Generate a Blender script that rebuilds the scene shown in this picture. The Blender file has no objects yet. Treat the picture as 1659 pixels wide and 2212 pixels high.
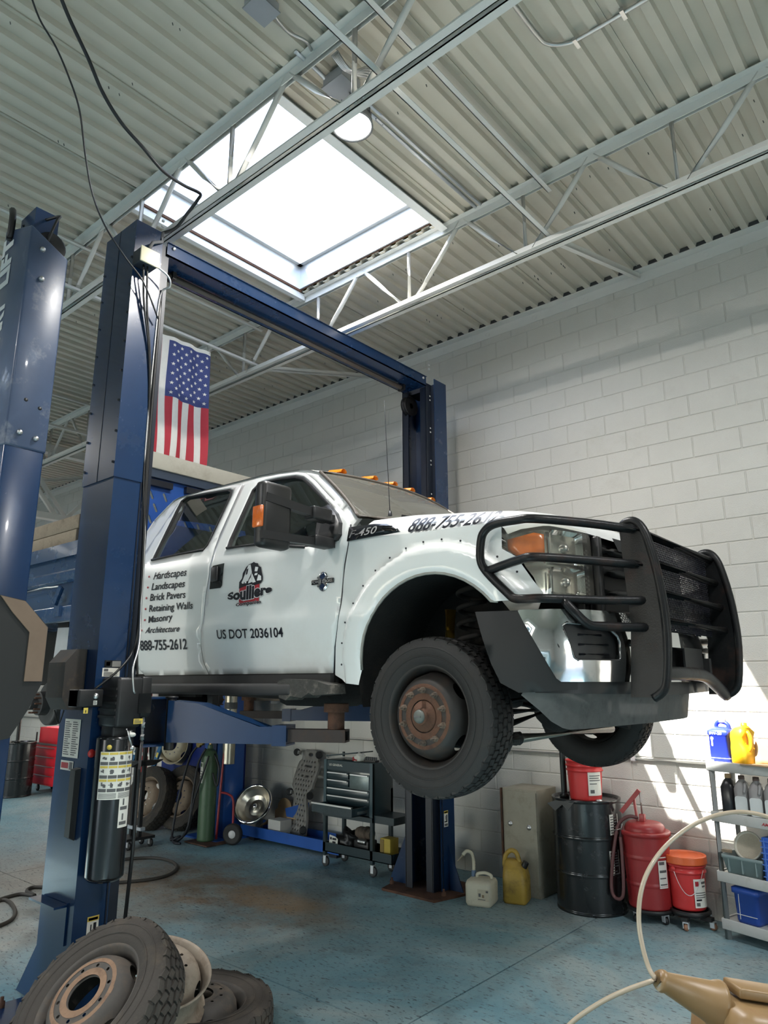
import bpy, bmesh, math, random
import numpy as np
from mathutils import Vector, Matrix, Euler
from mathutils.geometry import delaunay_2d_cdt
random.seed(7)
SC = bpy.context.scene
COL = SC.collection
PI = math.pi
# ------------------------------------------------------------------ camera
F_PX, IMG_W, IMG_H = 1534.26, 1659, 2212
YAW, PITCH, ROLL, CAM_H = math.radians(40.783), math.radians(13.565), math.radians(-0.03), 1.8585
fwd = Vector((-math.sin(YAW)*math.cos(PITCH), math.cos(YAW)*math.cos(PITCH), math.sin(PITCH)))
rgt = Vector((math.cos(YAW), math.sin(YAW), 0.0))
upv = rgt.cross(fwd)
rgt, upv = rgt*math.cos(ROLL)+upv*math.sin(ROLL), upv*math.cos(ROLL)-rgt*math.sin(ROLL)
CAMP = Vector((0, 0, CAM_H))
cd = bpy.data.cameras.new('camera'); cam = bpy.data.objects.new('camera', cd); COL.objects.link(cam)
cd.sensor_fit = 'HORIZONTAL'; cd.sensor_width = 36.0; cd.lens = F_PX*36.0/IMG_W
cd.clip_start = 0.05; cd.clip_end = 300
cam.matrix_world = Matrix(((rgt.x, upv.x, -fwd.x, CAMP.x), (rgt.y, upv.y, -fwd.y, CAMP.y), (rgt.z, upv.z, -fwd.z, CAMP.z), (0, 0, 0, 1)))
SC.camera = cam
# ------------------------------------------------------------------ sky, sun, exposure
W = bpy.data.worlds.new('sky'); SC.world = W; W.use_nodes = True
nt = W.node_tree; nt.nodes.clear()
wo = nt.nodes.new('ShaderNodeOutputWorld'); bg = nt.nodes.new('ShaderNodeBackground')
sky = nt.nodes.new('ShaderNodeTexSky'); mx = nt.nodes.new('ShaderNodeMixRGB')
sky.sky_type = 'NISHITA'; sky.sun_disc = False; sky.sun_elevation = math.radians(52); sky.sun_rotation = math.radians(207)
mx.inputs[0].default_value = 0.85; mx.inputs[2].default_value = (0.34, 0.325, 0.295, 1)
nt.links.new(sky.outputs[0], mx.inputs[1]); nt.links.new(mx.outputs[0], bg.inputs[0]); nt.links.new(bg.outputs[0], wo.inputs[0])
bg.inputs[1].default_value = 8.5
SUN_DIR = Vector((0.62, 1.0, -1.46)).normalized()
sl = bpy.data.lights.new('sun', 'SUN'); sl.energy = 40.0; sl.angle = math.radians(0.55); sl.color = (1.0, 0.965, 0.90)
so = bpy.data.objects.new('sun', sl); COL.objects.link(so)
so.rotation_euler = (-SUN_DIR).to_track_quat('Z', 'Y').to_euler(); so.location = (-9, -8, 14)
SC.view_settings.view_transform = 'Standard'; SC.view_settings.look = 'None'
SC.view_settings.exposure = -0.22; SC.view_settings.gamma = 1.0; SC.view_settings.use_curve_mapping = False
cy = SC.cycles
cy.max_bounces = 9; cy.diffuse_bounces = 5; cy.glossy_bounces = 4; cy.transmission_bounces = 6; cy.transparent_max_bounces = 16
cy.caustics_reflective = False; cy.caustics_refractive = False; cy.sample_clamp_indirect = 8.0; cy.blur_glossy = 0.5
try:
    cy.use_denoising = True; cy.denoiser = 'OPENIMAGEDENOISE'
except Exception: pass
def portal(loc, rot, sx, sy):
    l = bpy.data.lights.new('sky_portal', 'AREA'); l.shape = 'RECTANGLE'; l.size = sx; l.size_y = sy; l.cycles.is_portal = True
    o = bpy.data.objects.new('sky_portal', l); COL.objects.link(o); o.location = loc; o.rotation_euler = rot
# ------------------------------------------------------------------ measuring: a photo pixel carried on to a real plane
def ray(px, py): return rgt*((px-829.5)/F_PX) + upv*(-(py-1106)/F_PX) + fwd
def on(px, py, ax, v):
    d = ray(px, py); t = (v-CAMP[ax])/d[ax]; return CAMP+d*t
def onx(px, py, v): return on(px, py, 0, v)
def ony(px, py, v): return on(px, py, 1, v)
def onz(px, py, v=0.0): return on(px, py, 2, v)
# ------------------------------------------------------------------ materials
MATS = {}
def M(name, col, rough=0.5, metal=0.0, var=0.12, vs=6.0, dirt=None, ds=3.0, da=0.5, bump=0.0, bs=60.0, coat=0.0, emit=None, spec=0.5, sub=None):
    """procedural paint/metal/plastic: base colour with broken-up tone, optional dirt blotches, fine relief"""
    if name in MATS: return MATS[name]
    m = bpy.data.materials.new(name); m.use_nodes = True; t = m.node_tree; N = t.nodes; L = t.links
    b = N['Principled BSDF']; b.inputs['Roughness'].default_value = rough; b.inputs['Metallic'].default_value = metal
    b.inputs['Specular IOR Level'].default_value = spec
    if coat: b.inputs['Coat Weight'].default_value = coat; b.inputs['Coat Roughness'].default_value = 0.06
    tc = N.new('ShaderNodeTexCoord'); geo = N.new('ShaderNodeNewGeometry')
    n1 = N.new('ShaderNodeTexNoise'); n1.inputs['Scale'].default_value = vs; n1.inputs['Detail'].default_value = 6; n1.inputs['Roughness'].default_value = 0.65
    L.new(geo.outputs['Position'], n1.inputs['Vector'])
    mixc = N.new('ShaderNodeMixRGB'); mixc.inputs[1].default_value = tuple(c*(1-var) for c in col[:3])+(1,); mixc.inputs[2].default_value = tuple(min(1, c*(1+var)) for c in col[:3])+(1,)
    L.new(n1.outputs['Fac'], mixc.inputs[0]); out = mixc.outputs[0]
    if dirt:
        n2 = N.new('ShaderNodeTexNoise'); n2.inputs['Scale'].default_value = ds; n2.inputs['Detail'].default_value = 8; n2.inputs['Roughness'].default_value = 0.7
        L.new(geo.outputs['Position'], n2.inputs['Vector'])
        r = N.new('ShaderNodeValToRGB'); r.color_ramp.elements[0].position = 0.62-0.3*da; r.color_ramp.elements[1].position = 0.75-0.15*da
        L.new(n2.outputs['Fac'], r.inputs[0])
        m2 = N.new('ShaderNodeMixRGB'); m2.inputs[2].default_value = tuple(dirt[:3])+(1,)
        mu = N.new('ShaderNodeMath'); mu.operation = 'MULTIPLY'; mu.inputs[1].default_value = min(1, da+0.3); L.new(r.outputs[0], mu.inputs[0])
        L.new(mu.outputs[0], m2.inputs[0]); L.new(out, m2.inputs[1]); out = m2.outputs[0]
        rr = N.new('ShaderNodeMapRange'); rr.inputs[3].default_value = rough; rr.inputs[4].default_value = min(1, rough+0.3); L.new(mu.outputs[0], rr.inputs[0]); L.new(rr.outputs[0], b.inputs['Roughness'])
    L.new(out, b.inputs['Base Color'])
    if bump:
        n3 = N.new('ShaderNodeTexNoise'); n3.inputs['Scale'].default_value = bs; n3.inputs['Detail'].default_value = 4; L.new(geo.outputs['Position'], n3.inputs['Vector'])
        bp = N.new('ShaderNodeBump'); bp.inputs['Strength'].default_value = bump; bp.inputs['Distance'].default_value = 0.01; L.new(n3.outputs['Fac'], bp.inputs['Height']); L.new(bp.outputs[0], b.inputs['Normal'])
    if emit: b.inputs['Emission Color'].default_value = tuple(emit[:3])+(1,); b.inputs['Emission Strength'].default_value = emit[3]
    MATS[name] = m; return m
def glass(name, tint, refl=0.08, rough=0.02, haze=0.0):
    if name in MATS: return MATS[name]
    m = bpy.data.materials.new(name); m.use_nodes = True; t = m.node_tree; N = t.nodes; L = t.links; N.clear()
    o = N.new('ShaderNodeOutputMaterial'); tr = N.new('ShaderNodeBsdfTransparent'); tr.inputs[0].default_value = tuple(tint)+(1,)
    gl = N.new('ShaderNodeBsdfGlossy'); gl.inputs['Roughness'].default_value = rough; gl.inputs[0].default_value = (1, 1, 1, 1)
    fr = N.new('ShaderNodeLayerWeight'); fr.inputs[0].default_value = 0.5
    pw = N.new('ShaderNodeMath'); pw.operation = 'POWER'; pw.inputs[1].default_value = 4.0; L.new(fr.outputs['Facing'], pw.inputs[0])
    ad = N.new('ShaderNodeMath'); ad.operation = 'MULTIPLY_ADD'; ad.inputs[1].default_value = 0.6; ad.inputs[2].default_value = refl; L.new(pw.outputs[0], ad.inputs[0])
    mx = N.new('ShaderNodeMixShader'); L.new(ad.outputs[0], mx.inputs[0]); L.new(tr.outputs[0], mx.inputs[1]); L.new(gl.outputs[0], mx.inputs[2]); last = mx.outputs[0]
    if haze:
        df = N.new('ShaderNodeBsdfDiffuse'); df.inputs[0].default_value = (0.75, 0.72, 0.62, 1); m3 = N.new('ShaderNodeMixShader'); m3.inputs[0].default_value = haze
        L.new(last, m3.inputs[1]); L.new(df.outputs[0], m3.inputs[2]); last = m3.outputs[0]
    L.new(last, o.inputs[0]); MATS[name] = m; return m
# ------------------------------------------------------------------ mesh builder
def frame(d):
    d = d.normalized(); a = Vector((0, 0, 1)) if abs(d.z) < 0.9 else Vector((1, 0, 0))
    s = d.cross(a).normalized(); return s, s.cross(d).normalized()
class MB:
    def __init__(s): s.v = []; s.f = []; s.sm = []
    def add(s, vs, fs, smooth=False, T=None):
        o = len(s.v); s.v += [(T @ Vector(v)) if T else Vector(v) for v in vs]
        for f in fs: s.f.append(tuple(i+o for i in f)); s.sm.append(smooth)
        return s
    def box(s, a, b, bev=0.0, T=None):
        (x0, x1), (y0, y1), (z0, z1) = [sorted((a[i], b[i])) for i in range(3)]
        if bev <= 0:
            vs = [(x0,y0,z0),(x1,y0,z0),(x1,y1,z0),(x0,y1,z0),(x0,y0,z1),(x1,y0,z1),(x1,y1,z1),(x0,y1,z1)]
            return s.add(vs, [(0,3,2,1),(4,5,6,7),(0,1,5,4),(1,2,6,5),(2,3,7,6),(3,0,4,7)], False, T)
        bev = min(bev, (x1-x0)/2.05, (y1-y0)/2.05, (z1-z0)/2.05)
        bm = bmesh.new(); bmesh.ops.create_cube(bm, size=1.0)
        for v in bm.verts: v.co = Vector(((x0+x1)/2+v.co.x*(x1-x0), (y0+y1)/2+v.co.y*(y1-y0), (z0+z1)/2+v.co.z*(z1-z0)))
        bmesh.ops.bevel(bm, geom=bm.edges[:], offset=bev, segments=2, affect='EDGES', profile=0.5)
        return s.bm(bm, True, T)
    def bm(s, bm, smooth=False, T=None):
        bm.verts.index_update(); s.add([v.co.copy() for v in bm.verts], [tuple(v.index for v in f.verts) for f in bm.faces], smooth, T); bm.free(); return s
    def tube(s, pts, r, n=8, cap=True, closed=False, smooth=True):
        pts = [Vector(p) for p in pts]; k = len(pts); rs = r if isinstance(r, (list, tuple)) else [r]*k
        vs = []; fs = []; prev = None
        for i, p in enumerate(pts):
            if closed: d = pts[(i+1) % k]-pts[i-1]
            else: d = pts[min(i+1, k-1)]-pts[max(i-1, 0)]
            d = d.normalized() if d.length > 1e-9 else Vector((0, 0, 1))
            if prev is None: a, b = frame(d)
            else:
                a = prev-d*prev.dot(d); a = a.normalized() if a.length > 1e-6 else frame(d)[0]; b = d.cross(a)
            prev = a
            for j in range(n):
                t = 2*PI*j/n; vs.append(p+(a*math.cos(t)+b*math.sin(t))*rs[i])
        for i in range(k if closed else k-1):
            i2 = (i+1) % k
            for j in range(n): fs.append((i*n+j, i*n+(j+1) % n, i2*n+(j+1) % n, i2*n+j))
        if cap and not closed: fs.append(tuple(range(n-1, -1, -1))); fs.append(tuple((k-1)*n+j for j in range(n)))
        return s.add(vs, fs, smooth)
    def bar(s, a, b, w, h, up=(0, 0, 1)):
        a = Vector(a); b = Vector(b); d = (b-a).normalized(); u = Vector(up); sd = d.cross(u)
        if sd.length < 1e-4: sd = d.cross(Vector((1, 0, 0)))
        sd.normalize(); u = sd.cross(d).normalized(); vs = []
        for p in (a, b):
            for q, r in ((-1,-1),(1,-1),(1,1),(-1,1)): vs.append(p+sd*(q*w/2)+u*(r*h/2))
        return s.add(vs, [(0,3,2,1),(4,5,6,7),(0,1,5,4),(1,2,6,5),(2,3,7,6),(3,0,4,7)])
    def lathe(s, prof, n=32, T=None, smooth=True, a0=0.0, a1=2*PI):
        if smooth:      # holding loops keep long straight walls straight when shaded smooth
            q = []
            for i in range(len(prof)):
                if i:
                    a, b = Vector(prof[i-1]), Vector(prof[i]); l = (b-a).length
                    if l > .035: q += [tuple(a+(b-a)*(.007/l)), tuple(b-(b-a)*(.007/l))]
                q.append(tuple(prof[i]))
            prof = q
        full = abs(a1-a0-2*PI) < 1e-6; k = n if full else n+1; vs = []; fs = []
        for i in range(k):
            t = a0+(a1-a0)*i/n
            for r, z in prof: vs.append((r*math.cos(t), r*math.sin(t), z))
        m = len(prof)
        for i in range(n):
            i2 = (i+1) % k
            for j in range(m-1):
                fs.append((i*m+j, i2*m+j, i2*m+j+1, i*m+j+1))
        return s.add(vs, fs, smooth, T)
    def prism(s, poly, a, b, axis=2, T=None, smooth=False):
        """polygon (2-D) pushed from a to b along an axis"""
        n = len(poly); vs = []
        ar = sum(poly[i][0]*poly[(i+1) % n][1]-poly[(i+1) % n][0]*poly[i][1] for i in range(n))
        if ar < 0: poly = poly[::-1]
        for h in (a, b):
            for p, q in poly: vs.append((h, p, q) if axis == 0 else (p, h, q) if axis == 1 else (p, q, h))
        fs = [tuple(range(n))[::-1], tuple(range(n, 2*n))]+[(i, (i+1) % n, n+(i+1) % n, n+i) for i in range(n)]
        if axis == 1: fs = [f[::-1] for f in fs]
        return s.add(vs, fs, smooth, T)
    def grid(s, fn, nu, nv, smooth=True, closeu=False):
        vs = [fn(i/nu, j/nv) for i in range(nu+(0 if closeu else 1)) for j in range(nv+1)]; fs = []
        ku = nu if closeu else nu+1
        for i in range(nu):
            for j in range(nv):
                a = i*(nv+1)+j; b = ((i+1) % ku)*(nv+1)+j; fs.append((a, b, b+1, a+1))
        return s.add(vs, fs, smooth)
    def panel(s, poly, fn, holes=(), step=0.1, smooth=True, thick=0.0, tdir=None):
        """flat outline with holes, triangulated on a grid and carried on to the surface fn(u,v)->point"""
        def dens(pl):
            o = []
            for i in range(len(pl)):
                a = Vector(pl[i]); b = Vector(pl[(i+1) % len(pl)]); k = max(1, int((b-a).length/step))
                o += [a+(b-a)*(j/k) for j in range(k)]
            return o
        loops = [dens(poly)]+[dens(h) for h in holes]
        pts = []; ed = []
        for lp in loops:
            o = len(pts); pts += lp; ed += [(o+i, o+(i+1) % len(lp)) for i in range(len(lp))]
        def inside(p, lp):
            c = False; x, y = p; j = len(lp)-1
            for i in range(len(lp)):
                xi, yi = lp[i]; xj, yj = lp[j]
                if (yi > y) != (yj > y) and x < (xj-xi)*(y-yi)/(yj-yi)+xi: c = not c
                j = i
            return c
        x0 = min(p[0] for p in loops[0]); x1 = max(p[0] for p in loops[0]); y0 = min(p[1] for p in loops[0]); y1 = max(p[1] for p in loops[0])
        nb = np.array([tuple(p) for p in pts])
        for i in range(1, int((x1-x0)/step)+1):
            for j in range(1, int((y1-y0)/step)+1):
                p = (x0+i*step*0.999, y0+j*step*0.999)
                if inside(p, loops[0]) and not any(inside(p, h) for h in loops[1:]):
                    if ((nb-np.array(p))**2).sum(1).min() > (step*0.45)**2: pts.append(Vector(p))
        vs, es, fs, *_ = delaunay_2d_cdt([Vector((p[0], p[1])) for p in pts], ed, [], 0, 1e-6)
        keep = []
        for f in fs:
            c = sum((vs[i] for i in f), Vector((0, 0)))/len(f)
            if inside(c, loops[0]) and not any(inside(c, h) for h in loops[1:]): keep.append(tuple(f))
        P = [Vector(fn(v.x, v.y)) for v in vs]
        if thick:
            td = Vector(tdir); n = len(P); cnt = {}
            for f in keep:
                for i in range(len(f)):
                    e = (f[i], f[(i+1) % len(f)]); cnt[e] = 1
            bd = [e for e in cnt if (e[1], e[0]) not in cnt]
            s.add(P+[p+td*thick for p in P], keep+[tuple(i+n for i in f[::-1]) for f in keep], smooth)
            o = len(s.v)-2*n
            for a, b in bd: s.f.append((o+b, o+a, o+a+n, o+b+n)); s.sm.append(False)
            return s
        return s.add(P, keep, smooth)
    def xf(s, T): s.v = [T @ v for v in s.v]; return s
    def join(s, o, T=None):
        k = len(s.v); s.v += [(T @ v) if T else v for v in o.v]; s.f += [tuple(i+k for i in f) for f in o.f]; s.sm += o.sm; return s
    def mesh(s, name, c=Vector((0, 0, 0))):
        me = bpy.data.meshes.new(name); me.from_pydata([tuple(v-c) for v in s.v], [], s.f)
        me.polygons.foreach_set('use_smooth', s.sm); me.update(); return me
    def fixn(s):
        bm = bmesh.new(); me = s.mesh('tmp'); bm.from_mesh(me); bmesh.ops.recalc_face_normals(bm, faces=bm.faces[:]); s2 = MB().bm(bm); sm = s.sm
        bpy.data.meshes.remove(me); s.v = s2.v; s.f = s2.f; s.sm = sm if len(sm) == len(s2.f) else [False]*len(s2.f); return s
ORG = {}
def tag(o, label=None, cat=None, group=None, kind=None):
    if label: o['label'] = label
    if cat: o['category'] = cat
    if group: o['group'] = group
    if kind: o['kind'] = kind
    return o
def thing(name, loc, label=None, cat=None, group=None, rot=(0, 0, 0), kind=None):
    o = bpy.data.objects.new(name, None); COL.objects.link(o); o.location = loc; o.rotation_euler = rot; o.empty_display_size = 0.1
    ORG[o] = Vector((0, 0, 0)) if (rot != (0, 0, 0)) else Vector(loc)
    return tag(o, label, cat, group, kind)
def part(name, mb, mat, parent=None, label=None, cat=None, group=None, kind=None, fix=False, sharp=None):
    """one mesh object; its vertices are given in the same space as its thing (world for unrotated things)"""
    if fix: mb.fixn()
    lo = Vector([min(v[i] for v in mb.v) for i in range(3)]); hi = Vector([max(v[i] for v in mb.v) for i in range(3)])
    c = (lo+hi)/2
    if parent is None: c = Vector((c.x, c.y, lo.z))
    me = mb.mesh(name, c)
    me.materials.append(mat if not isinstance(mat, str) else MATS[mat])
    o = bpy.data.objects.new(name, me); COL.objects.link(o)
    if parent is not None:
        o.parent = parent; o.location = c-ORG[parent]
    else: o.location = c
    ORG[o] = c
    if sharp is not None:
        try: me.set_sharp_from_angle(angle=math.radians(sharp))
        except Exception: pass
    return tag(o, label, cat, group, kind)
def copy_tree(o, parent=None):
    c = o.copy(); COL.objects.link(c); c.parent = parent
    if o in ORG: ORG[c] = ORG[o]
    for ch in o.children: copy_tree(ch, c)
    return c
FONT = None
def text_mb(txt, fn, shear=0.0, bold=0.0, fit=None):
    """lettering as a flat mesh; unit box (u,v in 0..1) carried on to a surface by fn"""
    cu = bpy.data.curves.new('txt', 'FONT'); cu.body = txt; cu.size = 1.0; cu.shear = shear; cu.offset = bold; cu.resolution_u = 3
    to = bpy.data.objects.new('txt', cu); COL.objects.link(to)
    bpy.context.view_layer.update()
    me = bpy.data.meshes.new_from_object(to.evaluated_get(bpy.context.evaluated_depsgraph_get()))
    vs = [v.co.copy() for v in me.vertices]; fs = [tuple(p.vertices) for p in me.polygons]
    bpy.data.objects.remove(to); bpy.data.curves.remove(cu); bpy.data.meshes.remove(me)
    x0 = min(v.x for v in vs); x1 = max(v.x for v in vs); y0 = 0.0; y1 = 0.72
    mb = MB(); mb.add([fn((v.x-x0)/(x1-x0), (v.y-y0)/(y1-y0)) for v in vs], fs); return mb
def arc(cx, cy, r, a0, a1, n): return [(cx+r*math.cos(a0+(a1-a0)*i/n), cy+r*math.sin(a0+(a1-a0)*i/n)) for i in range(n+1)]
def ell(cx, cy, rx, ry, n=20): return [(cx+rx*math.cos(2*PI*i/n), cy+ry*math.sin(2*PI*i/n)) for i in range(n)]
def smooth_path(pts, k=6):
    """Catmull-Rom through points"""
    p = [Vector(q) for q in pts]; o = []
    for i in range(len(p)-1):
        a = p[max(i-1, 0)]; b = p[i]; c = p[i+1]; d = p[min(i+2, len(p)-1)]
        for j in range(k):
            t = j/k; o.append(0.5*((2*b)+(c-a)*t+(2*a-5*b+4*c-d)*t*t+(3*b-a-3*c+d)*t**3))
    return o+[p[-1]]
# ================================================================== materials used in many places
deckm = M('deck_paint', (0.55, 0.51, 0.425), 0.5, var=0.05, vs=3, dirt=(0.40, 0.38, 0.33), ds=0.9, da=0.12)
steelw = M('joist_paint', (0.66, 0.65, 0.61), 0.45, var=0.06, vs=8)
trimw = M('white_trim', (0.78, 0.78, 0.76), 0.4, var=0.05)
blockm = M('painted_block', (0.575, 0.56, 0.515), 0.6, var=0.05, vs=5, dirt=(0.43, 0.40, 0.34), ds=1.3, da=0.10, bump=0.35, bs=130)
mortarm = M('mortar', (0.54, 0.525, 0.48), 0.8, var=0.06)
blue = M('lift_blue', (0.0060, 0.027, 0.080), 0.27, var=0.18, vs=4, dirt=(0.006, 0.014, 0.034), ds=2.2, da=0.10, coat=0.15)
blue2 = M('lift_blue_bright', (0.020, 0.085, 0.33), 0.32, var=0.15, vs=5, dirt=(0.02, 0.04, 0.12), ds=4, da=0.2)
blackp = M('black_plastic', (0.009, 0.009, 0.0095), 0.45, var=0.2, vs=20)
blackg = M('black_gloss', (0.010, 0.011, 0.012), 0.18, var=0.2, vs=9, coat=0.3)
rubber = M('rubber', (0.010, 0.0095, 0.009), 0.7, var=0.2, vs=14, dirt=(0.042, 0.036, 0.028), ds=6, da=0.22, bump=0.15, bs=90)
rubberd = M('dusty_rubber', (0.034, 0.029, 0.024), 0.85, var=0.25, vs=9, dirt=(0.095, 0.075, 0.055), ds=5, da=0.36, bump=0.2, bs=90)
chrome = M('chrome', (0.80, 0.79, 0.77), 0.10, 1.0, var=0.05, vs=12, dirt=(0.45, 0.42, 0.38), ds=9, da=0.18)
alum = M('bare_metal', (0.55, 0.55, 0.54), 0.35, 1.0, var=0.1, vs=15)
galv = M('galvanised', (0.62, 0.64, 0.67), 0.42, 0.7, var=0.15, vs=5)
rust = M('rust', (0.10, 0.045, 0.025), 0.85, var=0.4, vs=18, dirt=(0.03, 0.018, 0.014), ds=9, da=0.5, bump=0.3, bs=120)
rustd = M('rusty_rim', (0.115, 0.085, 0.062), 0.8, var=0.35, vs=14, dirt=(0.030, 0.027, 0.025), ds=6, da=0.55, bump=0.2, bs=90)
guardm = M('guard_paint', (0.008, 0.0085, 0.009), 0.35, spec=0.25, var=0.3, vs=10, dirt=(0.050, 0.022, 0.014), ds=4.5, da=0.30, bump=0.12, bs=150)
under = M('underbody', (0.009, 0.0085, 0.008), 0.85, var=0.4, vs=12, dirt=(0.03, 0.025, 0.02), ds=6, da=0.35, bump=0.3, bs=70)
white = M('truck_white', (0.72, 0.735, 0.72), 0.28, var=0.02, vs=2, coat=0.5, dirt=(0.60, 0.59, 0.55), ds=1.2, da=0.06)
ink = M('black_vinyl', (0.010, 0.011, 0.016), 0.35, var=0.1)
redink = M('red_vinyl', (0.36, 0.020, 0.030), 0.4, var=0.1)
paper = M('label_paper', (0.70, 0.69, 0.63), 0.6, var=0.08, vs=12)
yellowl = M('label_yellow', (0.62, 0.47, 0.08), 0.55, var=0.1)
inkg = M('label_grey_print', (0.10, 0.10, 0.10), 0.6, var=0.2)
redp = M('red_paint', (0.44, 0.028, 0.026), 0.38, var=0.12, vs=5, dirt=(0.17, 0.018, 0.016), ds=5, da=0.15)
redb = M('red_plastic', (0.58, 0.035, 0.035), 0.35, var=0.08, vs=4)
wood = M('weathered_wood', (0.27, 0.215, 0.155), 0.85, var=0.3, vs=10, dirt=(0.09, 0.07, 0.05), ds=5, da=0.4, bump=0.3, bs=60)
card = M('cardboard', (0.40, 0.27, 0.15), 0.85, var=0.12, vs=8)
greyp = M('grey_plastic', (0.50, 0.50, 0.49), 0.5, var=0.08)
# ================================================================== floor: blue coated slabs with saw-cut joints
def floor_mat():
    m = bpy.data.materials.new('worn_blue_floor'); m.use_nodes = True; t = m.node_tree; N = t.nodes; L = t.links; b = N['Principled BSDF']
    g = N.new('ShaderNodeNewGeometry'); P = g.outputs['Position']
    def noise(sc, det=8, ro=0.65, vec=None, dist=0.0):
        n = N.new('ShaderNodeTexNoise'); n.inputs['Scale'].default_value = sc; n.inputs['Detail'].default_value = det; n.inputs['Roughness'].default_value = ro; n.inputs['Distortion'].default_value = dist
        L.new(vec or P, n.inputs['Vector']); return n.outputs['Fac']
    def ramp(f, a, c):
        r = N.new('ShaderNodeValToRGB'); r.color_ramp.elements[0].position = a; r.color_ramp.elements[1].position = c; L.new(f, r.inputs[0]); return r.outputs[0]
    def mix(f, a, c):
        x = N.new('ShaderNodeMixRGB')
        if isinstance(f, float): x.inputs[0].default_value = f
        else: L.new(f, x.inputs[0])
        for i, q in ((1, a), (2, c)):
            if isinstance(q, tuple): x.inputs[i].default_value = q+(1,)
            else: L.new(q, x.inputs[i])
        return x.outputs[0]
    def mul(a, c):
        x = N.new('ShaderNodeMath'); x.operation = 'MULTIPLY'; x.use_clamp = True; L.new(a, x.inputs[0])
        if isinstance(c, float): x.inputs[1].default_value = c
        else: L.new(c, x.inputs[1])
        return x.outputs[0]
    def blob(cx, cy, rx, ry, soft=0.5):
        mp = N.new('ShaderNodeMapping'); mp.vector_type = 'TEXTURE'; mp.inputs['Location'].default_value = (cx, cy, 0); mp.inputs['Scale'].default_value = (rx, ry, 1000); L.new(P, mp.inputs[0])
        ln = N.new('ShaderNodeVectorMath'); ln.operation = 'LENGTH'; L.new(mp.outputs[0], ln.inputs[0])
        nz = noise(1.6, 6); ad = N.new('ShaderNodeMath'); ad.operation = 'MULTIPLY_ADD'; ad.inputs[1].default_value = 1.1; L.new(nz, ad.inputs[0]); L.new(ln.outputs['Value'], ad.inputs[2])
        mr = N.new('ShaderNodeMapRange'); mr.inputs[1].default_value = 1.55; mr.inputs[2].default_value = 1.55-soft*1.3; L.new(ad.outputs[0], mr.inputs[0]); return mr.outputs[0]
    base = mix(ramp(noise(1.1, 5), 0.35, 0.68), (0.135, 0.285, 0.345), (0.235, 0.375, 0.415))
    base = mix(ramp(noise(0.55, 8, 0.7, None, 0.6), 0.46, 0.66), base, (0.36, 0.42, 0.41))
    # traffic dirt, brown soil near the bay behind the post, bare concrete far left
    soil = blob(-6.2, 4.40, 2.5, 1.05); soil2 = blob(-8.0, 2.3, 2.6, 1.1); soil3 = blob(-5.2, 4.6, 0.9, 0.4); bare = blob(-7.6, 3.5, 3.2, 1.75, 0.7)
    base = mix(mul(bare, 0.85), base, mix(noise(5, 8, 0.7), (0.20, 0.175, 0.14), (0.36, 0.335, 0.29)))
    base = mix(mul(mul(soil, ramp(noise(3.3, 9, 0.75), 0.30, 0.58)), 0.95), base, mix(noise(9, 8), (0.11, 0.08, 0.055), (0.27, 0.19, 0.12)))
    base = mix(mul(soil3, 0.7), base, (0.30, 0.20, 0.11))
    base = mix(mul(soil2, 0.85), base, mix(noise(7, 8), (0.14, 0.12, 0.10), (0.30, 0.27, 0.23)))
    base = mix(mul(ramp(noise(2.7, 9, 0.78), 0.52, 0.70), 0.55), base, (0.12, 0.105, 0.085))
    # dark flecks, stretched
    mp = N.new('ShaderNodeMapping'); mp.inputs['Scale'].default_value = (9, 26, 1); mp.inputs['Rotation'].default_value = (0, 0, 0.5); L.new(P, mp.inputs[0])
    base = mix(mul(ramp(noise(2.0, 3, 0.5, mp.outputs[0]), 0.60, 0.66), 0.75), base, (0.035, 0.045, 0.05))
    base = mix(mul(ramp(noise(38, 4, 0.7), 0.58, 0.68), 0.65), base, (0.05, 0.07, 0.08))
    # worn wet-looking spot by the foreground hose
    wet = blob(-1.75, 3.75, 0.42, 0.34, 0.3)
    base = mix(mul(wet, 0.55), base, (0.06, 0.19, 0.28))
    L.new(base, b.inputs['Base Color'])
    rr = N.new('ShaderNodeMapRange'); rr.inputs[3].default_value = 0.32; rr.inputs[4].default_value = 0.75; L.new(noise(1.7, 8), rr.inputs[0]); L.new(rr.outputs[0], b.inputs['Roughness'])
    bp = N.new('ShaderNodeBump'); bp.inputs['Strength'].default_value = 0.25; bp.inputs['Distance'].default_value = 0.006; L.new(noise(40, 6), bp.inputs['Height']); L.new(bp.outputs[0], b.inputs['Normal'])
    MATS['floor'] = m; return m
floorm = floor_mat()
X0, X1, Y0, WY, ZC = -20.0, 7.0, -9.0, 6.537, 5.88
fl_o = part('floor', MB().box((X0-.2, Y0-.2, -0.30), (X1+.2, WY+.3, -0.028)), M('joint_dirt', (0.03, 0.03, 0.03), 0.9), kind='structure')
xs = [X0, -18.17, -13.07, -7.97, -2.87, 2.23, X1]; ys = [Y0, -6.6, -1.59, 3.42, WY]
for i in range(len(xs)-1):
    for j in range(len(ys)-1):
        part('slab', MB().box((xs[i]+.006, ys[j]+.006, -0.035), (xs[i+1]-.006, ys[j+1]-.006, 0.0)), floorm, fl_o)
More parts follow.
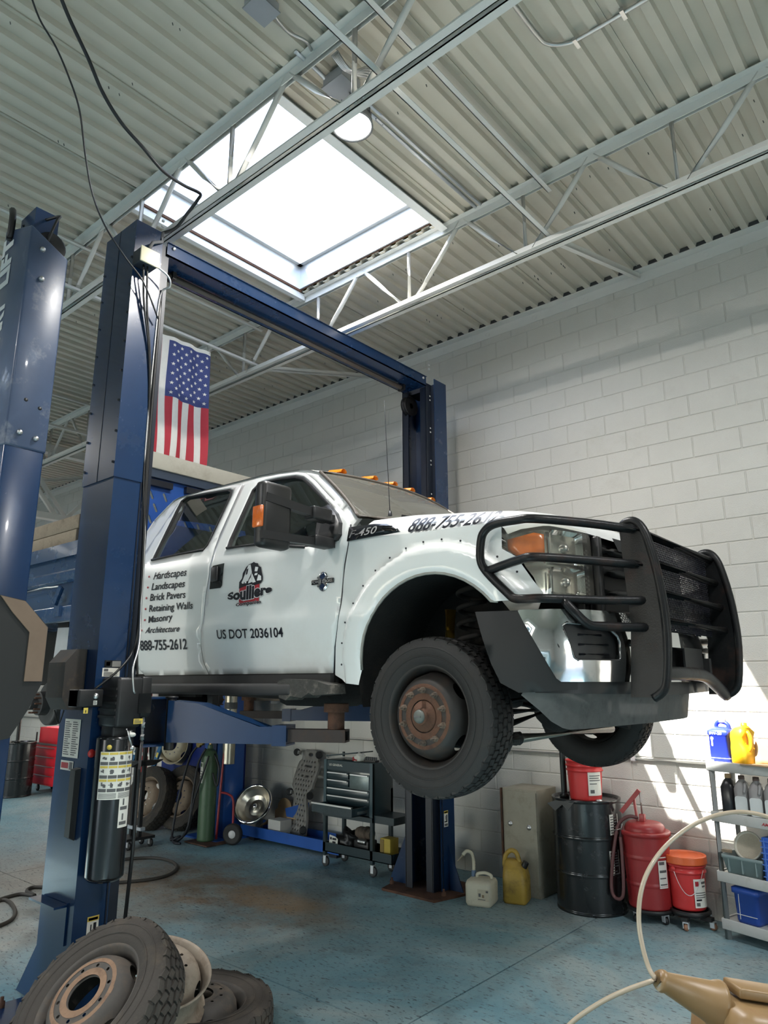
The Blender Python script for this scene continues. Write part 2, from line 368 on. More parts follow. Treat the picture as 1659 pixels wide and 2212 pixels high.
# ================================================================== block wall
wall = part('wall_right', MB().box((X0, WY+.006, 0), (X1, WY+.22, 6.35)), mortarm, kind='structure')
CH, CL, JX, JZ = 0.2032, 0.4064, -2.7116, 5.689
def block_mb(w, h, bev=0.004):
    g = 0.005; x0, x1, z0, z1 = g, w-g, g, h-g; vs = []
    for y, e in ((0.02, 0), (bev, 0), (0.0, bev)):
        vs += [(x0+e, y, z0+e), (x1-e, y, z0+e), (x1-e, y, z1-e), (x0+e, y, z1-e)]
    fs = [(8, 9, 10, 11)]
    for k in (0, 4): fs += [(k+i, k+(i+1) % 4, k+4+(i+1) % 4, k+4+i) for i in range(4)]
    return vs, fs
bvs, bfs = block_mb(CL, CH)
bme = bpy.data.meshes.new('block'); bme.from_pydata([(x-CL/2, y, z-CH/2) for x, y, z in bvs], [], bfs); bme.materials.append(blockm)
cells = []
for c in range(-1, 28):
    j = -90 if c % 2 == 0 else -91
    while JX+j*CH < X1:
        x = JX+j*CH; z = JZ-CH*(c+1); j += 2
        if x < X0: continue
        ctr = Vector((x+CL/2, WY, z+CH/2)); d = ctr-CAMP; w = d.dot(fwd)
        if w < 0.5: a = -1
        else:
            px = 829.5+F_PX*d.dot(rgt)/w; py = 1106-F_PX*d.dot(upv)/w
            a = (1.0/w**2)*abs(d.y)/w if (-40 < px < 1700 and -40 < py < 2250 and not (px > 1040 and 1170 < py < 1500 and px < 1500)) else -1
        cells.append((a, ctr, x, z))
cells.sort(key=lambda q: -q[0])
rest = MB()
for k, (a, ctr, x, z) in enumerate(cells):
    if k < 300:
        o = bpy.data.objects.new('block', bme); COL.objects.link(o); o.parent = wall; o.location = ctr-ORG[wall]
    else: rest.add([(vx+x, vy+WY, vz+z) for vx, vy, vz in bvs], bfs)
part('block', rest, blockm, wall, kind='stuff')
# ledger angle at the top of the wall with anchor bolts
lg = part('trim_1', MB().box((X0, WY-.010, 5.765), (X1, WY-.001, 5.872)).box((X0, WY-.095, 5.868), (X1, WY-.001, 5.879)), steelw, kind='structure')
bolt = MB().lathe([(0.0, -0.028), (0.012, -0.028), (0.014, -0.012), (0.014, -0.010), (0.026, -0.010), (0.026, 0.0)], 12, Matrix.Rotation(-PI/2, 4, 'X') @ Matrix.Scale(-1, 4, (0, 0, 1)))
for i in range(30):
    x = -0.98-0.61*i; mb = MB().join(bolt, Matrix.Translation((x, WY-.012, 5.815))); part('bolt', mb, steelw, lg)
part('trim_2', MB().box((X0, WY-.10, 5.881), (X1, WY-.09, 5.917)), M('deck_shadow_gap', (0.05, 0.05, 0.05), 0.9), kind='structure')  # dark strip standing in for the shade inside the deck flutes
# surface conduit along the wall at bench height
cn = thing('wall_conduit', (-5, WY-.02, 1.2), 'thin grey conduit running level along the block wall behind the drums', 'conduit')
part('pipe', MB().tube([(X0+3, WY-.018, 1.205), (-0.4, WY-.018, 1.205)], 0.013, 8), alum, cn)
for i in range(9): part('pipe_strap', MB().box((-0.9-1.8*i, WY-.036, 1.185), (-0.86-1.8*i, WY+.0, 1.225)), galv, cn)
# the other walls (out of the picture), with open bay doors added for fill light
other = M('other_wall', (0.60, 0.595, 0.57), 0.7, var=0.05)
part('wall_back', MB().box((X0-.2, Y0, 0), (X0, WY, 6.35)), other, kind='structure')
D1, DH = (-2.2, 1.2), 3.2     # an unseen open door in the end wall, added for fill light
ew = MB().box((X1, Y0, DH), (X1+.2, WY, 6.35)).box((X1, D1[1], 0), (X1+.2, WY, DH)).box((X1, Y0, 0), (X1+.2, D1[0], DH))
part('wall_front', ew, other, kind='structure')
lw = MB().box((X0, Y0-.2, DH), (X1, Y0, 6.35)).box((X0, Y0-.2, 0), (-15, Y0, DH)).box((-11, Y0-.2, 0), (-8, Y0, DH)).box((-4, Y0-.2, 0), (X1, Y0, DH))
part('wall_left', lw, other, kind='structure')
ground = part('ground_outside', MB().box((-60, -60, -0.5), (60, 60, -0.31)), M('asphalt', (0.16, 0.16, 0.16), 0.9), kind='structure')
portal((X1+.1, sum(D1)/2, DH/2), (0, PI/2, 0), DH, D1[1]-D1[0])
for c in (-13, -6): portal((c, Y0-.1, DH/2), (-PI/2, 0, PI), 4.0, DH)
# ================================================================== ribbed steel deck, cut for skylights
PT = 0.1524; RX = -1.07; LOWW, HIGHW, RH = 0.058, 0.072, 0.038
HX0, HX1, HY0, HY1 = RX+PT/2-PT*27, RX+PT/2-PT*15, 2.66, 4.555      # the skylight in view
holes = [(HX0, HX1, HY0, HY1)]
for kx, hy in ((27, -3.9), (-13, 2.66), (-13, -3.9), (67, -3.9), (97, 2.66)):  # further skylights out of view, added for fill light
    holes.append((RX+PT/2-PT*kx, RX+PT/2-PT*(kx-12), hy, hy+HY1-HY0))
ceil = thing('ceiling', (-5, 0, ZC), kind='structure'); ceil['kind'] = 'structure'
def rib_prof(x):    # one pitch centred on the low flat
    a = LOWW/2; b = PT/2-HIGHW/2
    return [(x-PT/2, ZC+RH), (x-b, ZC+RH), (x-a, ZC), (x+a, ZC), (x+b, ZC+RH), (x+PT/2, ZC+RH)]
k = int((X1-RX)/PT); k0 = k; nmin = int((X0-RX)/PT)
while k > nmin:
    mb = MB()
    for i in range(6):
        x = RX+PT*(k-i)
        if x < X0: break
        pr = rib_prof(x); segs = [(Y0, WY-.02)]
        for h in holes:
            if h[0] < x < h[1]:
                ns = []
                for s0, s1 in segs:
                    if h[2] > s0 and h[3] < s1: ns += [(s0, h[2]), (h[3], s1)]
                    else: ns.append((s0, s1))
                segs = ns
        for s0, s1 in segs:
            n = len(pr); vs = [(p, s0, z) for p, z in pr]+[(p, s1, z) for p, z in pr]+[(p, s0, z+.005) for p, z in pr]+[(p, s1, z+.005) for p, z in pr]
            fs = [(q, q+1, n+q+1, n+q) for q in range(n-1)]+[(2*n+q+1, 2*n+q, 3*n+q, 3*n+q+1) for q in range(n-1)]
            fs += [(q+1, q, 2*n+q, 2*n+q+1) for q in range(n-1)]+[(n+q, n+q+1, 3*n+q+1, 3*n+q) for q in range(n-1)]
            mb.add(vs, fs)
        if i == 0:      # side-lap seam: a thin turned-down lip
            for s0, s1 in segs: mb.box((x+PT/2-.006, s0, ZC+RH-.010), (x+PT/2, s1, ZC+RH+.001))
    k -= 6
    if mb.v: part('deck_sheet', mb, deckm, ceil)
roof = MB()     # roof membrane above the deck, with the same openings
ys_ = sorted({Y0-.3, WY+.3}|{h[2] for h in holes}|{h[3] for h in holes}); xs_ = sorted({X0-.3, X1+.3}|{h[0] for h in holes}|{h[1] for h in holes})
for i in range(len(xs_)-1):
    for j in range(len(ys_)-1):
        cx = (xs_[i]+xs_[i+1])/2; cy_ = (ys_[j]+ys_[j+1])/2
        if not any(h[0] < cx < h[1] and h[2] < cy_ < h[3] for h in holes): roof.box((xs_[i], ys_[j], ZC+RH+.02), (xs_[i+1], ys_[j+1], ZC+RH+.06))
part('roof_board', roof, M('insulation_yellow', (0.60, 0.42, 0.10), 0.8), ceil)
# small hanger tabs punched from the deck
tabs = MB()
for i in range(150):
    k_ = random.randint(-4, 60); x = RX-PT*k_; y = random.choice((3.3, 1.9, 5.2, 5.9, 1.2, 4.9))+random.uniform(-.05, .05)
    if any(h[0]-.1 < x < h[1]+.1 and h[2]-.1 < y < h[3]+.1 for h in holes): continue
    tabs.bar((x, y, ZC), (x+.004, y+.004, ZC-.020), 0.003, 0.006)
part('hanger_tab', tabs, inkg, ceil, kind='stuff')
# ------------------------------------------------------------------ skylight
def skylight(n, h, detail):
    w = thing('window_%d' % n, ((h[0]+h[1])/2, (h[2]+h[3])/2, ZC), kind='structure')
    x0, x1, y0, y1 = h; zt = 6.17
    for a, b in (((x0, y0, ZC+.03), (x0+.03, y1, zt)), ((x1-.03, y0, ZC+.03), (x1, y1, zt)), ((x0, y0, ZC+.03), (x1, y0+.03, zt)), ((x0, y1-.03, ZC+.03), (x1, y1, zt))):
        part('curb_panel', MB().box(a, b), galv if detail else trimw, w)
    for a, b in (((x0, y0, zt), (x0+.075, y1, zt+.03)), ((x1-.075, y0, zt), (x1, y1, zt+.03)), ((x0, y0, zt), (x1, y0+.075, zt+.03)), ((x0, y1-.075, zt), (x1, y1, zt+.03))):
        part('frame', MB().box(a, b), trimw, w)
    if detail:
        for x in (x0, x1):
            s = 1 if x == x0 else -1
            part('trim', MB().prism([(x-s*.055, ZC-.050), (x+s*.014, ZC-.062), (x+s*.014, ZC+.006), (x+s*.006, ZC+.006), (x+s*.006, ZC-.052), (x-s*.055, ZC-.042)], y0-.03, y1+.06, axis=1), trimw, w)
            part('rusty_edge', MB().box((x+s*.012, y0, ZC+.008), (x+s*.028, y1, ZC+.032)), rust, w)
        part('rusty_edge', MB().box((x0, y1-.012, ZC+.022), (x1, y1-.002, ZC+.035)), rust, w)
    def dome(u, v): return (x0+.05+(x1-x0-.1)*u, y0+.05+(y1-y0-.1)*v, zt+.03+0.05*min(1, 5*min(u, 1-u, v, 1-v))**.6)
    part('pane', MB().grid(dome, 14, 14), glass('skylight_glazing', (0.95, 0.97, 0.98), 0.0), w)
    portal(((x0+x1)/2, (y0+y1)/2, zt+.05), (0, 0, 0), x1-x0, y1-y0)
for i, h in enumerate(holes): skylight(i+1, h, i == 0)
# ------------------------------------------------------------------ bar joists, bridging, girder
JOI = {}
def joist(y, label, xa=-19, xb=6.5, webs=True):
    t = thing('bar_joist', ((xa+xb)/2, y, 5.24), label, 'steel joist', 'open-web roof joists'); L_ = 0.052; th = 0.006; g = 0.013
    for nm, z0, up in (('top_chord', 5.88, -1), ('bottom_chord', 5.245, 1)):
        mb = MB()
        for s in (-1, 1):
            mb.box((xa, y+s*g, z0), (xb, y+s*(g+L_), z0+up*th)).box((xa, y+s*g, z0), (xb, y+s*(g+th), z0+up*L_*1.45))
        part(nm, mb, steelw, t)
    if webs:
        x = -3.70-1.22*12
        while x < xb-.7:
            part('web_bar', MB().tube([(x, y, 5.27), (x, y, 5.86)], 0.018, 8), steelw, t)
            for s in (-1, 1): part('web_bar', MB().tube([(x+s*.055, y, 5.27), (x+s*.33, y, 5.565), (x+s*.585, y, 5.86)], 0.021, 8), steelw, t)
            x += 1.22
    return t
joist(2.60, 'near white open-web joist crossing in front of the bright skylight')
joist(4.65, 'white open-web joist along the far edge of the skylight, nearer the block wall')
joist(0.55, 'open-web joist overhead, before the skylight'); joist(-1.5, 'open-web joist behind the viewer')
for i, x in enumerate((-2.27, -5.92, -9.57, -13.2)):
    t = thing('joist_bridging', (x, 3.6, 5.3), ['straight white bridging angle crossing the joists right of the skylight', 'white bridging angle that the flag hangs from', 'white bridging angle beyond the flag, farther left', 'farthest white bridging angle at the left'][i], 'bridging', 'joist bridging rows')
    for nm, z in (('bottom_angle', 5.335), ('top_angle', 5.785)):
        part(nm, MB().box((x-.02, -3, z), (x+.02, 4.72, z+.006)).box((x-.02, -3, z), (x-.014, 4.72, z+.042)), steelw, t)
    part('wall_brace', MB().bar((x+.02, 4.66, 5.29), (x+.03, WY-.03, 5.82), 0.04, 0.022).bar((x+.036, 4.66, 5.31), (x+.046, WY-.03, 5.84), 0.008, 0.05), steelw, t)
t = thing('roof_girder', (-11.7, 3, 4.5), 'white roof girder with sloping braces, far back at the left', 'girder')
part('top_chord', MB().box((-11.78, -6, 5.62), (-11.62, WY-.02, 5.76)), steelw, t)
part('bottom_chord', MB().box((-11.78, -6, 4.50), (-11.62, WY-.02, 4.60)), steelw, t)
a = onx(141, 1122, -11.7)
for s, nm in ((-1, 'brace'), (1, 'brace')):
    for dy in ((0, .16) if s < 0 else (0,)):
        part(nm, MB().bar((-11.7, a.y-dy, 4.56), (-11.7, a.y+s*0.92-dy, 5.66), 0.06, 0.06), steelw, t)
for yy in (2.2, 0.3):
    for s in (-1, 1): part('brace', MB().bar((-11.7, yy, 4.56), (-11.7, yy+s*.92, 5.66), 0.06, 0.06), steelw, t)
# ================================================================== the blue two-post lift under the truck
LX0, LX1 = -4.62, -4.215
lift = thing('two_post_lift', (-4.42, 4.04, 0), 'blue two-post lift with overhead beam holding up the white truck', 'vehicle lift')
def sticker(parent, a, b, c_, d, rows=(), base=None, nm='sticker', n=None, off=0.0015, frame_=None):
    """flat print: quad a(bottom-left) b(bottom-right) c(top-right) d(top-left) plus printed patches given in 0..1"""
    a, b, c_, d = map(Vector, (a, b, c_, d)); nn = (b-a).cross(d-a).normalized()
    P = lambda u, v, o: (a*(1-u)+b*u)*(1-v)+(d*(1-u)+c_*u)*v+nn*o
    o = part(nm, MB().add([P(0, 0, off), P(1, 0, off), P(1, 1, off), P(0, 1, off)], [(0, 1, 2, 3)]), base or paper, parent)
    by = {}
    for r in rows:
        u0, v0, u1, v1, mt = r
        by.setdefault(mt.name, (mt, MB()))[1].add([P(u0, v0, off+.0015), P(u1, v0, off+.0015), P(u1, v1, off+.0015), P(u0, v1, off+.0015)], [(0, 1, 2, 3)])
    for mt, mb in by.values(): part('print', mb, mt, o)
    return o
def rows_text(n, v0, v1, u0=.08, u1=.92, mt=None, seed=1):
    r = random.Random(seed); o = []
    for i in range(n):
        v = v1-(v1-v0)*(i+.75)/n; o.append((u0, v, u0+(u1-u0)*r.uniform(.55, 1), v+(v1-v0)/n*.45, mt or inkg))
    return o
def column(near, ztop, zs):
    yo, s = (2.205, 1) if near else (5.905, -1)      # outer back face and direction to the vehicle
    Y = lambda d: yo+s*d
    cname = 'column'
    def U(x0, x1, a, b, th, z0, z1): return MB().prism([(x0, Y(a)), (x1, Y(a)), (x1, Y(b)), (x1-th, Y(b)), (x1-th, Y(a+th)), (x0+th, Y(a+th)), (x0+th, Y(b)), (x0, Y(b))], z0, z1)
    mb = U(LX0, LX1, 0, .21, .012, .02, zs+.05)
    col = part(cname, mb, blue, lift)
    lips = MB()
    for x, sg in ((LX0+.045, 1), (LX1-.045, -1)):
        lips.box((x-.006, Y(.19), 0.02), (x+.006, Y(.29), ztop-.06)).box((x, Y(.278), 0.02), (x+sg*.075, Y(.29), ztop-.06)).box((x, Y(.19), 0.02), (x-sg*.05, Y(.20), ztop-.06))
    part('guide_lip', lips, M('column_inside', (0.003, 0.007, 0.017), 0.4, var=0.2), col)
    e = .007
    ex = U(LX0-e, LX1+e, -e, .205, .007, zs, ztop)
    ext = part('column_extension', ex, blue, lift)
    if near:
        part('seam', MB().box((LX0+.19, Y(-e-.002), zs), (LX0+.194, Y(-e), ztop)), blackp, ext)
        for i in range(8):
            for x in (LX0+.012, LX1-.014): part('bolt', MB().lathe([(0, .010), (.008, .008), (.010, 0)], 8, Matrix.Translation((x, Y(-e), zs+.10+.215*i)) @ Matrix.Rotation(PI/2, 4, 'X')), blackp, ext)
    for i in range(9):
        for k in (0, .045): part('slot', MB().box((LX1-.0505, Y(.215), zs-.9+.36*i+k), (LX1-.0375, Y(.232), zs-.885+.36*i+k)), steelw, col)
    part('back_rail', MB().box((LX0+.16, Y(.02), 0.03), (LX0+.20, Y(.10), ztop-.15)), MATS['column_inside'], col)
    for x in (LX0+.24, LX0+.31): part('equalising_cable', MB().tube([(x, Y(.16), .05), (x, Y(.16), ztop-.1)], .005, 6), alum, col)
    # base
    pl_ = MB().prism([(LX0-.22, Y(-.20)), (LX1+.16, Y(-.20)), (LX1+.20, Y(.05)), (LX1+.10, Y(.47)), (LX0-.10, Y(.47)), (LX0-.20, Y(.05))], 0.0, 0.02)
    bp = part('base_plate', pl_, rust if not near else blue, lift, 'rusty steel base plate' if not near else None)
    for x, y in ((LX0-.12, .3), (LX1+.08, .3), (LX0-.15, -.1), (LX1+.1, -.1)): part('anchor_bolt', MB().lathe([(0, .055), (.011, .055), (.011, .03), (.02, .03), (.02, .0)], 8, Matrix.Translation((x, Y(y), .02))), rust, bp)
    gus = MB()
    for yy in (.06, .20): gus.prism([(LX0-.005, .02), (LX0-.34 if near else LX0-.22, .02), (LX0-.005, .48)], Y(yy), Y(yy+.012), axis=1)
    part('gusset', gus, blue, col)
    g2 = MB().prism([(LX1, .02), (LX1+.16, .02), (LX1, .40)], Y(.10), Y(.112), axis=1); 
    if not near: part('gusset', g2, blue, col)
    part('sheave_bracket', MB().box((LX0+.08, Y(.05), ztop-.12), (LX1-.08, Y(.24), ztop-.03)), blackp, ext)
    sh = MB().lathe([(.03, -.03), (.11, -.03), (.10, -.01), (.10, .01), (.11, .03), (.03, .03)], 24, Matrix.Translation((LX0+.12, Y(.27), ztop-.26)) @ Matrix.Rotation(PI/2, 4, 'Y'))
    part('sheave', sh, blackp, ext)
    return col, ext
colN, extN = column(True, 5.062, 3.165)
colF, extF = column(False, 5.03, 3.165)
bx0, bx1, bz0, bz1 = -4.545, -4.240, 4.925, 5.03
beam = part('overhead_beam', MB().box((bx1-.01, 2.47, bz0), (bx1, 5.60, bz1)).box((bx0, 2.47, bz0), (bx0+.01, 5.60, bz1)).box((bx0, 2.47, bz0), (bx1, 5.60, bz0+.01)).box((bx1-.01, 2.47, bz1-.004), (bx1+.012, 5.6, bz1)), blue, lift)
part('switch_bar', MB().tube([(bx0+.12, 2.60, bz0-.03), (bx0+.12, 5.42, bz0-.03)], .024, 10), M('padded_bar', (0.16, 0.13, 0.11), 0.7, var=.3), beam)
for y in (2.62, 5.4): part('bracket', MB().box((bx0+.08, y, bz0-.06), (bx0+.16, y+.03, bz0)), blackp, beam)
for y in (2.52, 5.55): part('bolt', MB().lathe([(0, .012), (.014, .012), (.014, 0)], 8, Matrix.Translation((bx1, y, bz1-.03)) @ Matrix.Rotation(PI/2, 4, 'Y')), alum, beam)
# carriages and swing arms
def rect_tube(mb, a, b, w, h, th=.010):
    a = Vector(a); b = Vector(b); d = (b-a).normalized(); s = Vector((-d.y, d.x, 0)).normalized()
    for k in (-1, 1):
        mb.bar(a+s*k*(w-th)/2, b+s*k*(w-th)/2, th, h-2*th); mb.bar(a+Vector((0, 0, k*(h-th)/2)), b+Vector((0, 0, k*(h-th)/2)), w, th)
    return mb
armr = M('arm_rust', (0.035, 0.025, 0.022), .7, var=.4, vs=9, dirt=(.09, .05, .03), ds=5, da=.4)
def arm(piv, mid, end, z0=1.505, gus=True):
    piv, mid, end = (Vector((q[0], q[1], 0)) for q in (piv, mid, end)); d = (mid-piv).normalized(); Z = Vector((0, 0, 1))
    mb = MB(); rect_tube(mb, piv+Z*(z0+.05), mid+Z*(z0+.05), .15, .10)
    a = part('swing_arm', mb, blue, lift)
    if gus:
        s = Vector((-d.y, d.x, 0)); mb = MB(); L_ = (mid-piv).length
        for k in (-1, 1):
            o = piv+s*k*.068
            vs = [o+Z*(z0+.10), o+d*L_*.78+Z*(z0+.10), o+d*L_*.25+Z*(z0+.235), o+Z*(z0+.25)]
            mb.add(vs+[v+s*.008*k for v in vs], [(0, 1, 2, 3), (7, 6, 5, 4), (0, 4, 5, 1), (1, 5, 6, 2), (2, 6, 7, 3), (3, 7, 4, 0)])
        vs = [piv-s*.075+Z*(z0+.25), piv+s*.075+Z*(z0+.25), piv+d*L_*.25+s*.075+Z*(z0+.235), piv+d*L_*.25-s*.075+Z*(z0+.235), piv+d*L_*.80+s*.075+Z*(z0+.10), piv+d*L_*.80-s*.075+Z*(z0+.10)]
        mb.add(vs, [(0, 1, 2, 3), (3, 2, 4, 5)]); part('gusset_plate', mb, blue, a, fix=True)
    mb = MB(); rect_tube(mb, mid-d*.25+Z*(z0+.05), end+Z*(z0+.05), .11, .072)
    part('extension', mb, armr, a)
    part('collar', MB().bar(mid-d*.09+Z*(z0+.05), mid+Z*(z0+.05), .165, .118), blue, a)
    part('lift_pad', MB().lathe([(0, 0), (.05, 0), (.05, .10), (.075, .10), (.075, .15), (0, .15)], 16, Matrix.Translation(end-d*.07+Z*(z0+.086))), rust, a)
    part('pivot_pin', MB().lathe([(0, -.05), (.03, -.05), (.03, .262), (.04, .262), (.04, .274), (0, .274)], 14, Matrix.Translation(piv-d*.02+Z*z0)), blackp, a)
arm((-4.05, 2.66), (-3.36, 3.03), (-3.05, 3.20)); arm((-4.78, 2.66), (-5.35, 3.2), (-5.6, 3.45), gus=False)
arm((-4.10, 5.36), (-3.55, 4.85), (-3.3, 4.62), gus=False); arm((-4.74, 5.36), (-5.55, 4.92), (-5.95, 4.70))
for near in (True, False):
    yo, s = (2.205, 1) if near else (5.905, -1); Y = lambda d: yo+s*d
    cx = MB().box((LX0-.16, Y(.285), 1.475), (LX1+.10, Y(.295), 1.775)).box((LX0-.16, Y(.50), 1.475), (LX1+.10, Y(.51), 1.775)).box((LX0-.16, Y(.285), 1.475), (LX1+.10, Y(.51), 1.475+.012)).box((LX0-.16, Y(.285), 1.763), (LX1+.10, Y(.51), 1.775))
    car = part('carriage', cx.box((LX0+.06, Y(.05), 1.2), (LX1-.06, Y(.27), 2.1)), blue, lift)
    part('locking_bolt', MB().lathe([(0, -.06), (.012, -.06), (.02, 0), (.02, .03)], 10, Matrix.Translation((LX1+.04, Y(.40), 1.45))), blackp, car)
# power unit on the near column
pu = part('power_unit', MB().box((-4.20, 2.235, 1.605), (-3.985, 2.40, 1.895), .02).box((-4.19, 2.40, 1.66), (-4.01, 2.47, 1.90), .012), blackp, lift, 'black electric pump motor with a tall oil tank')
for i in range(5): part('cooling_fin', MB().box((-4.19, 2.228, 1.66+.04*i), (-4.0, 2.238, 1.675+.04*i)), blackp, pu)
TC = Vector((-4.09, 2.30, 0)); TR = .106
tank = part('oil_tank', MB().lathe([(0, .775), (TR-.02, .775), (TR, .795), (TR, 1.545), (TR-.015, 1.56), (0, 1.56)], 40, Matrix.Translation(TC)), blackg, lift)
part('valve_block', MB().box((-4.16, 2.24, 1.55), (-4.02, 2.39, 1.62), .01), blackp, pu)
part('release_lever', MB().tube([(-3.985, 2.305, 1.60), (-3.975, 2.31, 1.585), (-3.96, 2.335, 1.50)], .006, 8).lathe([(0, -.014), (.012, -.01), (.014, 0), (.012, .01), (0, .014)], 10, Matrix.Translation((-3.96, 2.337, 1.493))), alum, pu)
part('filler_cap', MB().lathe([(0, .03), (.015, .03), (.017, 0)], 10, Matrix.Translation((-4.01, 2.345, 1.56))), alum, pu)
part('gauge_plate', MB().lathe([(0, .004), (.022, .004), (.022, 0)], 16, Matrix.Translation((-3.984, 2.345, 1.565)) @ Matrix.Rotation(PI/2, 4, 'Y') @ Matrix.Scale(.6, 4, (1, 0, 0))), paper, pu)
part('hydraulic_fitting', MB().tube([(-4.03, 2.435, 1.66), (-4.03, 2.438, 1.50)], .010, 8).tube([(-4.03, 2.437, 1.63), (-4.03, 2.437, 1.60)], .015, 8).tube([(-4.03, 2.437, 1.56), (-4.03, 2.437, 1.53)], .014, 8), alum, pu)
part('hydraulic_hose', MB().tube([(-4.03, 2.438, 1.52), (-4.04, 2.44, 1.2), (-4.05, 2.445, .9), (-4.10, 2.45, .3)], .011, 8), blackp, pu)
sticker(pu, (-3.983, 2.375, 1.705), (-3.983, 2.44, 1.70), (-3.983, 2.445, 1.775), (-3.983, 2.378, 1.78), [(.1, .1, .9, .75, blackg), (.25, .3, .8, .6, yellowl), (.1, .8, .9, .93, inkg)], yellowl)
sticker(pu, (-3.983, 2.345, 1.625), (-3.983, 2.405, 1.625), (-3.983, 2.405, 1.655), (-3.983, 2.345, 1.655), rows_text(3, .1, .9), yellowl)
part('switch_plate', MB().box((-3.985, 2.37, 1.685), (-3.979, 2.452, 1.80)), blackg, pu)
cb = part('control_box', MB().box((-4.20, 2.045, 1.725), (-4.09, 2.20, 1.825), .006).box((-4.20, 2.045, 1.73), (-4.085, 2.055, 1.82)), blackp, lift)
part('push_button', MB().lathe([(0, .012), (.012, .012), (.017, .006), (.019, 0)], 16, Matrix.Translation((-4.09, 2.155, 1.785)) @ Matrix.Rotation(PI/2, 4, 'Y')), alum, cb)
sticker(cb, (-4.089, 2.14, 1.737), (-4.089, 2.163, 1.737), (-4.089, 2.163, 1.762), (-4.089, 2.14, 1.762), rows_text(3, .1, .9))
sticker(cb, (-4.089, 2.085, 1.69), (-4.089, 2.112, 1.69), (-4.089, 2.112, 1.722), (-4.089, 2.085, 1.722), [(.4, .15, .6, .6, ink)], yellowl)
# printed instructions wrapped round the tank
def wrap(a0, a1, z0, z1, mat, name='print', rr=0.0012, parent=None):
    mb = MB(); n = max(2, int((a1-a0)/.12)); vs = []
    for i in range(n+1):
        t = a0+(a1-a0)*i/n; c = Vector((TC.x+(TR+rr)*math.cos(t), TC.y+(TR+rr)*math.sin(t), 0)); vs += [c+Vector((0, 0, z0)), c+Vector((0, 0, z1))]
    mb.add(vs, [(2*i, 2*i+2, 2*i+3, 2*i+1) for i in range(n)]); return mb
deg = math.radians
lab = part('safety_label', wrap(deg(-72), deg(40), 1.215, 1.475, paper).join(wrap(deg(-2), deg(40), 1.06, 1.215, paper)), paper, tank, 'sheet of yellow and white safety pictograms')
pr = {'y': MB(), 'k': MB(), 'g': MB()}
for i in range(4):
    for j in range(3):
        a0 = deg(-70+28*i); a1 = a0+deg(25.5); z1 = 1.472-.073*j
        pr['y'].join(wrap(a0, a1, z1-.014, z1-.001, None, rr=.002)); pr['k'].join(wrap(a0, a1, z1-.070, z1-.052, None, rr=.002))
        rnd = random.Random(i*7+j)
        for q in range(4):
            b0 = a0+(a1-a0)*rnd.uniform(.1, .6); pr['k'].join(wrap(b0, b0+(a1-a0)*rnd.uniform(.1, .35), z1-.047+rnd.uniform(0, .015), z1-.025+rnd.uniform(-.006, .008), None, rr=.002))
for j in range(5): pr['g'].join(wrap(deg(-68), deg(-14), 1.222+.006*j, 1.2245+.006*j, None, rr=.002)); pr['g'].join(wrap(deg(-8), deg(38), 1.222+.006*j, 1.2245+.006*j, None, rr=.002))
for z in (1.155, 1.075): pr['k'].join(wrap(deg(2), deg(30), z, z+.018, None, rr=.002)); pr['k'].join(wrap(deg(10), deg(16), z+.025, z+.06, None, rr=.002))
[part('print', pr[q], m_, lab, kind='stuff') for q, m_ in (('y', yellowl), ('k', inkg), ('g', inkg))]
part('round_sticker', MB().lathe([(0, .002), (.014, .002), (.014, 0)], 16, Matrix.Translation((TC.x+TR*math.cos(deg(-45)), TC.y+TR*math.sin(deg(-45)), 1.50)) @ Matrix.Rotation(deg(-45), 4, 'Z') @ Matrix.Rotation(PI/2, 4, 'Y')), yellowl, tank)
part('red_button', MB().lathe([(0, .006), (.022, .004), (.024, 0)], 16, Matrix.Translation((-4.21, 2.222, 1.455)) @ Matrix.Rotation(PI/2, 4, 'Y')), redp, tank)
# lock cover, plates and stickers on the back of the near column
part('lock_cover', MB().prism([(2.20, 2.065), (2.135, 2.065), (2.07, 1.985), (2.07, 1.775), (2.11, 1.705), (2.20, 1.70)], -4.555, -4.335, axis=0), M('dusty_black', (0.030, 0.026, 0.023), .7, var=.3, dirt=(.12, .09, .06), ds=7, da=.3), lift, 'dusty black lock cover')
part('lower_cover', MB().prism([(2.20, 1.37), (2.165, 1.36), (2.165, .99), (2.20, .97)], -4.335, -4.275, axis=0), blackp, lift)
part('hose_bracket', MB().box((-4.60, 2.12, .62), (-4.28, 2.20, .632)).box((-4.28, 2.195, .42), (-4.29, 2.205, .64)), blue, lift)
yb = 2.2035
def backq(l, r, b, t, **k): return sticker(colN, (l, yb, b), (r, yb, b), (r, yb, t), (l, yb, t), **k)
backq(-4.535, -4.335, 1.42, 1.645, rows=rows_text(16, .05, .95, .06, .47)+rows_text(16, .05, .95, .53, .95, seed=3), nm='spec_sheet')
backq(-4.54, -4.38, 1.345, 1.40, rows=[(.06, .2, .62, .8, redink), (.70, .1, .95, .9, inkg)], nm='dealer_sticker')
part('round_sticker', MB().lathe([(0, .002), (.035, .002), (.035, 0)], 20, Matrix.Translation((-4.53, yb, 1.755)) @ Matrix.Rotation(PI/2, 4, 'X')), M('teal_sticker', (.20, .38, .42), .5), colN)
xf_ = LX1+.001
def sideq(p, y0, y1, z0, z1, **k): return sticker(p, (xf_, y0, z0), (xf_, y1, z0), (xf_, y1, z1), (xf_, y0, z1), **k)
sideq(colN, 2.255, 2.365, 1.955, 1.998, rows=[(.04, .12, .40, .88, blackg), (.10, .22, .33, .78, M('sticker_pink', (.50, .32, .30), .6)), (.45, .1, .97, .9, M('sticker_grey', (.22, .22, .21), .6))], base=blackg)
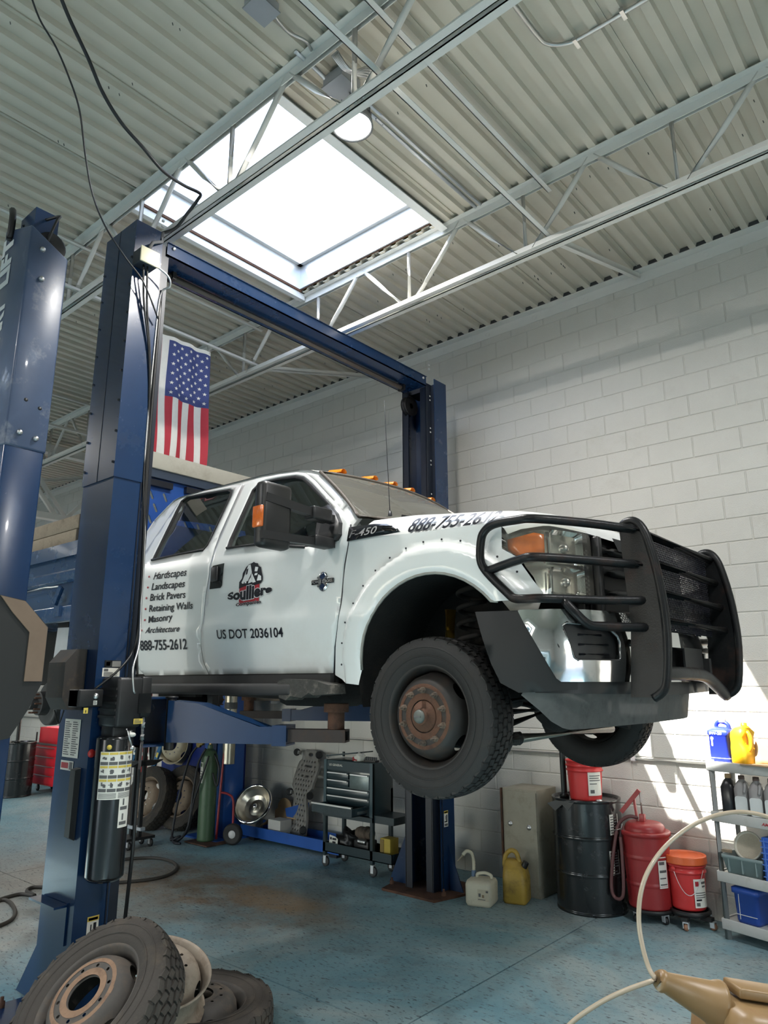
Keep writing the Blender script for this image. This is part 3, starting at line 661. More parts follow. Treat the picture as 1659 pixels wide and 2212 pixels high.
sideq(colN, 2.245, 2.36, 1.90, 1.952, rows=[(.08, .62, .32, .9, inkg)]+rows_text(3, .08, .55))
warn = [(0, .82, 1, 1, yellowl), (.1, .85, .9, .95, inkg), (.55, .30, .80, .75, ink), (.1, .28, .8, .36, ink), (.3, .45, .4, .7, ink), (.1, .05, .9, .2, inkg)]
sideq(colN, 2.29, 2.36, .42, .56, rows=warn, nm='warning_sticker')
sideq(colF, 5.735, 5.80, .56, .70, rows=warn, nm='warning_sticker')
# junction box and conduits on the near column
fb = part('junction_box', MB().box((LX1+.007, 2.19, 4.69), (-4.10, 2.325, 4.795), .006), M('box_dark', (.03, .035, .045), .5), lift)
part('cover', MB().box((-4.10, 2.185, 4.683), (-4.088, 2.33, 4.80), .004), M('cream_plastic', (.62, .58, .42), .5, var=.08), fb)
def path(name, pts, r, mat, parent, n=8): return part(name, MB().tube(smooth_path(pts, 5), r, n), mat, parent)
xw = LX1+.02
path('black_cable', [(-4.14, 2.24, 4.69), (-4.17, 2.28, 4.45), (xw, 2.365, 4.1), (xw-.01, 2.405, 3.7), (xw-.01, 2.41, 3.2), (-4.19, 2.43, 2.9), (-4.18, 2.44, 2.5), (-4.17, 2.44, 2.1), (-4.12, 2.43, 1.9)], .0075, blackp, lift)
path('black_cable', [(-4.14, 2.27, 4.69), (-4.17, 2.31, 4.4), (xw, 2.385, 4.0), (xw-.01, 2.415, 3.5), (-4.20, 2.43, 3.0), (-4.19, 2.45, 2.4), (-4.16, 2.42, 2.1), (-4.10, 2.30, 1.95), (-4.12, 2.15, 1.82)], .007, blackp, lift)
path('flexible_conduit', [(-4.13, 2.325, 4.72), (-4.12, 2.42, 4.68), (-4.14, 2.455, 4.62), (-4.20, 2.42, 4.56), (xw-.01, 2.41, 4.2), (xw-.01, 2.405, 3.6), (xw-.01, 2.415, 3.1), (-4.19, 2.445, 2.8), (-4.17, 2.445, 2.35), (-4.08, 2.40, 2.10), (-4.0, 2.325, 1.95), (-3.985, 2.33, 1.83), (-3.99, 2.345, 1.80)], .0068, alum, lift)
path('black_cable', [(xw-.012, 2.43, 4.6), (xw-.015, 2.43, 3.4), (-4.20, 2.455, 2.4), (-4.20, 2.45, 1.95)], .012, blackp, lift)
path('lock_cable', [(-4.50, 2.11, 1.70), (-4.47, 2.13, 1.62), (-4.42, 2.13, 1.70)], .004, blackp, lift)
part('grey_conduit', MB().tube([onx(352, 503, -4.21), (-4.20, 2.40, 4.98), (-4.15, 2.30, 4.90), (-4.14, 2.26, 4.80)], .012, 8), inkg, lift)
# ================================================================== neighbouring lift at the left edge: white lettering
AX0, AX1, AY0, AY1 = -4.62, -4.20, 1.515, 1.745
lift2 = thing('lift_column', (-4.4, 1.63, 0), 'blue lift column at the left edge with white ROTARY LIFT lettering', 'vehicle lift')
c2 = part('column', MB().box((AX0, AY0, 0), (AX1, AY1, 3.25), .012), blue2 if False else blue, lift2)
em2 = MB().box((AX0-.008, AY0-.008, 3.20), (AX1+.008, AY1+.008, 4.60), .014)
for v in em2.v:
    if v.z > 4: v.z = v.z-4.60+(4.64-.35*(v.x-AX1)-.55*(v.y-AY0))
e2 = part('column_extension', em2, M('scuffed_blue', (.045, .07, .13), .35, var=.25, vs=5, dirt=(.30, .31, .33), ds=4.5, da=.22, coat=.2), lift2)
for y, z in ((1.585, 3.29), (1.68, 3.275), (1.60, 4.30), (1.585, 4.50)): part('bolt', MB().lathe([(0, .02), (.012, .02), (.016, .012), (.018, 0)], 10, Matrix.Translation((AX1+.008, y, z)) @ Matrix.Rotation(PI/2, 4, 'Y')), alum, e2)
for y, z in ((1.60, 3.5), (1.685, 3.47)): part('hole', MB().lathe([(0, .001), (.012, .001), (.012, 0)], 10, Matrix.Translation((AX1+.008, y, z)) @ Matrix.Rotation(PI/2, 4, 'Y')), blackp, e2)
lw_ = M('letter_white', (.58, .60, .58), .5, var=.1)
for wd, z0, z1 in (('LIFT', 4.335, 4.70), ('ROTARY', 3.62, 4.24)):
    part('lettering', text_mb(wd, lambda u, v: Vector((-4.468-.15*v, AY0-.0105, z0+u*(z1-z0))), bold=.055), lw_, e2, 'white block letters running up the column')
path('hose', [(-4.5, AY0-.02, 4.66), (-4.5, AY0-.02, 4.82), (-4.58, AY0, 4.93)], .022, blackp, lift2)
path('hose', [(AX1-.30, AY0+.05, 4.80), (AX1-.12, AY0+.12, 4.80), (AX1-.02, AY0+.16, 4.80), (AX1, AY0+.14, 4.75), (AX1-.01, AY0+.10, 4.58)], .009, blackp, lift2)
part('top_bracket', MB().box((AX0+.08, AY0+.05, 4.58), (AX0+.30, AY1-.03, 4.86)), blue, lift2)
part('sheave', MB().lathe([(0, -.02), (.09, -.02), (.08, 0), (.09, .02), (0, .02)], 20, Matrix.Translation((AX1-.05, AY0+.14, 4.58)) @ Matrix.Rotation(PI/2, 4, 'Y')), blackp, lift2)
cv = MB().prism([(1.52, 2.32), (1.66, 2.30), (1.80, 2.165), (1.80, 1.86), (1.74, 1.72), (1.66, 1.58), (1.52, 1.56)], -4.34, -4.02, axis=0)
part('carriage_cover', cv, M('dusty_tan', (.010, .011, .011), .6, var=.3, vs=5), lift2, 'black cover with a dusty tan front edge')
part('cover_front', MB().prism([(1.53, 2.315), (1.66, 2.295), (1.795, 2.16), (1.795, 1.87), (1.70, 1.87), (1.70, 2.13), (1.60, 2.23)], -4.02, -4.012, axis=0), M('tan_dust', (.17, .12, .085), .8, var=.2), lift2)
part('base_plate', MB().box((-5.0, 1.3, 0), (-4.0, 1.9, .02)), rust, lift2)
# ================================================================== the white crew-cab truck
TY = 4.04
HZ = [(1.6, .93), (1.907, .955), (2.15, .995), (2.45, 1.005), (2.68, 1.0), (2.80, .975), (3.33, .745), (3.42, .70), (3.6, .6)]
_hz = np.linspace(1.4, 3.8, 481); _hw = np.interp(_hz, [a for a, b in HZ], [b for a, b in HZ]); _hw = np.convolve(np.pad(_hw, 12, 'edge'), np.hanning(25)/np.hanning(25).sum(), 'valid')
def hw(z): return float(np.interp(z, _hz, _hw))
def sp(px, py, off=0.0):
    y = 3.05
    for _ in range(30): p = ony(px, py, y); y = TY-hw(p.z)-off
    return p
def xz(L, off=0.0): return [(q.x, q.z) for q in (sp(a, b, off) for a, b in L)]
def planoff(x): return float(np.interp(x, [-2.2, -1.86, -1.70, -1.62, -1.5], [0, 0, .05, .12, .3]))
def S(x, z, off=0.0): return Vector((x, TY-hw(z)-off+planoff(x), z))
truck = thing('utility_truck', (-4.2, TY, 1.3), 'white crew-cab work truck raised on the blue lift', 'truck')
def MIR(mb):
    o = MB(); o.v = [Vector((v.x, 2*TY-v.y, v.z)) for v in mb.v]; o.f = [f[::-1] for f in mb.f]; o.sm = list(mb.sm); return o
def both(name, mb, mat, parent=None, label=None, **k):
    a = part(name, mb, mat, parent or truck, label, **k); part(name, MIR(mb), mat, parent or truck, label, **k); return a
gl_side = glass('side_glass', (.30, .34, .33), .10)
gl_ws = glass('windshield_glass', (.62, .66, .62), .08, haze=.10)
seal = M('window_seal', (.012, .012, .012), .55)
# ---- side outlines (photo pixels carried on to the body side)
FWIN = xz([(491, 1184), (497, 1166), (546, 1058), (563, 1042), (600, 1034), (638, 1028), (656, 1031), (673, 1046), (719, 1096), (716, 1140), (700, 1179), (660, 1182), (627, 1180), (614, 1175), (601, 1171), (560, 1176)])
RWIN = xz([(329, 1210), (392, 1082), (404, 1073), (440, 1066), (496, 1057), (502, 1060), (500, 1070), (449, 1178), (440, 1188)])
BCUT = xz([(524, 1045), (474, 1156), (458, 1203), (452, 1240), (444.6, 1287), (440.6, 1327), (434, 1395), (439, 1429), (451, 1457)])
FCUT = xz([(757, 1133), (753, 1175), (745, 1219), (739.5, 1279), (733.5, 1334), (723.6, 1398), (722.4, 1456)])
ROOF = xz([(688, 1019), (668, 1014.5), (641, 1014), (600, 1019), (560, 1026), (473, 1049), (400, 1069), (384, 1074), (372, 1081), (330, 1124)])
WSB = xz([(771, 1116)])[0]; WST = ROOF[0]
cabx = -5.60
cab_poly = [WSB]+ROOF+[(-5.56, 2.9), (cabx, 2.6), (cabx, 1.93)]+[(-3.06, 1.905)]+FCUT[::-1]
body = part('cab_body', MB().panel(cab_poly, lambda x, z: S(x, z, -.024), [FWIN, RWIN], .09, thick=.03, tdir=(0, 1, 0)), white, truck)
part('cab_body', MIR(MB().panel(cab_poly, lambda x, z: S(x, z, -.024), [FWIN, RWIN], .09)), white, truck)
def shrink(poly, d):
    c = Vector((sum(p[0] for p in poly)/len(poly), sum(p[1] for p in poly)/len(poly))); return [tuple(Vector(p)+(c-Vector(p)).normalized()*d) for p in poly]
fd_top = xz([(524, 1047), (548, 1037), (600, 1025), (640, 1020), (658, 1022), (678, 1037), (748, 1112)])
fd = [(x+.004, z) for x, z in BCUT]+[(-3.06, 1.918)]+[(x-.004, z) for x, z in FCUT[::-1][1:]]
fd = fd[::-1]+fd_top; 
rd_top = xz([(520, 1048), (500, 1049), (440, 1061), (398, 1075), (383, 1090)])
rd = [(x-.005, z) for x, z in BCUT]+[(-5.12, 1.918), (-5.34, 2.05), (-5.40, 2.5), (-5.36, 2.82)]+rd_top[::-1]
def crease(x, z):   # pressed shoulder line and lower body line
    return .006*math.exp(-((z-2.695)/.016)**2)+.010*math.exp(-((z-2.235)/.05)**2)
for nm, poly, win in (('front_door', fd, FWIN), ('rear_door', rd, RWIN)):
    mb = MB().panel(poly, lambda x, z: S(x, z, crease(x, z)), [win], .045, thick=.011, tdir=(0, 1, 0))
    d = part(nm, mb, white, truck); far = part(nm, MIR(MB().panel(poly, lambda x, z: S(x, z, crease(x, z)), [win], .09)), white, truck)
    part('window_glass', MB().panel(shrink(win, -.01), lambda x, z: S(x, z, -.016), [], .12), gl_side, d)
    part('window_glass', MIR(MB().panel(shrink(win, -.01), lambda x, z: S(x, z, -.016), [], .12)), gl_side, far)
    part('window_seal', MB().panel(shrink(win, -.004), lambda x, z: S(x, z, .004), [shrink(win, .02)], .08, thick=.02, tdir=(0, 1, 0)), seal, d)
    part('sill_strip', MB().tube([S(x, z, .006) for x, z in ([FWIN[0]]+FWIN[:10:-1] if nm == 'front_door' else [RWIN[0], RWIN[-1]])], .010, 6), seal, d)
    hx, hz = (-4.195, 2.60) if nm == 'front_door' else (-5.29, 2.60)
    hb = part('handle_recess', MB().panel([(hx-.075, hz-.085), (hx+.055, hz-.085), (hx+.07, hz-.07), (hx+.075, hz+.09), (hx-.055, hz+.085), (hx-.07, hz+.07)], lambda x, z: S(x, z, .0045), [], .05), blackg, d)
    part('door_handle', MB().box((hx-.055, TY-hw(hz)-.022, hz-.035), (hx+.02, TY-hw(hz)-.004, hz+.072), .008), blackp, hb)
seams = MB().tube([S(x, z, -.006) for x, z in BCUT], .005, 5).tube([S(x, z, -.002) for x, z in FCUT], .006, 5)
part('door_seam', seams, ink, truck, kind='stuff')
# ---- roof, windshield
rx = [p[0] for p in ROOF]; rz = [p[1] for p in ROOF]
def roof_f(u, v):
    i = u*(len(ROOF)-1); k = min(int(i), len(ROOF)-2); t = i-k; x = rx[k]*(1-t)+rx[k+1]*t; z = rz[k]*(1-t)+rz[k+1]*t; h = hw(z)-.012; w = 2*v-1
    bow = .09*(1-w*w)*max(0, 1-u*3)
    return (x+bow, TY+w*h, z+.065*(1-abs(w)**2.6)*min(1, .35+u*3))
part('roof', MB().grid(roof_f, 27, 20), white, truck)
part('rear_wall', MB().grid(lambda u, v: (ROOF[-1][0]-.02+(cabx-ROOF[-1][0]-.02)*u**.6, TY+(2*v-1)*(hw(ROOF[-1][1]*(1-u)+1.95*u)-.02), ROOF[-1][1]*(1-u)+1.95*u), 8, 10), white, truck)
def ws_f(u, v):
    w = 2*v-1; zb, zt_ = WSB[1], WST[1]; z = zb+(zt_-zb)*u; h = hw(zb)*(1-u)+(hw(zt_))*u-.018
    x = WSB[0]+(WST[0]-WSB[0])*u+(1-w*w)*(.25*(1-u)+.09*u)+.02*math.sin(PI*u)
    return Vector((x, TY+w*h, z+.02*(1-w*w)*u))
part('windshield', MB().grid(ws_f, 12, 20), gl_ws, truck)
eds = MB()
for v in (0, 1): eds.tube([ws_f(i/8, v)+Vector((0, 0, .004)) for i in range(9)], .011, 6)
for u in (0, 1): eds.tube([ws_f(u, i/16)+Vector((0, 0, .004)) for i in range(17)], .012, 6)
part('windshield_seal', eds, M('ws_seal', (.09, .075, .06), .6), truck)
part('cowl', MB().grid(lambda u, v: ws_f(0, v)+Vector((.05*u-.01, 0, -.012*u-.004)), 2, 16), blackp, truck)
for s in (-1, 1):
    wip = MB().tube([ws_f(.02, .5+.30*s)+Vector((.03, 0, .03)), ws_f(.05, .5+.02*s)+Vector((.03, 0, .035))], .010, 6).bar(ws_f(.03, .5+.36*s)+Vector((.02, 0, .02)), ws_f(.05, .5-.06*s)+Vector((.02, 0, .02)), .012, .02)
    part('wiper', wip, blackp, truck)
for y in (-.50, -.21, 0, .21, .50):
    u = .06; w = y/.70; b = Vector(roof_f(u, (w+1)/2))
    cl = MB().grid(lambda a, c: b+Vector((-.075+.12*a, (.05-.012*a)*math.cos(PI*c)*(1-.25*a*a), .040*math.sin(PI*c)*(1-.35*a)+.002)), 6, 10)
    part('clearance_light', cl, M('amber_lens', (.75, .22, .015), .2, var=.1, coat=.5), truck)
# ---- interior
cloth_i = M('seat_fabric', (.10, .095, .085), .9, var=.15); dash_i = M('dash', (.05, .048, .044), .7)
part('dashboard', MB().box((-3.05, 3.15, 2.35), (-2.75, 4.93, 2.78), .06), dash_i, truck)
for y in (3.5, 4.58):
    part('seat', MB().box((-4.35, y-.26, 2.1), (-4.15, y+.26, 2.95), .07).box((-4.25, y-.26, 2.1), (-3.7, y+.26, 2.3), .06).box((-4.36, y-.13, 2.95), (-4.24, y+.13, 3.14), .05), cloth_i, truck)
part('rear_bench', MB().box((-5.4, 3.2, 2.1), (-5.2, 4.88, 2.98), .07).box((-5.3, 3.2, 2.1), (-4.8, 4.88, 2.35), .06), cloth_i, truck)
part('steering_wheel', MB().tube([Vector((-3.35+.08*math.sin(t), 3.5+.19*math.cos(t), 2.66+.17*math.sin(t))) for t in [2*PI*i/20 for i in range(20)]], .015, 6, closed=True).tube([(-3.35, 3.5, 2.66), (-3.05, 3.5, 2.55)], .03, 8), dash_i, truck)
part('cab_floor', MB().box((-5.55, 3.12, 1.93), (-2.9, 4.96, 1.98)), dash_i, truck)
# ---- hood, fenders
ze = lambda x: float(np.interp(x, [-2.92, -2.38, -1.84, -1.5], [2.70, 2.672, 2.648, 2.60]))
Hh = lambda x: float(np.interp(x, [-2.9, -2.52, -2.0, -1.72, -1.54, -1.40], [.185, .185, .140, .105, .055, .02]))
PLAN = [(-1.93, 3.040), (-1.86, 3.050), (-1.76, 3.075), (-1.69, 3.11), (-1.63, 3.17), (-1.585, 3.28), (-1.555, 3.42), (-1.50, 3.62), (-1.455, 3.85), (-1.445, 4.04)]
def planx(y): return float(np.interp(y if y <= TY else 2*TY-y, [p[1] for p in PLAN], [p[0] for p in PLAN]))
def hood_f(u, v):
    w = 2*v-1; y = TY+w*.975; a = 1-abs(w)
    xr = -2.86+.22*(1-w*w); xf = planx(y)+.01-.03*abs(w)**6; x = xr+(xf-xr)*(1-(1-u)**1.15)
    pr = min(1, a/.10)**.55*.62+min(1, max(0, (a-.05)/.30))**.8*.38
    z = ze(x)+Hh(x)*pr+.022*(1/(1+math.exp(-(a-.56)*40)))*min(1, 4*(1-u))-.055*max(0, (u-.9)/.1)**2
    return Vector((x, y, z))
hood = part('hood', MB().grid(hood_f, 30, 96), white, truck)
part('hood_nose', MB().grid(lambda u, v: hood_f(1, .26+.48*v)+Vector((.012+.03*u, 0, .012-.075*u)), 4, 20), blackp, truck)
AC = Vector((-2.285, 1.915)); AR = .515
ARCH = [(AC.x+AR*math.cos(t), AC.y+AR*math.sin(t)) for t in [deg(180-2-i*7.2) for i in range(20)]]
ARCH = [p for p in ARCH if p[0] < -1.862]+[(-1.862, 2.25)]
fen = FCUT[:1]+[(p[0]+.004, p[1]) for p in FCUT[1:]]+[(-3.04, 1.905), (-2.94, 1.86), (-2.82, 1.85), (-2.795, 1.93)]+ARCH[0:]+[(-1.70, 2.252), (-1.665, 2.285), (-1.775, 2.470), (-1.843, 2.515), (-1.842, 2.63), (-1.86, 2.655), (-2.38, 2.672), (-2.88, 2.70)]
def fen_off(x, z):
    d = (Vector((x, z))-AC).length-AR
    if z < 1.98: d = abs(x+2.79)+.0
    t = max(0, min(1, (.165-d)/.028)); t = t*t*(3-2*t); lip = max(0, 1-d/.03)
    return .042*t-.012*lip*lip+crease(x, z)*(1 if x < -2.6 else 0)
fmb = MB().panel(fen, lambda x, z: S(x, z, fen_off(x, z)), [], .022)
f1 = part('fender', fmb, white, truck); part('fender', MIR(fmb), white, truck)
lipm = MB().tube([S(x, z, .03) for x, z in ARCH], .008, 6)
part('arch_lip', lipm, M('lip_grime', (.30, .29, .26), .7, var=.2), f1)
hol = MB()
for i in range(15):
    t = deg(186-i*10.2); r = AR+.185; x, z = AC.x+r*math.cos(t), AC.y+r*math.sin(t)
    if z > 2.63 or x > -1.70: continue
    hol.lathe([(0, .002), (.006, .002), (.006, 0)], 8, Matrix.Translation(S(x, z, fen_off(x, z))) @ Matrix.Rotation(PI/2, 4, 'X'))
part('trim_hole', hol, ink, f1, kind='stuff')
both('wheel_well', MB().grid(lambda u, v: (AC.x+(AR+.03)*math.cos(deg(200-u*215)), 3.06+.55*v, AC.y+(AR+.03)*math.sin(deg(200-u*215))), 24, 3).prism([(AC.x-.62, 1.95), (AC.x+.62, 1.95), (AC.x+.62, 2.55), (AC.x-.62, 2.55)], 3.60, 3.62, axis=1), under)
# fender vent badge and lettering
em = part('fender_badge', MB().panel([(-2.905, 2.688), (-2.495, 2.690), (-2.52, 2.715), (-2.60, 2.752), (-2.70, 2.768), (-2.905, 2.778)], lambda x, z: Vector((x, TY-1.004-.012+max(0, (z-2.70))*.25, z)), [], .05, thick=.012, tdir=(0, 1, 0)), blackg, truck)
part('badge_letters', text_mb('F-450', lambda u, v: Vector((-2.885+.22*u, TY-1.004-.020+max(0, (.018+.038*v))*.25, 2.706+.045*v)), shear=.25, bold=.01), alum, em)
for i in range(3): part('vent_slot', MB().tube([Vector((-2.64+.02*i, TY-1.010-.010, 2.742-.016*i)), Vector((-2.545+.012*i, TY-1.010-.010, 2.728-.016*i))], .004, 5), blackp, em)
pb = part('engine_badge', MB().lathe([(0, .008), (.040, .008), (.045, .004), (.046, 0)], 24, Matrix.Translation(S(-3.11, 2.465, .001)) @ Matrix.Rotation(PI/2, 4, 'X') @ Matrix.Scale(1.35, 4, (0, 1, 0))), chrome, truck, 'round chrome engine badge')
part('badge_bar', MB().box((-3.205, TY-1.016, 2.450), (-3.015, TY-1.006, 2.480), .003), blackg, pb)
part('badge_letters', text_mb('POWER STROKE', lambda u, v: Vector((-3.198+.176*u, TY-1.0175, 2.456+.018*v)), shear=.2, bold=.01), alum, pb)
for a in (55, 125, 235, 305): part('badge_spoke', MB().box((-.006, -.05, .007), (.006, -.012, .012), T=Matrix.Translation(S(-3.11, 2.465, .001)) @ Matrix.Rotation(PI/2, 4, 'X') @ Matrix.Rotation(deg(a), 4, 'Z')), inkg, pb)
# ---- sign writing on the doors (positions and sizes from the photo)
def sidetext(txt, bl, br, tl, parent_=None, shear=0.0, bold=0.0, mat=None, nm='lettering'):
    a, b, t = (sp(*q, .004) for q in (bl, br, tl)); h = t.z-a.z
    return part(nm, text_mb(txt, lambda u, v: S(a.x+(b.x-a.x)*u+(t.x-a.x if False else 0)*v, a.z+(b.z-a.z)*u+h*v, .005+crease(0, a.z+(b.z-a.z)*u+h*v)), shear, bold), mat or ink, parent_ or truck)
lines = [('Hardscapes', (331, 1252), (403, 1243), (331, 1237), .25), ('Landscapes', (327, 1275), (399, 1267.5), (327, 1260), .15), ('Brick Pavers', (324, 1298), (400, 1291), (324, 1283), .05), ('Retaining Walls', (322, 1321.5), (416, 1314.5), (322, 1307), .05), ('Masonry', (320.5, 1345.5), (372, 1339), (320.5, 1331), .05), ('Architecture', (315.5, 1368), (390, 1364), (315.5, 1355), .28)]
for txt, bl, br, tl, sh in lines:
    sidetext(txt, bl, br, tl, None, sh, .014); c = sp(bl[0]-8, bl[1]-6, .006)
    part('bullet', MB().lathe([(0, .001), (.009, .001), (.009, 0)], 14, Matrix.Translation(S(c.x, c.z, .006+crease(0, c.z))) @ Matrix.Rotation(PI/2, 4, 'X')), redink, truck)
sidetext('888-755-2612', (303, 1405), (404.5, 1402), (303, 1383.5), bold=.018); sidetext('US DOT 2036104', (469.7, 1380), (612, 1376), (469.7, 1360.5), bold=.014)
def hoodtext(u, v):
    x = -2.465+.585*u; z = ze(x)+.012+(.088-.020*u)*v; y = TY-.984+.022*v+.035*v*v
    return Vector((x+.02*v, y, z))
part('lettering', text_mb('888-755-2612', hoodtext, .12, .018), ink, hood)
# logo: house over a red block with bulging company name
lg_c = sp(541, 1270); lx = lambda u: lg_c.x+(u)*.30
def LG(u, v, o=.006): x = lg_c.x+u*.235; z = lg_c.z+v*.175; return S(x, z, o+crease(0, z))
logo = part('logo', MB().panel([(-.48, -.62), (.42, -.62), (.42, .16), (-.48, .16)], lambda u, v: LG(u, v, .0055), [], .2), redink, truck, 'black, red and white company logo with a house')
whv = M('white_vinyl', (.70, .71, .70), .4); 
hse = [(-.50, .02), (-.50, .28), (-.38, .42), (-.36, .62), (-.22, .84), (-.10, .93), (.02, .96), (.12, 1.0), (.20, .94), (.30, .92), (.34, .82), (.46, .74), (.50, .55), (.56, .36), (.56, .22), (.48, .12), (.1, .06), (-.2, .10)]
part('house', MB().panel(hse, lambda u, v: LG(u, v, .0065), [], .15), ink, logo)
for poly in ([(-.34, .34), (-.12, .90), (-.02, .92), (.06, .60), (-.10, .28), (-.40, .24)], [(.06, .58), (.26, .20), (.12, .18), (.02, .40)], [(.20, .80), (.34, .76), (.30, .60), (.18, .62)], [(.36, .48), (.48, .40), (.50, .24), (.30, .24)], [(.2, .54), (.32, .54), (.30, .46), (.18, .46)], [(-.06, .30), (.06, .46), (.10, .22), (-.08, .18)]):
    part('house_light', MB().panel(poly, lambda u, v: LG(u, v, .0072), [], .2), whv, logo)
for u0 in (-.36, -.24): part('house_window', MB().panel([(u0, .20), (u0+.08, .20), (u0+.08, .30), (u0+.04, .34), (u0, .30)], lambda u, v: LG(u, v, .0078), [], .2), whv, logo)
part('house_window', MB().panel([(-.22, .52), (-.14, .56), (-.10, .78), (-.18, .74)], lambda u, v: LG(u, v, .0078), [], .2), ink, logo)
def bulge(u, v, k=1.0):
    w = 2*u-1; b = 1-.62*abs(w)**1.6; return (w*1.0, -.20+.05*w+(v-.42)*.50*b*k)
for k, mt, o in ((1.0, whv, .0080), (1.0, ink, .0088)):
    part('company_name', text_mb('Soulliere', lambda u, v: LG(*bulge(u, v), o), 0, .085 if mt is whv else .05), mt, logo)
for mt, o, bd in ((whv, .0080, .06), (ink, .0088, .03)):
    part('company_name', text_mb('Companies', lambda u, v: LG(-.60+1.14*u, -.66+.03*u+.155*v*(1-.3*(2*u-1)**2), o), 0, bd), mt, logo)
# ---- mirror
mr = part('mirror_head', MB().box((-3.12, 2.478, 2.60), (-3.03, 2.70, 2.985), .03), M('mirror_plastic', (.011, .0105, .010), .42, var=.25, vs=30), truck, 'large black towing mirror')
part('mirror_arm', MB().bar((-3.05, 2.50, 2.885), (-3.035, 3.03, 2.84), .045, .050).bar((-3.05, 2.48, 2.665), (-3.03, 3.03, 2.685), .045, .046).box((-3.09, 2.84, 2.815), (-3.0, 3.0, 2.895), .012).box((-3.09, 2.86, 2.655), (-3.0, 3.02, 2.72), .012), blackp, mr)
part('mirror_base', MB().panel(xz([(698, 1100), (716, 1092), (732, 1110), (740, 1130), (739, 1155), (732, 1168), (700, 1178), (690, 1176)]), lambda x, z: S(x, z, .035), [], .08, thick=.04, tdir=(0, 1, 0)), blackp, truck)
part('turn_signal', MB().box((-3.117, 2.470, 2.71), (-3.034, 2.49, 2.835), .008), M('amber_dark', (.62, .13, .015), .18, var=.3, vs=60, coat=.5), mr)
part('mirror_glass', MB().box((-3.125, 2.50, 2.63), (-3.119, 2.68, 2.955)), chrome, mr)
part('mirror_head', MIR(MB().box((-3.12, 2.478, 2.60), (-3.03, 2.70, 2.985), .03).bar((-3.05, 2.5, 2.885), (-3.035, 3.03, 2.84), .045, .05)), blackp, truck)
part('antenna', MB().tube([sp(812, 1113)+Vector((0, .13, .03)), sp(812, 1113)+Vector((-.045, .13, .78))], [.003, .0018], 6).lathe([(0, .03), (.008, .03), (.014, 0)], 10, Matrix.Translation(sp(812, 1113)+Vector((0, .13, .02)))), ink, truck)
# ---- front end: headlights, grille, bumper
pcum = [0.0]
for i in range(1, len(PLAN)): pcum.append(pcum[-1]+(Vector(PLAN[i])-Vector(PLAN[i-1])).length)
def PL(s, d=0.0):    # point on the plan curve at arc length s, pushed inwards by d
    x = float(np.interp(s, pcum, [p[0] for p in PLAN])); y = float(np.interp(s, pcum, [p[1] for p in PLAN]))
    x2 = float(np.interp(s+.01, pcum, [p[0] for p in PLAN])); y2 = float(np.interp(s+.01, pcum, [p[1] for p in PLAN]))
    t = Vector((x2-x, y2-y)); t = t.normalized() if t.length > 1e-6 else Vector((0, 1)); return x-t.y*d, y+t.x*d
def PS(s, z, d=0.0): x, y = PL(s, d); return Vector((x, y, z))
sof = lambda y: float(np.interp(y, [p[1] for p in PLAN], pcum)); SH = sof(3.42)
lamp_o = [(.09, 2.62), (.09, 2.515), (.165, 2.468), (.30, 2.275), (SH, 2.275), (SH+.015, 2.30), (SH+.008, 2.59), (SH-.02, 2.62), (.30, 2.645)]
def mirror_each(nm, mbf, mat, parents=None, **k):
    r = []
    for i in range(2):
        mb = mbf(); r.append(part(nm, mb if i == 0 else MIR(mb), mat, parents[i] if parents else truck, **k))
    return r
hls = mirror_each('headlight', lambda: MB().panel(lamp_o, lambda s, z: PS(s, z, .05), [], .05), M('headlight_reflector', (.70, .69, .64), .18, .85, var=.1, vs=20), label='large clear stacked headlight')
mirror_each('lens', lambda: MB().panel(lamp_o, lambda s, z: PS(s, z, -.004), [], .05), glass('headlight_lens', (.93, .92, .87), .06, haze=.06), hls)
mirror_each('amber_marker', lambda: MB().panel([(.105, 2.565), (.105, 2.51), (.19, 2.45), (.295, 2.455), (.295, 2.585), (.25, 2.592)], lambda s, z: PS(s, z, .022), [], .04, thick=.01, tdir=(.3, .9, 0)), M('amber_reflector', (.70, .17, .02), .25, var=.3, vs=30, coat=.4), hls)
for z0, z1 in ((2.44, 2.61), (2.285, 2.42)):
    def bowl(u, v, z0=z0, z1=z1): s = .34+(SH-.36)*u; z = z0+(z1-z0)*v; r = max(abs(2*u-1), abs(2*v-1)); return PS(s, z, .022+.055*max(0, 1-r**3))
    mirror_each('reflector_bowl', lambda: MB().grid(bowl, 12, 10), chrome, hls); mirror_each('bulb_shield', lambda z0=z0, z1=z1: MB().lathe([(0, .02), (.018, .015), (.022, 0), (.02, -.02)], 12, Matrix.Translation(PS(.34+(SH-.36)*.5, (z0+z1)/2, .045)) @ Matrix.Rotation(PI/2, 4, 'Y')), alum, hls)
    mirror_each('flute', lambda z0=z0, z1=z1: MB().box((-.004, -.006, z0+.01), (.004, .006, z1-.02), T=Matrix.Translation(PS(.325, 0, .01))), chrome, hls)
part('grille', MB().grid(lambda u, v: PS(sof(3.43)+(pcum[-1]-sof(3.43))*u, 2.15+.46*v, .02), 10, 4).join(MIR(MB().grid(lambda u, v: PS(sof(3.43)+(pcum[-1]-sof(3.43))*u, 2.15+.46*v, .02), 10, 4))), blackp, truck)
gr = truck.children[-1]
for z in (2.20, 2.31, 2.42, 2.53): part('grille_bar', MB().tube([PS(sof(3.5)+(pcum[-1]-sof(3.5))*i/6, z, -.005) for i in range(7)]+[Vector((PS(sof(3.5)+(pcum[-1]-sof(3.5))*i/6, z, -.005).x, 2*TY-PS(sof(3.5)+(pcum[-1]-sof(3.5))*i/6, z, -.005).y, z)) for i in range(5, -1, -1)], .022, 8), M('grille_grey', (.06, .06, .058), .5), gr)
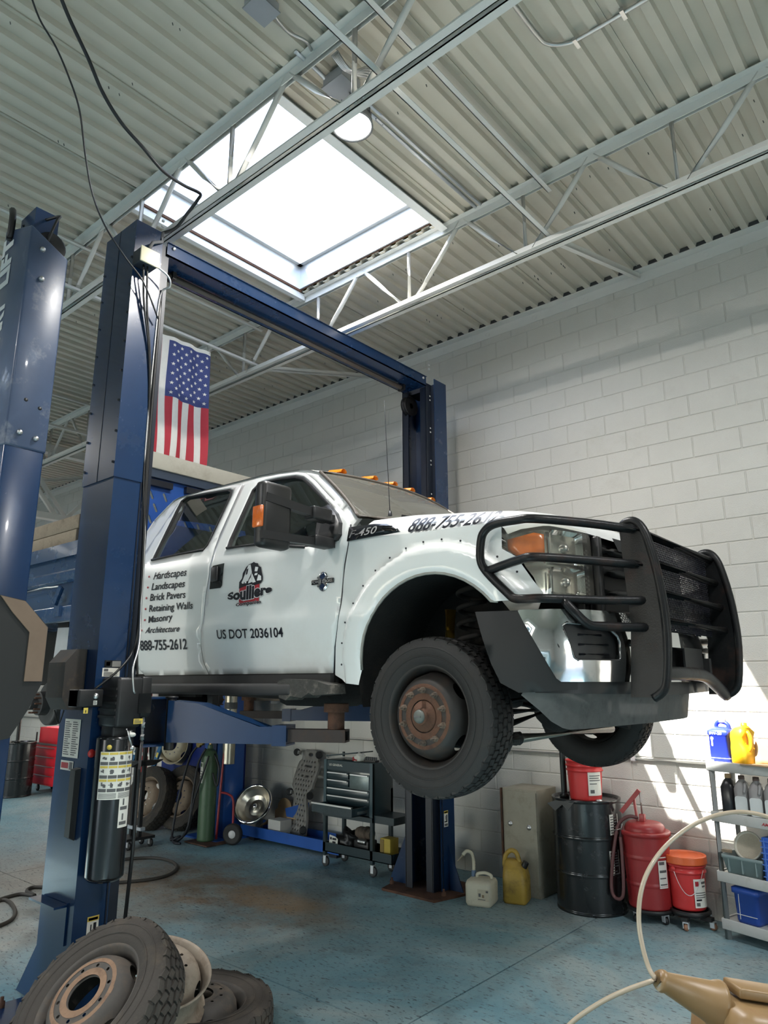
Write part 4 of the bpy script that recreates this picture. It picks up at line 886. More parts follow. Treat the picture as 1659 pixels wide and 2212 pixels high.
for y in (3.46, 4.62): part('grille_frame', MB().box((planx(3.46)-.01, y-.025, 2.16), (planx(3.46)+.035, y+.025, 2.60), .012), blackp, gr)
BPL = [(-1.98, 2.985), (-1.86, 2.99), (-1.70, 3.01), (-1.58, 3.06), (-1.48, 3.17), (-1.43, 3.32), (-1.405, 3.50), (-1.375, 3.80), (-1.365, 4.04)]
bcum = [0.0]
for i in range(1, len(BPL)): bcum.append(bcum[-1]+(Vector(BPL[i])-Vector(BPL[i-1])).length)
def BS(s, z, d=0.0):
    x = float(np.interp(s, bcum, [p[0] for p in BPL])); y = float(np.interp(s, bcum, [p[1] for p in BPL])); x2 = float(np.interp(s+.02, bcum, [p[0] for p in BPL])); y2 = float(np.interp(s+.02, bcum, [p[1] for p in BPL]))
    t = Vector((x2-x, y2-y)); t = t.normalized() if t.length > 1e-6 else Vector((0, 1)); bul = .03*math.sin(PI*max(0, min(1, (z-1.84)/.36)))
    return Vector((x-t.y*d+t.y*bul*.6, y+t.x*d-t.x*bul*.6, z))
bs = lambda y: float(np.interp(y, [p[1] for p in BPL], bcum)); E_ = bcum[-1]
part('bumper_end', MB().panel([(0, 2.205), (.33, 2.195), (.50, 1.865), (.50, 1.83), (.22, 1.815), (.13, 1.86), (.09, 1.95)], lambda s, z: BS(s, z, .004), [], .06), M('valance_black', (.016, .0165, .017), .55, spec=.3), truck)
part('bumper_end', MIR(MB().panel([(0, 2.205), (.33, 2.195), (.50, 1.865), (.50, 1.83), (.22, 1.815), (.13, 1.86), (.09, 1.95)], lambda s, z: BS(s, z, .004), [], .06)), M('valance_black', (.016, .0165, .017), .55, spec=.3), truck)
fog = [(.445, 2.10), (.44, 2.12), (.46, 2.135), (.68, 2.13), (.76, 2.08), (.775, 2.05), (.77, 1.975), (.755, 1.962), (.50, 1.962), (.485, 1.975)]
ctr = [(.90, 2.045), (E_+.001, 2.045), (E_+.001, 1.93), (.915, 1.93), (.90, 1.945)]
chp = [(.235, 2.195), (.24, 2.20), (.86, 2.195), (.93, 2.13), (E_, 2.13), (E_, 2.045), (.90, 2.045), (.90, 1.945), (.915, 1.93), (E_, 1.93), (E_, 1.865), (.42, 1.865), (.40, 1.88)]
bum = mirror_each('bumper', lambda: MB().panel(chp, lambda s, z: BS(s, z), [fog], .05), chrome, label='chrome front bumper')
mirror_each('fog_lamp_cover', lambda: MB().panel(shrink(fog, -.005), lambda s, z: BS(s, z, .028), [], .06), blackp, bum)
mirror_each('fog_recess_edge', lambda: MB().tube([BS(s, z, .006) for s, z in fog], .009, 6, closed=True), M('dark_chrome', (.25, .25, .25), .2, .9), bum)
for z in (2.08, 2.035, 1.99): mirror_each('cover_rib', lambda z=z: MB().tube([BS(.52, z, .022), BS(.70 if z < 2.06 else .66, z, .022)], .006, 6), ink, bum)
mirror_each('bumper_lower', lambda: MB().panel([(.30, 1.868), (E_, 1.868), (E_, 1.80), (.30, 1.815)], lambda s, z: BS(s, z, .012), [], .08), blackp, bum)
mirror_each('air_intake', lambda: MB().grid(lambda u, v: BS(.86+(E_-.86)*u, 1.90+.17*v, .06), 4, 2), blackp, bum)
part('tow_hook', MB().tube([(-1.44, 3.62, 1.93), (-1.32, 3.62, 1.93), (-1.30, 3.62, 1.88), (-1.34, 3.62, 1.85)], .014, 8), blackp, truck)
part('license_bracket', MB().box((-1.36, 4.10, 1.90), (-1.35, 4.40, 2.05)), blackp, truck)
part('bumper_top', MB().grid(lambda u, v: BS(.2+(E_-.2)*u, 2.197, .14*v), 12, 3).join(MIR(MB().grid(lambda u, v: BS(.2+(E_-.2)*u, 2.197, .14*v), 12, 3))), blackp, truck)
AD = [(-1.80, 2.99), (-1.68, 3.04), (-1.60, 3.18), (-1.56, 3.4), (-1.53, 4.04)]
def adf(u, v):
    w = abs(2*u-1); y = TY+(2*u-1)*1.02; x = float(np.interp(TY-1.02*w, [p[1] for p in AD], [p[0] for p in AD])); zt = 1.84; zb = 1.645+.16*max(0, (w-.80)/.2)**2
    return Vector((x-.03*v, y, zt+(zb-zt)*v))
part('air_dam', MB().grid(adf, 40, 5), M('air_dam_plastic', (.10, .10, .097), .75, var=.3, vs=20, dirt=(.05, .05, .05), ds=9, da=.3), truck)
part('radiator_support', MB().box((-1.66, 3.47, 2.0), (-1.60, 4.61, 2.60)), blackp, truck)
part('fender_bracket', MB().panel([(-1.86, 2.255), (-1.68, 2.26), (-1.70, 2.20), (-1.76, 2.185), (-1.82, 2.20)], lambda x, z: S(x, z, -.01), [], .05, thick=.01, tdir=(0, 1, 0)), M('primer_grey', (.36, .36, .33), .7), truck)
# ---- brush guard
gd = part('brush_guard', MB().prism([(q.x, q.z) for q in (ony(a, b, 3.45) for a, b in [(1341, 1150), (1346, 1134), (1357, 1127), (1370, 1127), (1384, 1138), (1398, 1165), (1420, 1240), (1436, 1330), (1441, 1400), (1439, 1470), (1430, 1494), (1412, 1507), (1366, 1506), (1366, 1345), (1352, 1240)])], 3.432, 3.468, axis=1), guardm, truck, 'black tubular brush guard with two upright plates')
part('upright_plate', MIR(MB().prism([(q.x, q.z) for q in (ony(a, b, 3.45) for a, b in [(1341, 1150), (1346, 1134), (1357, 1127), (1370, 1127), (1384, 1138), (1398, 1165), (1420, 1240), (1436, 1330), (1441, 1400), (1439, 1470), (1430, 1494), (1412, 1507), (1366, 1506), (1366, 1345), (1352, 1240)])], 3.432, 3.468, axis=1)), guardm, gd)
ed = [ony(a, b, 3.45) for a, b in [(1341, 1150), (1346, 1134), (1357, 1127), (1370, 1127), (1384, 1138), (1398, 1165), (1420, 1240), (1436, 1330), (1441, 1400), (1439, 1470), (1430, 1494), (1412, 1507)]]
em_ = MB().tube(smooth_path(ed, 3), .024, 8); part('edge_tube', em_, guardm, gd); part('edge_tube', MIR(em_), guardm, gd)
def wing():
    r = .022
    loop = smooth_path([(-1.30, 3.45, 2.60), (-1.46, 3.22, 2.62), (-1.63, 3.0, 2.63), (-1.72, 2.975, 2.632), (-1.84, 2.97, 2.628), (-1.905, 2.98, 2.60), (-1.93, 2.985, 2.55), (-1.935, 2.985, 2.46), (-1.90, 2.985, 2.395), (-1.78, 2.975, 2.28), (-1.74, 2.972, 2.252), (-1.68, 2.97, 2.245), (-1.60, 3.01, 2.245), (-1.45, 3.24, 2.245), (-1.30, 3.45, 2.25)], 4)
    return [MB().tube(loop, r, 10), MB().tube(smooth_path([(-1.30, 3.45, 2.425), (-1.46, 3.22, 2.435), (-1.62, 2.99, 2.44), (-1.70, 2.97, 2.435), (-1.90, 2.985, 2.40)], 4), r, 10), MB().tube(smooth_path([(-1.55, 3.08, 2.245), (-1.50, 3.10, 2.18), (-1.46, 3.15, 2.125), (-1.42, 3.22, 2.118), (-1.30, 3.45, 2.12)], 4), r, 10)]
for w_ in wing(): part('wing_tube', w_, guardm, gd); part('wing_tube', MIR(w_), guardm, gd)
for z, x in ((2.60, -1.315), (2.455, -1.30), (2.305, -1.285), (2.165, -1.275)): part('cross_tube', MB().tube([(x, 3.44, z), (x, 4.64, z)], .024, 10), guardm, gd)
part('cross_tube', MB().tube(smooth_path([(-1.28, 3.45, 1.90), (-1.26, 3.7, 1.905), (-1.27, 4.1, 1.90), (-1.29, 4.35, 1.86), (-1.31, 4.63, 1.79)], 5), .034, 10), guardm, gd)
part('cross_tube', MB().tube([(-1.40, 3.45, 2.05), (-1.40, 4.63, 2.05)], .02, 8), guardm, gd)
scr = MB(); ya, yb_, za, zb_ = 3.47, 4.61, 2.13, 2.60; n = 0; stp = .024
for sgn in (1, -1):
    c = ya-(zb_-za)
    while c < yb_:
        pts = []
        z0, z1 = za, zb_
        y0 = c if sgn > 0 else c+(zb_-za); y1 = c+(zb_-za) if sgn > 0 else c
        p, q = Vector((y0, z0)), Vector((y1, z1))
        def clip(p, q):
            if p.x > q.x: p, q = q, p
            if q.x < ya or p.x > yb_: return None
            if p.x < ya: p = p+(q-p)*((ya-p.x)/(q.x-p.x))
            if q.x > yb_: q = p+(q-p)*((yb_-p.x)/(q.x-p.x))
            return p, q
        r = clip(p, q)
        if r and (r[1]-r[0]).length > .01: scr.bar((-1.345, r[0].x, r[0].y), (-1.345, r[1].x, r[1].y), .0032, .005, up=(1, 0, 0))
        c += stp
part('mesh_screen', scr, ink, gd, kind='stuff')
part('mounting_arm', MB().box((-1.60, 3.56, 1.86), (-1.34, 3.60, 2.0)).box((-1.60, 4.48, 1.86), (-1.34, 4.52, 2.0)), under, gd)
# ---- wheels
def treadblocks(R, rows, n, wtot, h, gap, zig=0.0):
    mb = MB(); rw = wtot/rows
    for r in range(rows):
        z0 = -wtot/2+r*rw+gap/2; z1 = -wtot/2+(r+1)*rw-gap/2
        for i in range(n):
            t0 = 2*PI*(i+.5*(r % 2))/n+gap/(2*R); t1 = 2*PI*(i+1+.5*(r % 2))/n-gap/(2*R); k = zig*(1 if i % 2 else -1); vs = []
            cr = lambda z: -.012*(abs(z)/(wtot/2))**3
            for rr in (R-.004, R+h):
                for t, z in ((t0, z0+k), (t1, z0-k), (t1+zig*.9, (z0+z1)/2), (t1, z1-k), (t0, z1+k), (t0+zig*.9, (z0+z1)/2)): q = rr+cr(z); vs.append((q*math.cos(t), q*math.sin(t), z))
            mb.add(vs, [(6, 7, 8, 11), (11, 8, 9, 10), (0, 1, 7, 6), (1, 2, 8, 7), (2, 3, 9, 8), (3, 4, 10, 9), (4, 5, 11, 10), (5, 0, 6, 11)])
    return mb
TP = [(.246, -.078), (.258, -.094), (.29, -.107), (.325, -.113), (.355, -.110), (.380, -.100), (.392, -.094), (.397, -.088), (.398, 0)]
TP = TP+[(r, -z) for r, z in TP[-2::-1]]
RIMP = [(.246, .072), (.260, .080), (.264, .092), (.257, .096), (.247, .086), (.236, .070), (.228, .045), (.226, .0)]
DISC = [(.228, -.035), (.226, -.005), (.221, .030), (.212, .065), (.199, .092), (.187, .110), (.176, .120), (.166, .1245), (.140, .125), (.100, .125)]
def disc_mb(bore=.080):
    P = DISC+[(bore, .125), (bore, .112)]; cum = [0.0]
    for i in range(1, len(P)): cum.append(cum[-1]+(Vector(P[i])-Vector(P[i-1])).length)
    R0 = .195
    def fn(u, s): r = float(np.interp(s, cum, [p[0] for p in P])); z = float(np.interp(s, cum, [p[1] for p in P])); t = u/R0; return Vector((r*math.cos(t), r*math.sin(t), z))
    hs = [ell(R0*(2*PI*(i+.5)/5), .086, .044, .030, 16) for i in range(5)]
    hs += [ell(R0*(2*PI*(i+.5)/10), cum[-4]+.012, .009*R0/.130, .009, 7) for i in range(10)]
    return MB().panel([(0, 0), (2*PI*R0, 0), (2*PI*R0, cum[-1]), (0, cum[-1])], fn, hs, .03)
def wheel(name, label, rub, rimm, tread, hub, parent=None, cat='tyre', group=None, flm=None):
    """built round the local z axis, outer side up; returns the root"""
    root = thing(name, (0, 0, 0), label, cat, group) if parent is None else parent
    ty = part('tyre', MB().lathe(TP, 64), rub, root)
    part('tread', treadblocks(.398, *tread), rub, ty, kind='stuff')
    for r in (.30, .345): part('sidewall_ring', MB().lathe([(r, .112 if r > .32 else .110), (r+.004, .1155), (r+.008, .112)], 48), rub, ty)
    rm = part('rim', MB().lathe(RIMP+[(.226, -.07), (.245, -.085)], 48), rimm, root)
    part('disc', disc_mb(), rimm, rm)
    part('flange_face', MB().lathe([(.0825, .1262), (.115, .1265)], 40).lathe([(.143, .1265), (.158, .1262), (.166, .1235)], 40), flm or rimm, rm)
    if hub:
        h = part('hub', MB().lathe([(0, .160), (.040, .160), (.044, .153), (.046, .133), (.074, .131), (.079, .120), (.079, -.05)], 28), rust, root)
        part('hub_cap', MB().lathe([(0, .175), (.020, .175), (.030, .171), (.034, .163), (.034, .155)], 24), M('hub_grey', (.10, .11, .10), .55, .2, var=.3, vs=30), h)
        part('hub_lock_dial', MB().box((-.019, -.004, .174), (.019, .004, .179)), inkg, h)
        for i in range(10):
            t = 2*PI*(i+.5)/10; T = Matrix.Translation((.130*math.cos(t), .130*math.sin(t), .125))
            part('lug_nut', MB().lathe([(0, .042), (.006, .042), (.0065, .022), (.013, .020), (.014, .006), (.018, .002), (.018, 0)], 6, T, smooth=False), rustd, root)
    return root
def empty_child(name, parent, loc, rot):
    o = bpy.data.objects.new(name, None); COL.objects.link(o); o.parent = parent; o.location = Vector(loc)-ORG[parent]; o.rotation_euler = rot; ORG[o] = Vector((0, 0, 0)); return o
WZ = 1.695
wn = empty_child('front_wheel', truck, (-2.305, 3.105, WZ), (PI/2, 0, 0)); wheel('x', None, rubber, M('black_rim', (.013, .011, .0095), .6, var=.4, vs=14, dirt=(.055, .032, .02), ds=7, da=.38), (5, 58, .20, .008, .009, .004), True, parent=wn, flm=rust)
wf = empty_child('front_wheel', truck, (-2.305, 2*TY-3.105, WZ), (-PI/2, 0, 0)); wheel('x', None, rubber, MATS['black_rim'], (5, 58, .20, .008, .009, .004), True, parent=wf, flm=rust)
# ---- axle, steering, springs, frame
part('axle_tube', MB().tube([(-2.305, 3.2, WZ), (-2.305, 4.88, WZ)], .052, 14).lathe([(0, -.14), (.08, -.13), (.135, -.06), (.15, 0), (.135, .06), (.08, .13), (0, .14)], 20, Matrix.Translation((-2.305, 4.42, WZ)) @ Matrix.Rotation(PI/2, 4, 'Y')), under, truck)
tr_ = part('tie_rod', MB().tube([(-1.955, 3.30, 1.585), (-1.945, 4.42, 1.585)], .026, 12), M('rod_steel', (.33, .31, .27), .4, .8, var=.25, vs=12), truck)
part('rod_end', MB().tube([(-1.956, 3.16, 1.585), (-1.955, 3.31, 1.585)], [.03, .034], 10).lathe([(0, -.05), (.02, -.05), (.035, -.02), (.035, .03), (0, .05)], 10, Matrix.Translation((-1.957, 3.19, 1.58))).lathe([(0, -.045), (.02, -.045), (.034, 0), (.02, .045), (0, .045)], 10, Matrix.Translation((-1.957, 3.28, 1.585)) @ Matrix.Rotation(PI/2, 4, 'X')), under, tr_)
part('drag_link', MB().tube([(-2.02, 3.25, 1.64), (-2.0, 4.0, 1.75), (-1.98, 4.7, 1.80)], .022, 8), under, truck)
for s in (-1, 1):
    y = TY+s*.60
    part('coil_spring', MB().tube([(-2.30+.078*math.cos(t), y+.078*math.sin(t), 1.86+.54*t/(2*PI*6)) for t in [2*PI*6*i/100 for i in range(101)]], .014, 7), under, truck)
    part('shock_absorber', MB().tube([(-2.50, y+s*.02, 1.70), (-2.46, y, 2.05)], .022, 10).tube([(-2.462, y, 2.04), (-2.45, y, 2.28)], .034, 12), M('shock_yellow', (.42, .24, .02), .5, var=.2), truck)
    part('steering_knuckle', MB().box((-2.38, y+s*.12-.05, 1.52), (-2.2, y+s*.12+.05, 1.88), .03).tube([(-2.25, y+s*.12, 1.60), (-1.96, y+s*.10, 1.59)], .028, 8), under, truck)
    part('radius_arm', MB().tube([(-2.3, TY+s*.5, 1.66), (-3.3, TY+s*.42, 1.86)], .035, 8).tube([(-2.3, TY+s*.5, 1.74), (-1.85, TY+s*.47, 1.80)], .03, 8), under, truck)
    part('frame_rail', MB().box((-9.2, TY+s*.43-.04, 1.84), (-1.55, TY+s*.43+.04, 2.06)), under, truck)
    part('fan_shroud_side', MB().box((-2.0, TY+s*.62-.01, 1.86), (-1.6, TY+s*.62+.01, 2.5)), under, truck)
part('engine_block', MB().box((-3.0, 3.68, 1.83), (-1.75, 4.40, 2.55), .06).box((-2.7, 3.80, 1.70), (-2.45, 4.28, 1.85), .05).box((-4.6, 3.86, 1.80), (-2.95, 4.22, 2.1), .07), under, truck)
part('crossmember', MB().box((-1.95, 3.45, 1.72), (-1.78, 4.62, 1.82), .02), under, truck); part('crossmember', MB().box((-3.5, 3.45, 1.78), (-3.35, 4.62, 1.86)), under, truck)
part('fuel_tank', MB().box((-4.15, 3.58, 1.70), (-3.55, 3.95, 1.92), .06), under, truck)
part('exhaust_pipe', MB().tube(smooth_path([(-2.9, 4.35, 1.85), (-3.5, 4.30, 1.74), (-4.4, 4.32, 1.76), (-6.0, 4.3, 1.80)], 5), .05, 10), under, truck)
rb_ = part('running_board', MB().box((-5.35, 2.955, 1.785), (-3.30, 3.11, 1.858), .018).box((-5.5, 3.05, 1.84), (-3.05, 3.09, 1.912)), M('step_black', (.022, .022, .022), .6, var=.3, vs=15), truck)
part('broken_end', MB().prism([(-3.42, 1.868), (-3.36, 1.885), (-3.12, 1.88), (-2.98, 1.85), (-2.97, 1.80), (-3.10, 1.79), (-3.14, 1.805), (-3.20, 1.775), (-3.30, 1.785), (-3.34, 1.76), (-3.40, 1.775)], 2.962, 3.10, axis=1), M('torn_plastic', (.045, .043, .038), .8, var=.4, vs=25, dirt=(.20, .18, .15), ds=14, da=.35, bump=.5, bs=40), rb_)
part('rocker_panel', MB().box((-5.55, 3.085, 1.86), (-3.05, 3.12, 1.93)), under, truck)
# ---- dump body behind the cab
DY0, DY1 = 2.84, 5.24
db = part('dump_body', MB().box((-9.6, DY0+.02, 2.40), (-5.78, DY1-.02, 2.48)).box((-9.6, DY0+.01, 2.48), (-5.78, DY0+.06, 3.06)).box((-9.6, DY1-.06, 2.48), (-5.78, DY1-.01, 3.06)), M('body_blue', (.020, .055, .13), .25, var=.2, vs=5, coat=.4, dirt=(.012, .02, .03), ds=5, da=.25), truck, 'dark blue steel dump body')
bb = MATS['body_blue']
part('side_rail', MB().prism([(DY0-.035, 2.93), (DY0+.02, 2.945), (DY0+.02, 3.06), (DY0-.02, 3.06)], -9.6, -5.80, axis=0), bb, db)
part('side_rail', MB().prism([(DY0-.03, 2.70), (DY0-.05, 2.72), (DY0-.05, 2.79), (DY0+.02, 2.83), (DY0+.02, 2.70)], -9.6, -5.80, axis=0), bb, db)
part('side_rail', MB().box((-9.6, DY0-.045, 2.37), (-5.80, DY0+.03, 2.50), .012), bb, db)
part('latch_rod', MB().tube([(-7.2, DY0-.06, 2.66), (-6.35, DY0-.06, 2.68), (-6.1, DY0-.06, 2.67)], .008, 6), alum, db)
part('latch', MB().bar((-6.13, DY0-.06, 2.52), (-6.05, DY0-.055, 2.66), .03, .05).box((-6.12, DY0-.07, 2.41), (-6.02, DY0-.04, 2.50)), bb, db)
for i, (a, b) in enumerate(((3.055, 3.175), (3.18, 3.305))): part('side_board', MB().box((-9.6, DY0, a), (-6.0+.03*i, DY0+.045, b), .004), wood, db)
part('yellow_tag', MB().box((-6.07, DY0-.003, 3.01), (-6.02, DY0, 3.05)), yellowl, db)
HBX = -5.79
slots = []
for r in range(5):
    for c in range(7):
        cy_ = 3.12+.145*c+.05*(r % 2)+.10*(1 if c > 3 else 0); cz = 3.10+.115*r
        a = deg(118); d_ = Vector((math.cos(a), math.sin(a)))*.035; nrm = Vector((-d_.y, d_.x)).normalized()*.013; p = Vector((cy_, cz))
        slots.append([tuple(p+d_+nrm), tuple(p+d_*1.35), tuple(p+d_-nrm), tuple(p-d_-nrm), tuple(p-d_*1.35), tuple(p-d_+nrm)])
part('headboard', MB().panel([(DY0, 2.45), (DY1, 2.45), (DY1, 3.72), (DY0, 3.72)], lambda y, z: Vector((HBX, y, z)), slots, .25, smooth=False, thick=.008, tdir=(-1, 0, 0)), blue2, db)
part('cab_shield', MB().box((HBX-.12, DY0, 3.72), (HBX+.05, DY1, 3.80)), M('shield_dark', (.03, .045, .07), .5), db)
part('shield_beam', MB().box((HBX-.02, 3.0, 3.80), (HBX+.07, DY1+.02, 3.955), .006), M('shield_cream', (.42, .39, .31), .6, var=.12, vs=6, dirt=(.30, .27, .2), ds=4, da=.3), db)
for y in (3.35, 3.75, 4.15): part('shield_rib', MB().box((HBX-.1, y, 3.64), (HBX+.05, y+.25, 3.70)), ink, db)
part('lettering', text_mb('KARG', lambda u, v: Vector((HBX+.0715, 4.40+.30*u, 3.835+.08*v)), bold=.02), M('faded_print', (.24, .23, .20), .7), db)
# rear axle without its wheels
for s in (-1, 1):
    y = TY+s*.86; T = Matrix.Translation((-6.86, y, 1.68)) @ Matrix.Rotation(PI/2*s*-1, 4, 'X')
    part('brake_drum', MB().lathe([(0, .21), (.05, .21), (.055, .14), (.105, .13), (.11, .05), (.185, .045), (.20, .03), (.20, -.05), (.12, -.06)], 32, T), M('brake_steel', (.055, .055, .055), .6, .5, var=.4, vs=14), truck)
    for i in range(10): part('wheel_stud', MB().lathe([(0, .07), (.008, .07), (.008, 0)], 7, T @ Matrix.Translation((.085*math.cos(.63*i), .085*math.sin(.63*i), .12))), rust, truck)
    part('spring_pack', MB().box((-7.6, TY+s*.52-.04, 1.78), (-6.1, TY+s*.52+.04, 1.86)).box((-7.2, TY+s*.52-.04, 1.72), (-6.5, TY+s*.52+.04, 1.78)), under, truck)
part('axle_tube', MB().tube([(-6.86, 3.2, 1.68), (-6.86, 4.88, 1.68)], .06, 12).lathe([(0, -.18), (.1, -.16), (.18, 0), (.1, .16), (0, .18)], 16, Matrix.Translation((-6.86, TY, 1.68)) @ Matrix.Rotation(PI/2, 4, 'Y')), under, truck)
part('mud_plate', MB().prism([(-6.49, 2.35), (-6.18, 2.34), (-6.3, 1.90), (-6.53, 1.90)], 2.995, 3.005, axis=1), galv, truck)
part('subframe', MB().box((-9.4, TY-.5, 2.06), (-5.8, TY+.5, 2.40)).box((-6.5, 3.0, 2.25), (-6.3, 3.5, 2.40)), under, truck)
# ================================================================== things standing along the wall
def Rz(a): return Matrix.Rotation(a, 4, 'Z')
def Tr(*p): return Matrix.Translation(p)
def rpoly(w, d, r, n=4):
    o = []
    for cx, cy, a in ((w/2-r, d/2-r, 0), (-w/2+r, d/2-r, 90), (-w/2+r, -d/2+r, 180), (w/2-r, -d/2+r, 270)): o += arc(cx, cy, r, deg(a), deg(a+90), n)
    return o
def loft(secs, cap=True, smooth=True):
    """rings (w, d, z, corner radius, dx, dy) joined into a bottle-like body"""
    mb = MB(); rings = []
    for s in secs:
        w, d, z, r = s[:4]; dx = s[4] if len(s) > 4 else 0; dy = s[5] if len(s) > 5 else 0
        rings.append([(x+dx, y+dy, z) for x, y in rpoly(w, d, min(r, w/2.01, d/2.01), 4)])
    n = len(rings[0]); fs = []
    for i in range(len(rings)-1): fs += [(i*n+j, i*n+(j+1) % n, (i+1)*n+(j+1) % n, (i+1)*n+j) for j in range(n)]
    if cap: fs += [tuple(range(n))[::-1], tuple((len(rings)-1)*n+j for j in range(n))]
    return mb.add([p for r in rings for p in r], fs, smooth)
def caster(root, x, y, h=.10, r=.04, mat=None, ang=0):
    T = Tr(x, y, 0) @ Rz(ang)
    c = part('caster', MB().lathe([(0, -.014), (r*.8, -.014), (r, -.010), (r, .010), (r*.8, .014), (0, .014)], 18, T @ Tr(0, .012, r) @ Matrix.Rotation(PI/2, 4, 'X')), mat or blackp, root)
    part('fork', MB().box((-.018, -.022, r*.7), (.018, -.016, h), T=T @ Tr(0, .012, 0)).box((-.018, .016, r*.7), (.018, .022, h), T=T @ Tr(0, .012, 0)).box((-.02, -.022, h-.008), (.02, .022, h), T=T @ Tr(0, .012, 0)), galv, c)
# --- beige steel cabinet
cabm = M('weathered_steel', (.33, .30, .235), .7, var=.15, vs=5, dirt=(.20, .175, .13), ds=7, da=.3, bump=.4, bs=45)
cb_ = thing('steel_cabinet', (-3.63, 6.3, 0), 'weathered beige steel cabinet against the wall left of the black drum', 'cabinet')
part('body', MB().box((-3.815, 6.125, .0), (-3.452, 6.50, .905), .006), cabm, cb_)
part('door', MB().box((-3.79, 6.108, .03), (-3.455, 6.124, .885), .004), cabm, cb_)
part('hinge_edge', MB().box((-3.832, 6.112, .02), (-3.816, 6.135, .90)), rust, cb_)
for x, z in ((-3.73, .60), (-3.535, .585)): part('lock', MB().lathe([(0, .012), (.012, .012), (.020, .006), (.024, 0)], 14, Tr(x, 6.108, z) @ Matrix.Rotation(PI/2, 4, 'X')), alum, cb_)
# --- white jug with bent spout
jm = M('milky_plastic', (.58, .54, .42), .5, var=.1, vs=7, dirt=(.30, .25, .17), ds=9, da=.25)
jg = thing('plastic_jug', (-3.80, 5.71, 0), 'grubby white plastic jug with a ribbed bent spout, on the floor by the far post', 'jug', rot=(0, 0, .28))
part('body', loft([(.21, .23, 0, .03), (.235, .25, .02, .04), (.235, .25, .165, .04), (.22, .235, .19, .05), (.12, .14, .20, .05)]), jm, jg)
part('handle', MB().tube(smooth_path([(.085, .02, .195), (.08, .02, .225), (.02, .02, .238), (-.04, .02, .225), (-.045, .02, .20)], 5), .014, 8), jm, jg)
part('cap', MB().lathe([(0, .245), (.02, .245), (.022, .195)], 14, Tr(-.085, .05, 0)), M('cap_blue', (.12, .18, .28), .5), jg)
sp_ = smooth_path([(-.085, .05, .24), (-.085, .05, .32), (-.095, .03, .385), (-.13, .0, .405), (-.16, -.02, .375)], 8)
part('ribbed_spout', MB().tube(sp_, [.017 if i % 2 else .0125 for i in range(len(sp_))], 10), jm, jg); part('spout_tip', MB().tube([(-.155, -.018, .38), (-.20, -.045, .325)], [.010, .008], 8), jm, jg)
sticker(jg, (.0, -.1265, .05), (.10, -.1265, .05), (.10, -.1265, .14), (.0, -.1265, .14), [(.1, .35, .3, .65, inkg), (.4, .3, .6, .55, M('brown_print', (.22, .16, .10), .7)), (.75, .75, .95, .92, inkg), (.05, .1, .7, .16, inkg)], M('dirty_label', (.50, .45, .34), .7, var=.15, vs=25))
# --- yellow fuel can
ym = M('oily_yellow', (.42, .27, .045), .45, var=.25, vs=8, dirt=(.14, .08, .03), ds=6, da=.5)
yc = thing('fuel_can', (-3.595, 5.955, 0), 'oil-stained yellow plastic can with a loop handle in front of the cabinet', 'can', rot=(0, 0, .30))
part('body', loft([(.19, .20, 0, .03), (.215, .225, .02, .045), (.215, .225, .20, .05), (.20, .20, .27, .06, -.005), (.13, .12, .33, .05, -.03), (.06, .06, .345, .03, -.04)]), ym, yc)
part('handle', MB().tube(smooth_path([(-.10, -.01, .27), (-.09, -.01, .36), (-.04, -.01, .41), (.01, -.01, .395), (.035, -.01, .32)], 6), .020, 10), ym, yc)
part('cap', MB().lathe([(0, .05), (.026, .05), (.028, 0)], 16, Tr(.075, -.02, .285) @ Matrix.Rotation(deg(28), 4, 'Y')), blackp, yc)
# --- black oil drum
def drum(name, label, loc, r, h, mat, cat='drum', group=None):
    d = thing(name, loc, label, cat, group); T = Tr(*loc)
    part('shell', MB().lathe([(0, .02), (r-.012, .02), (r-.008, 0), (r+.004, 0), (r+.004, .018), (r, .022), (r, h*.34-.012), (r+.011, h*.34), (r, h*.34+.012), (r, h*.66-.012), (r+.011, h*.66), (r, h*.66+.012), (r, h-.022), (r+.004, h-.018), (r+.004, h), (r-.010, h), (r-.012, h-.018), (0, h-.018)], 56, T), mat, d)
    return d
drm = M('drum_black', (.012, .014, .015), .22, var=.3, vs=5, dirt=(.045, .045, .045), ds=7, da=.2, coat=.2)
dr = drum('oil_drum', 'tall glossy black oil drum with a red bucket on top', (-3.02, 6.225, 0), .29, .89, drm)
part('bung', MB().lathe([(0, .02), (.025, .02), (.03, 0)], 12, Tr(-2.84, 6.1, .872)), galv, dr)
sticker(dr, (-2.755, 6.09, .62), (-2.732, 6.20, .62), (-2.732, 6.20, .78), (-2.755, 6.09, .78), rows_text(7, .05, .95)); sticker(dr, (-2.765, 6.07, .30), (-2.735, 6.18, .30), (-2.735, 6.18, .50), (-2.765, 6.07, .50), rows_text(9, .05, .95, seed=5))
part('peeling_film', MB().prism([(-3.24, .845), (-3.16, .875), (-2.99, .875), (-3.05, .80), (-3.10, .845), (-3.17, .79)], 5.932, 5.936, axis=1), M('film_grey', (.05, .05, .05), .5), dr)
pp = thing('drum_pump_pipe', (-3.19, 6.16, .872), 'upright dark pump tube standing in the black drum', 'pump')
part('pipe', MB().lathe([(.0, 0), (.042, 0), (.042, .03), (.026, .035), (.026, .62), (0, .62)], 16, Tr(-3.19, 6.16, .872)), M('pump_dark', (.03, .035, .035), .35, .6), pp)
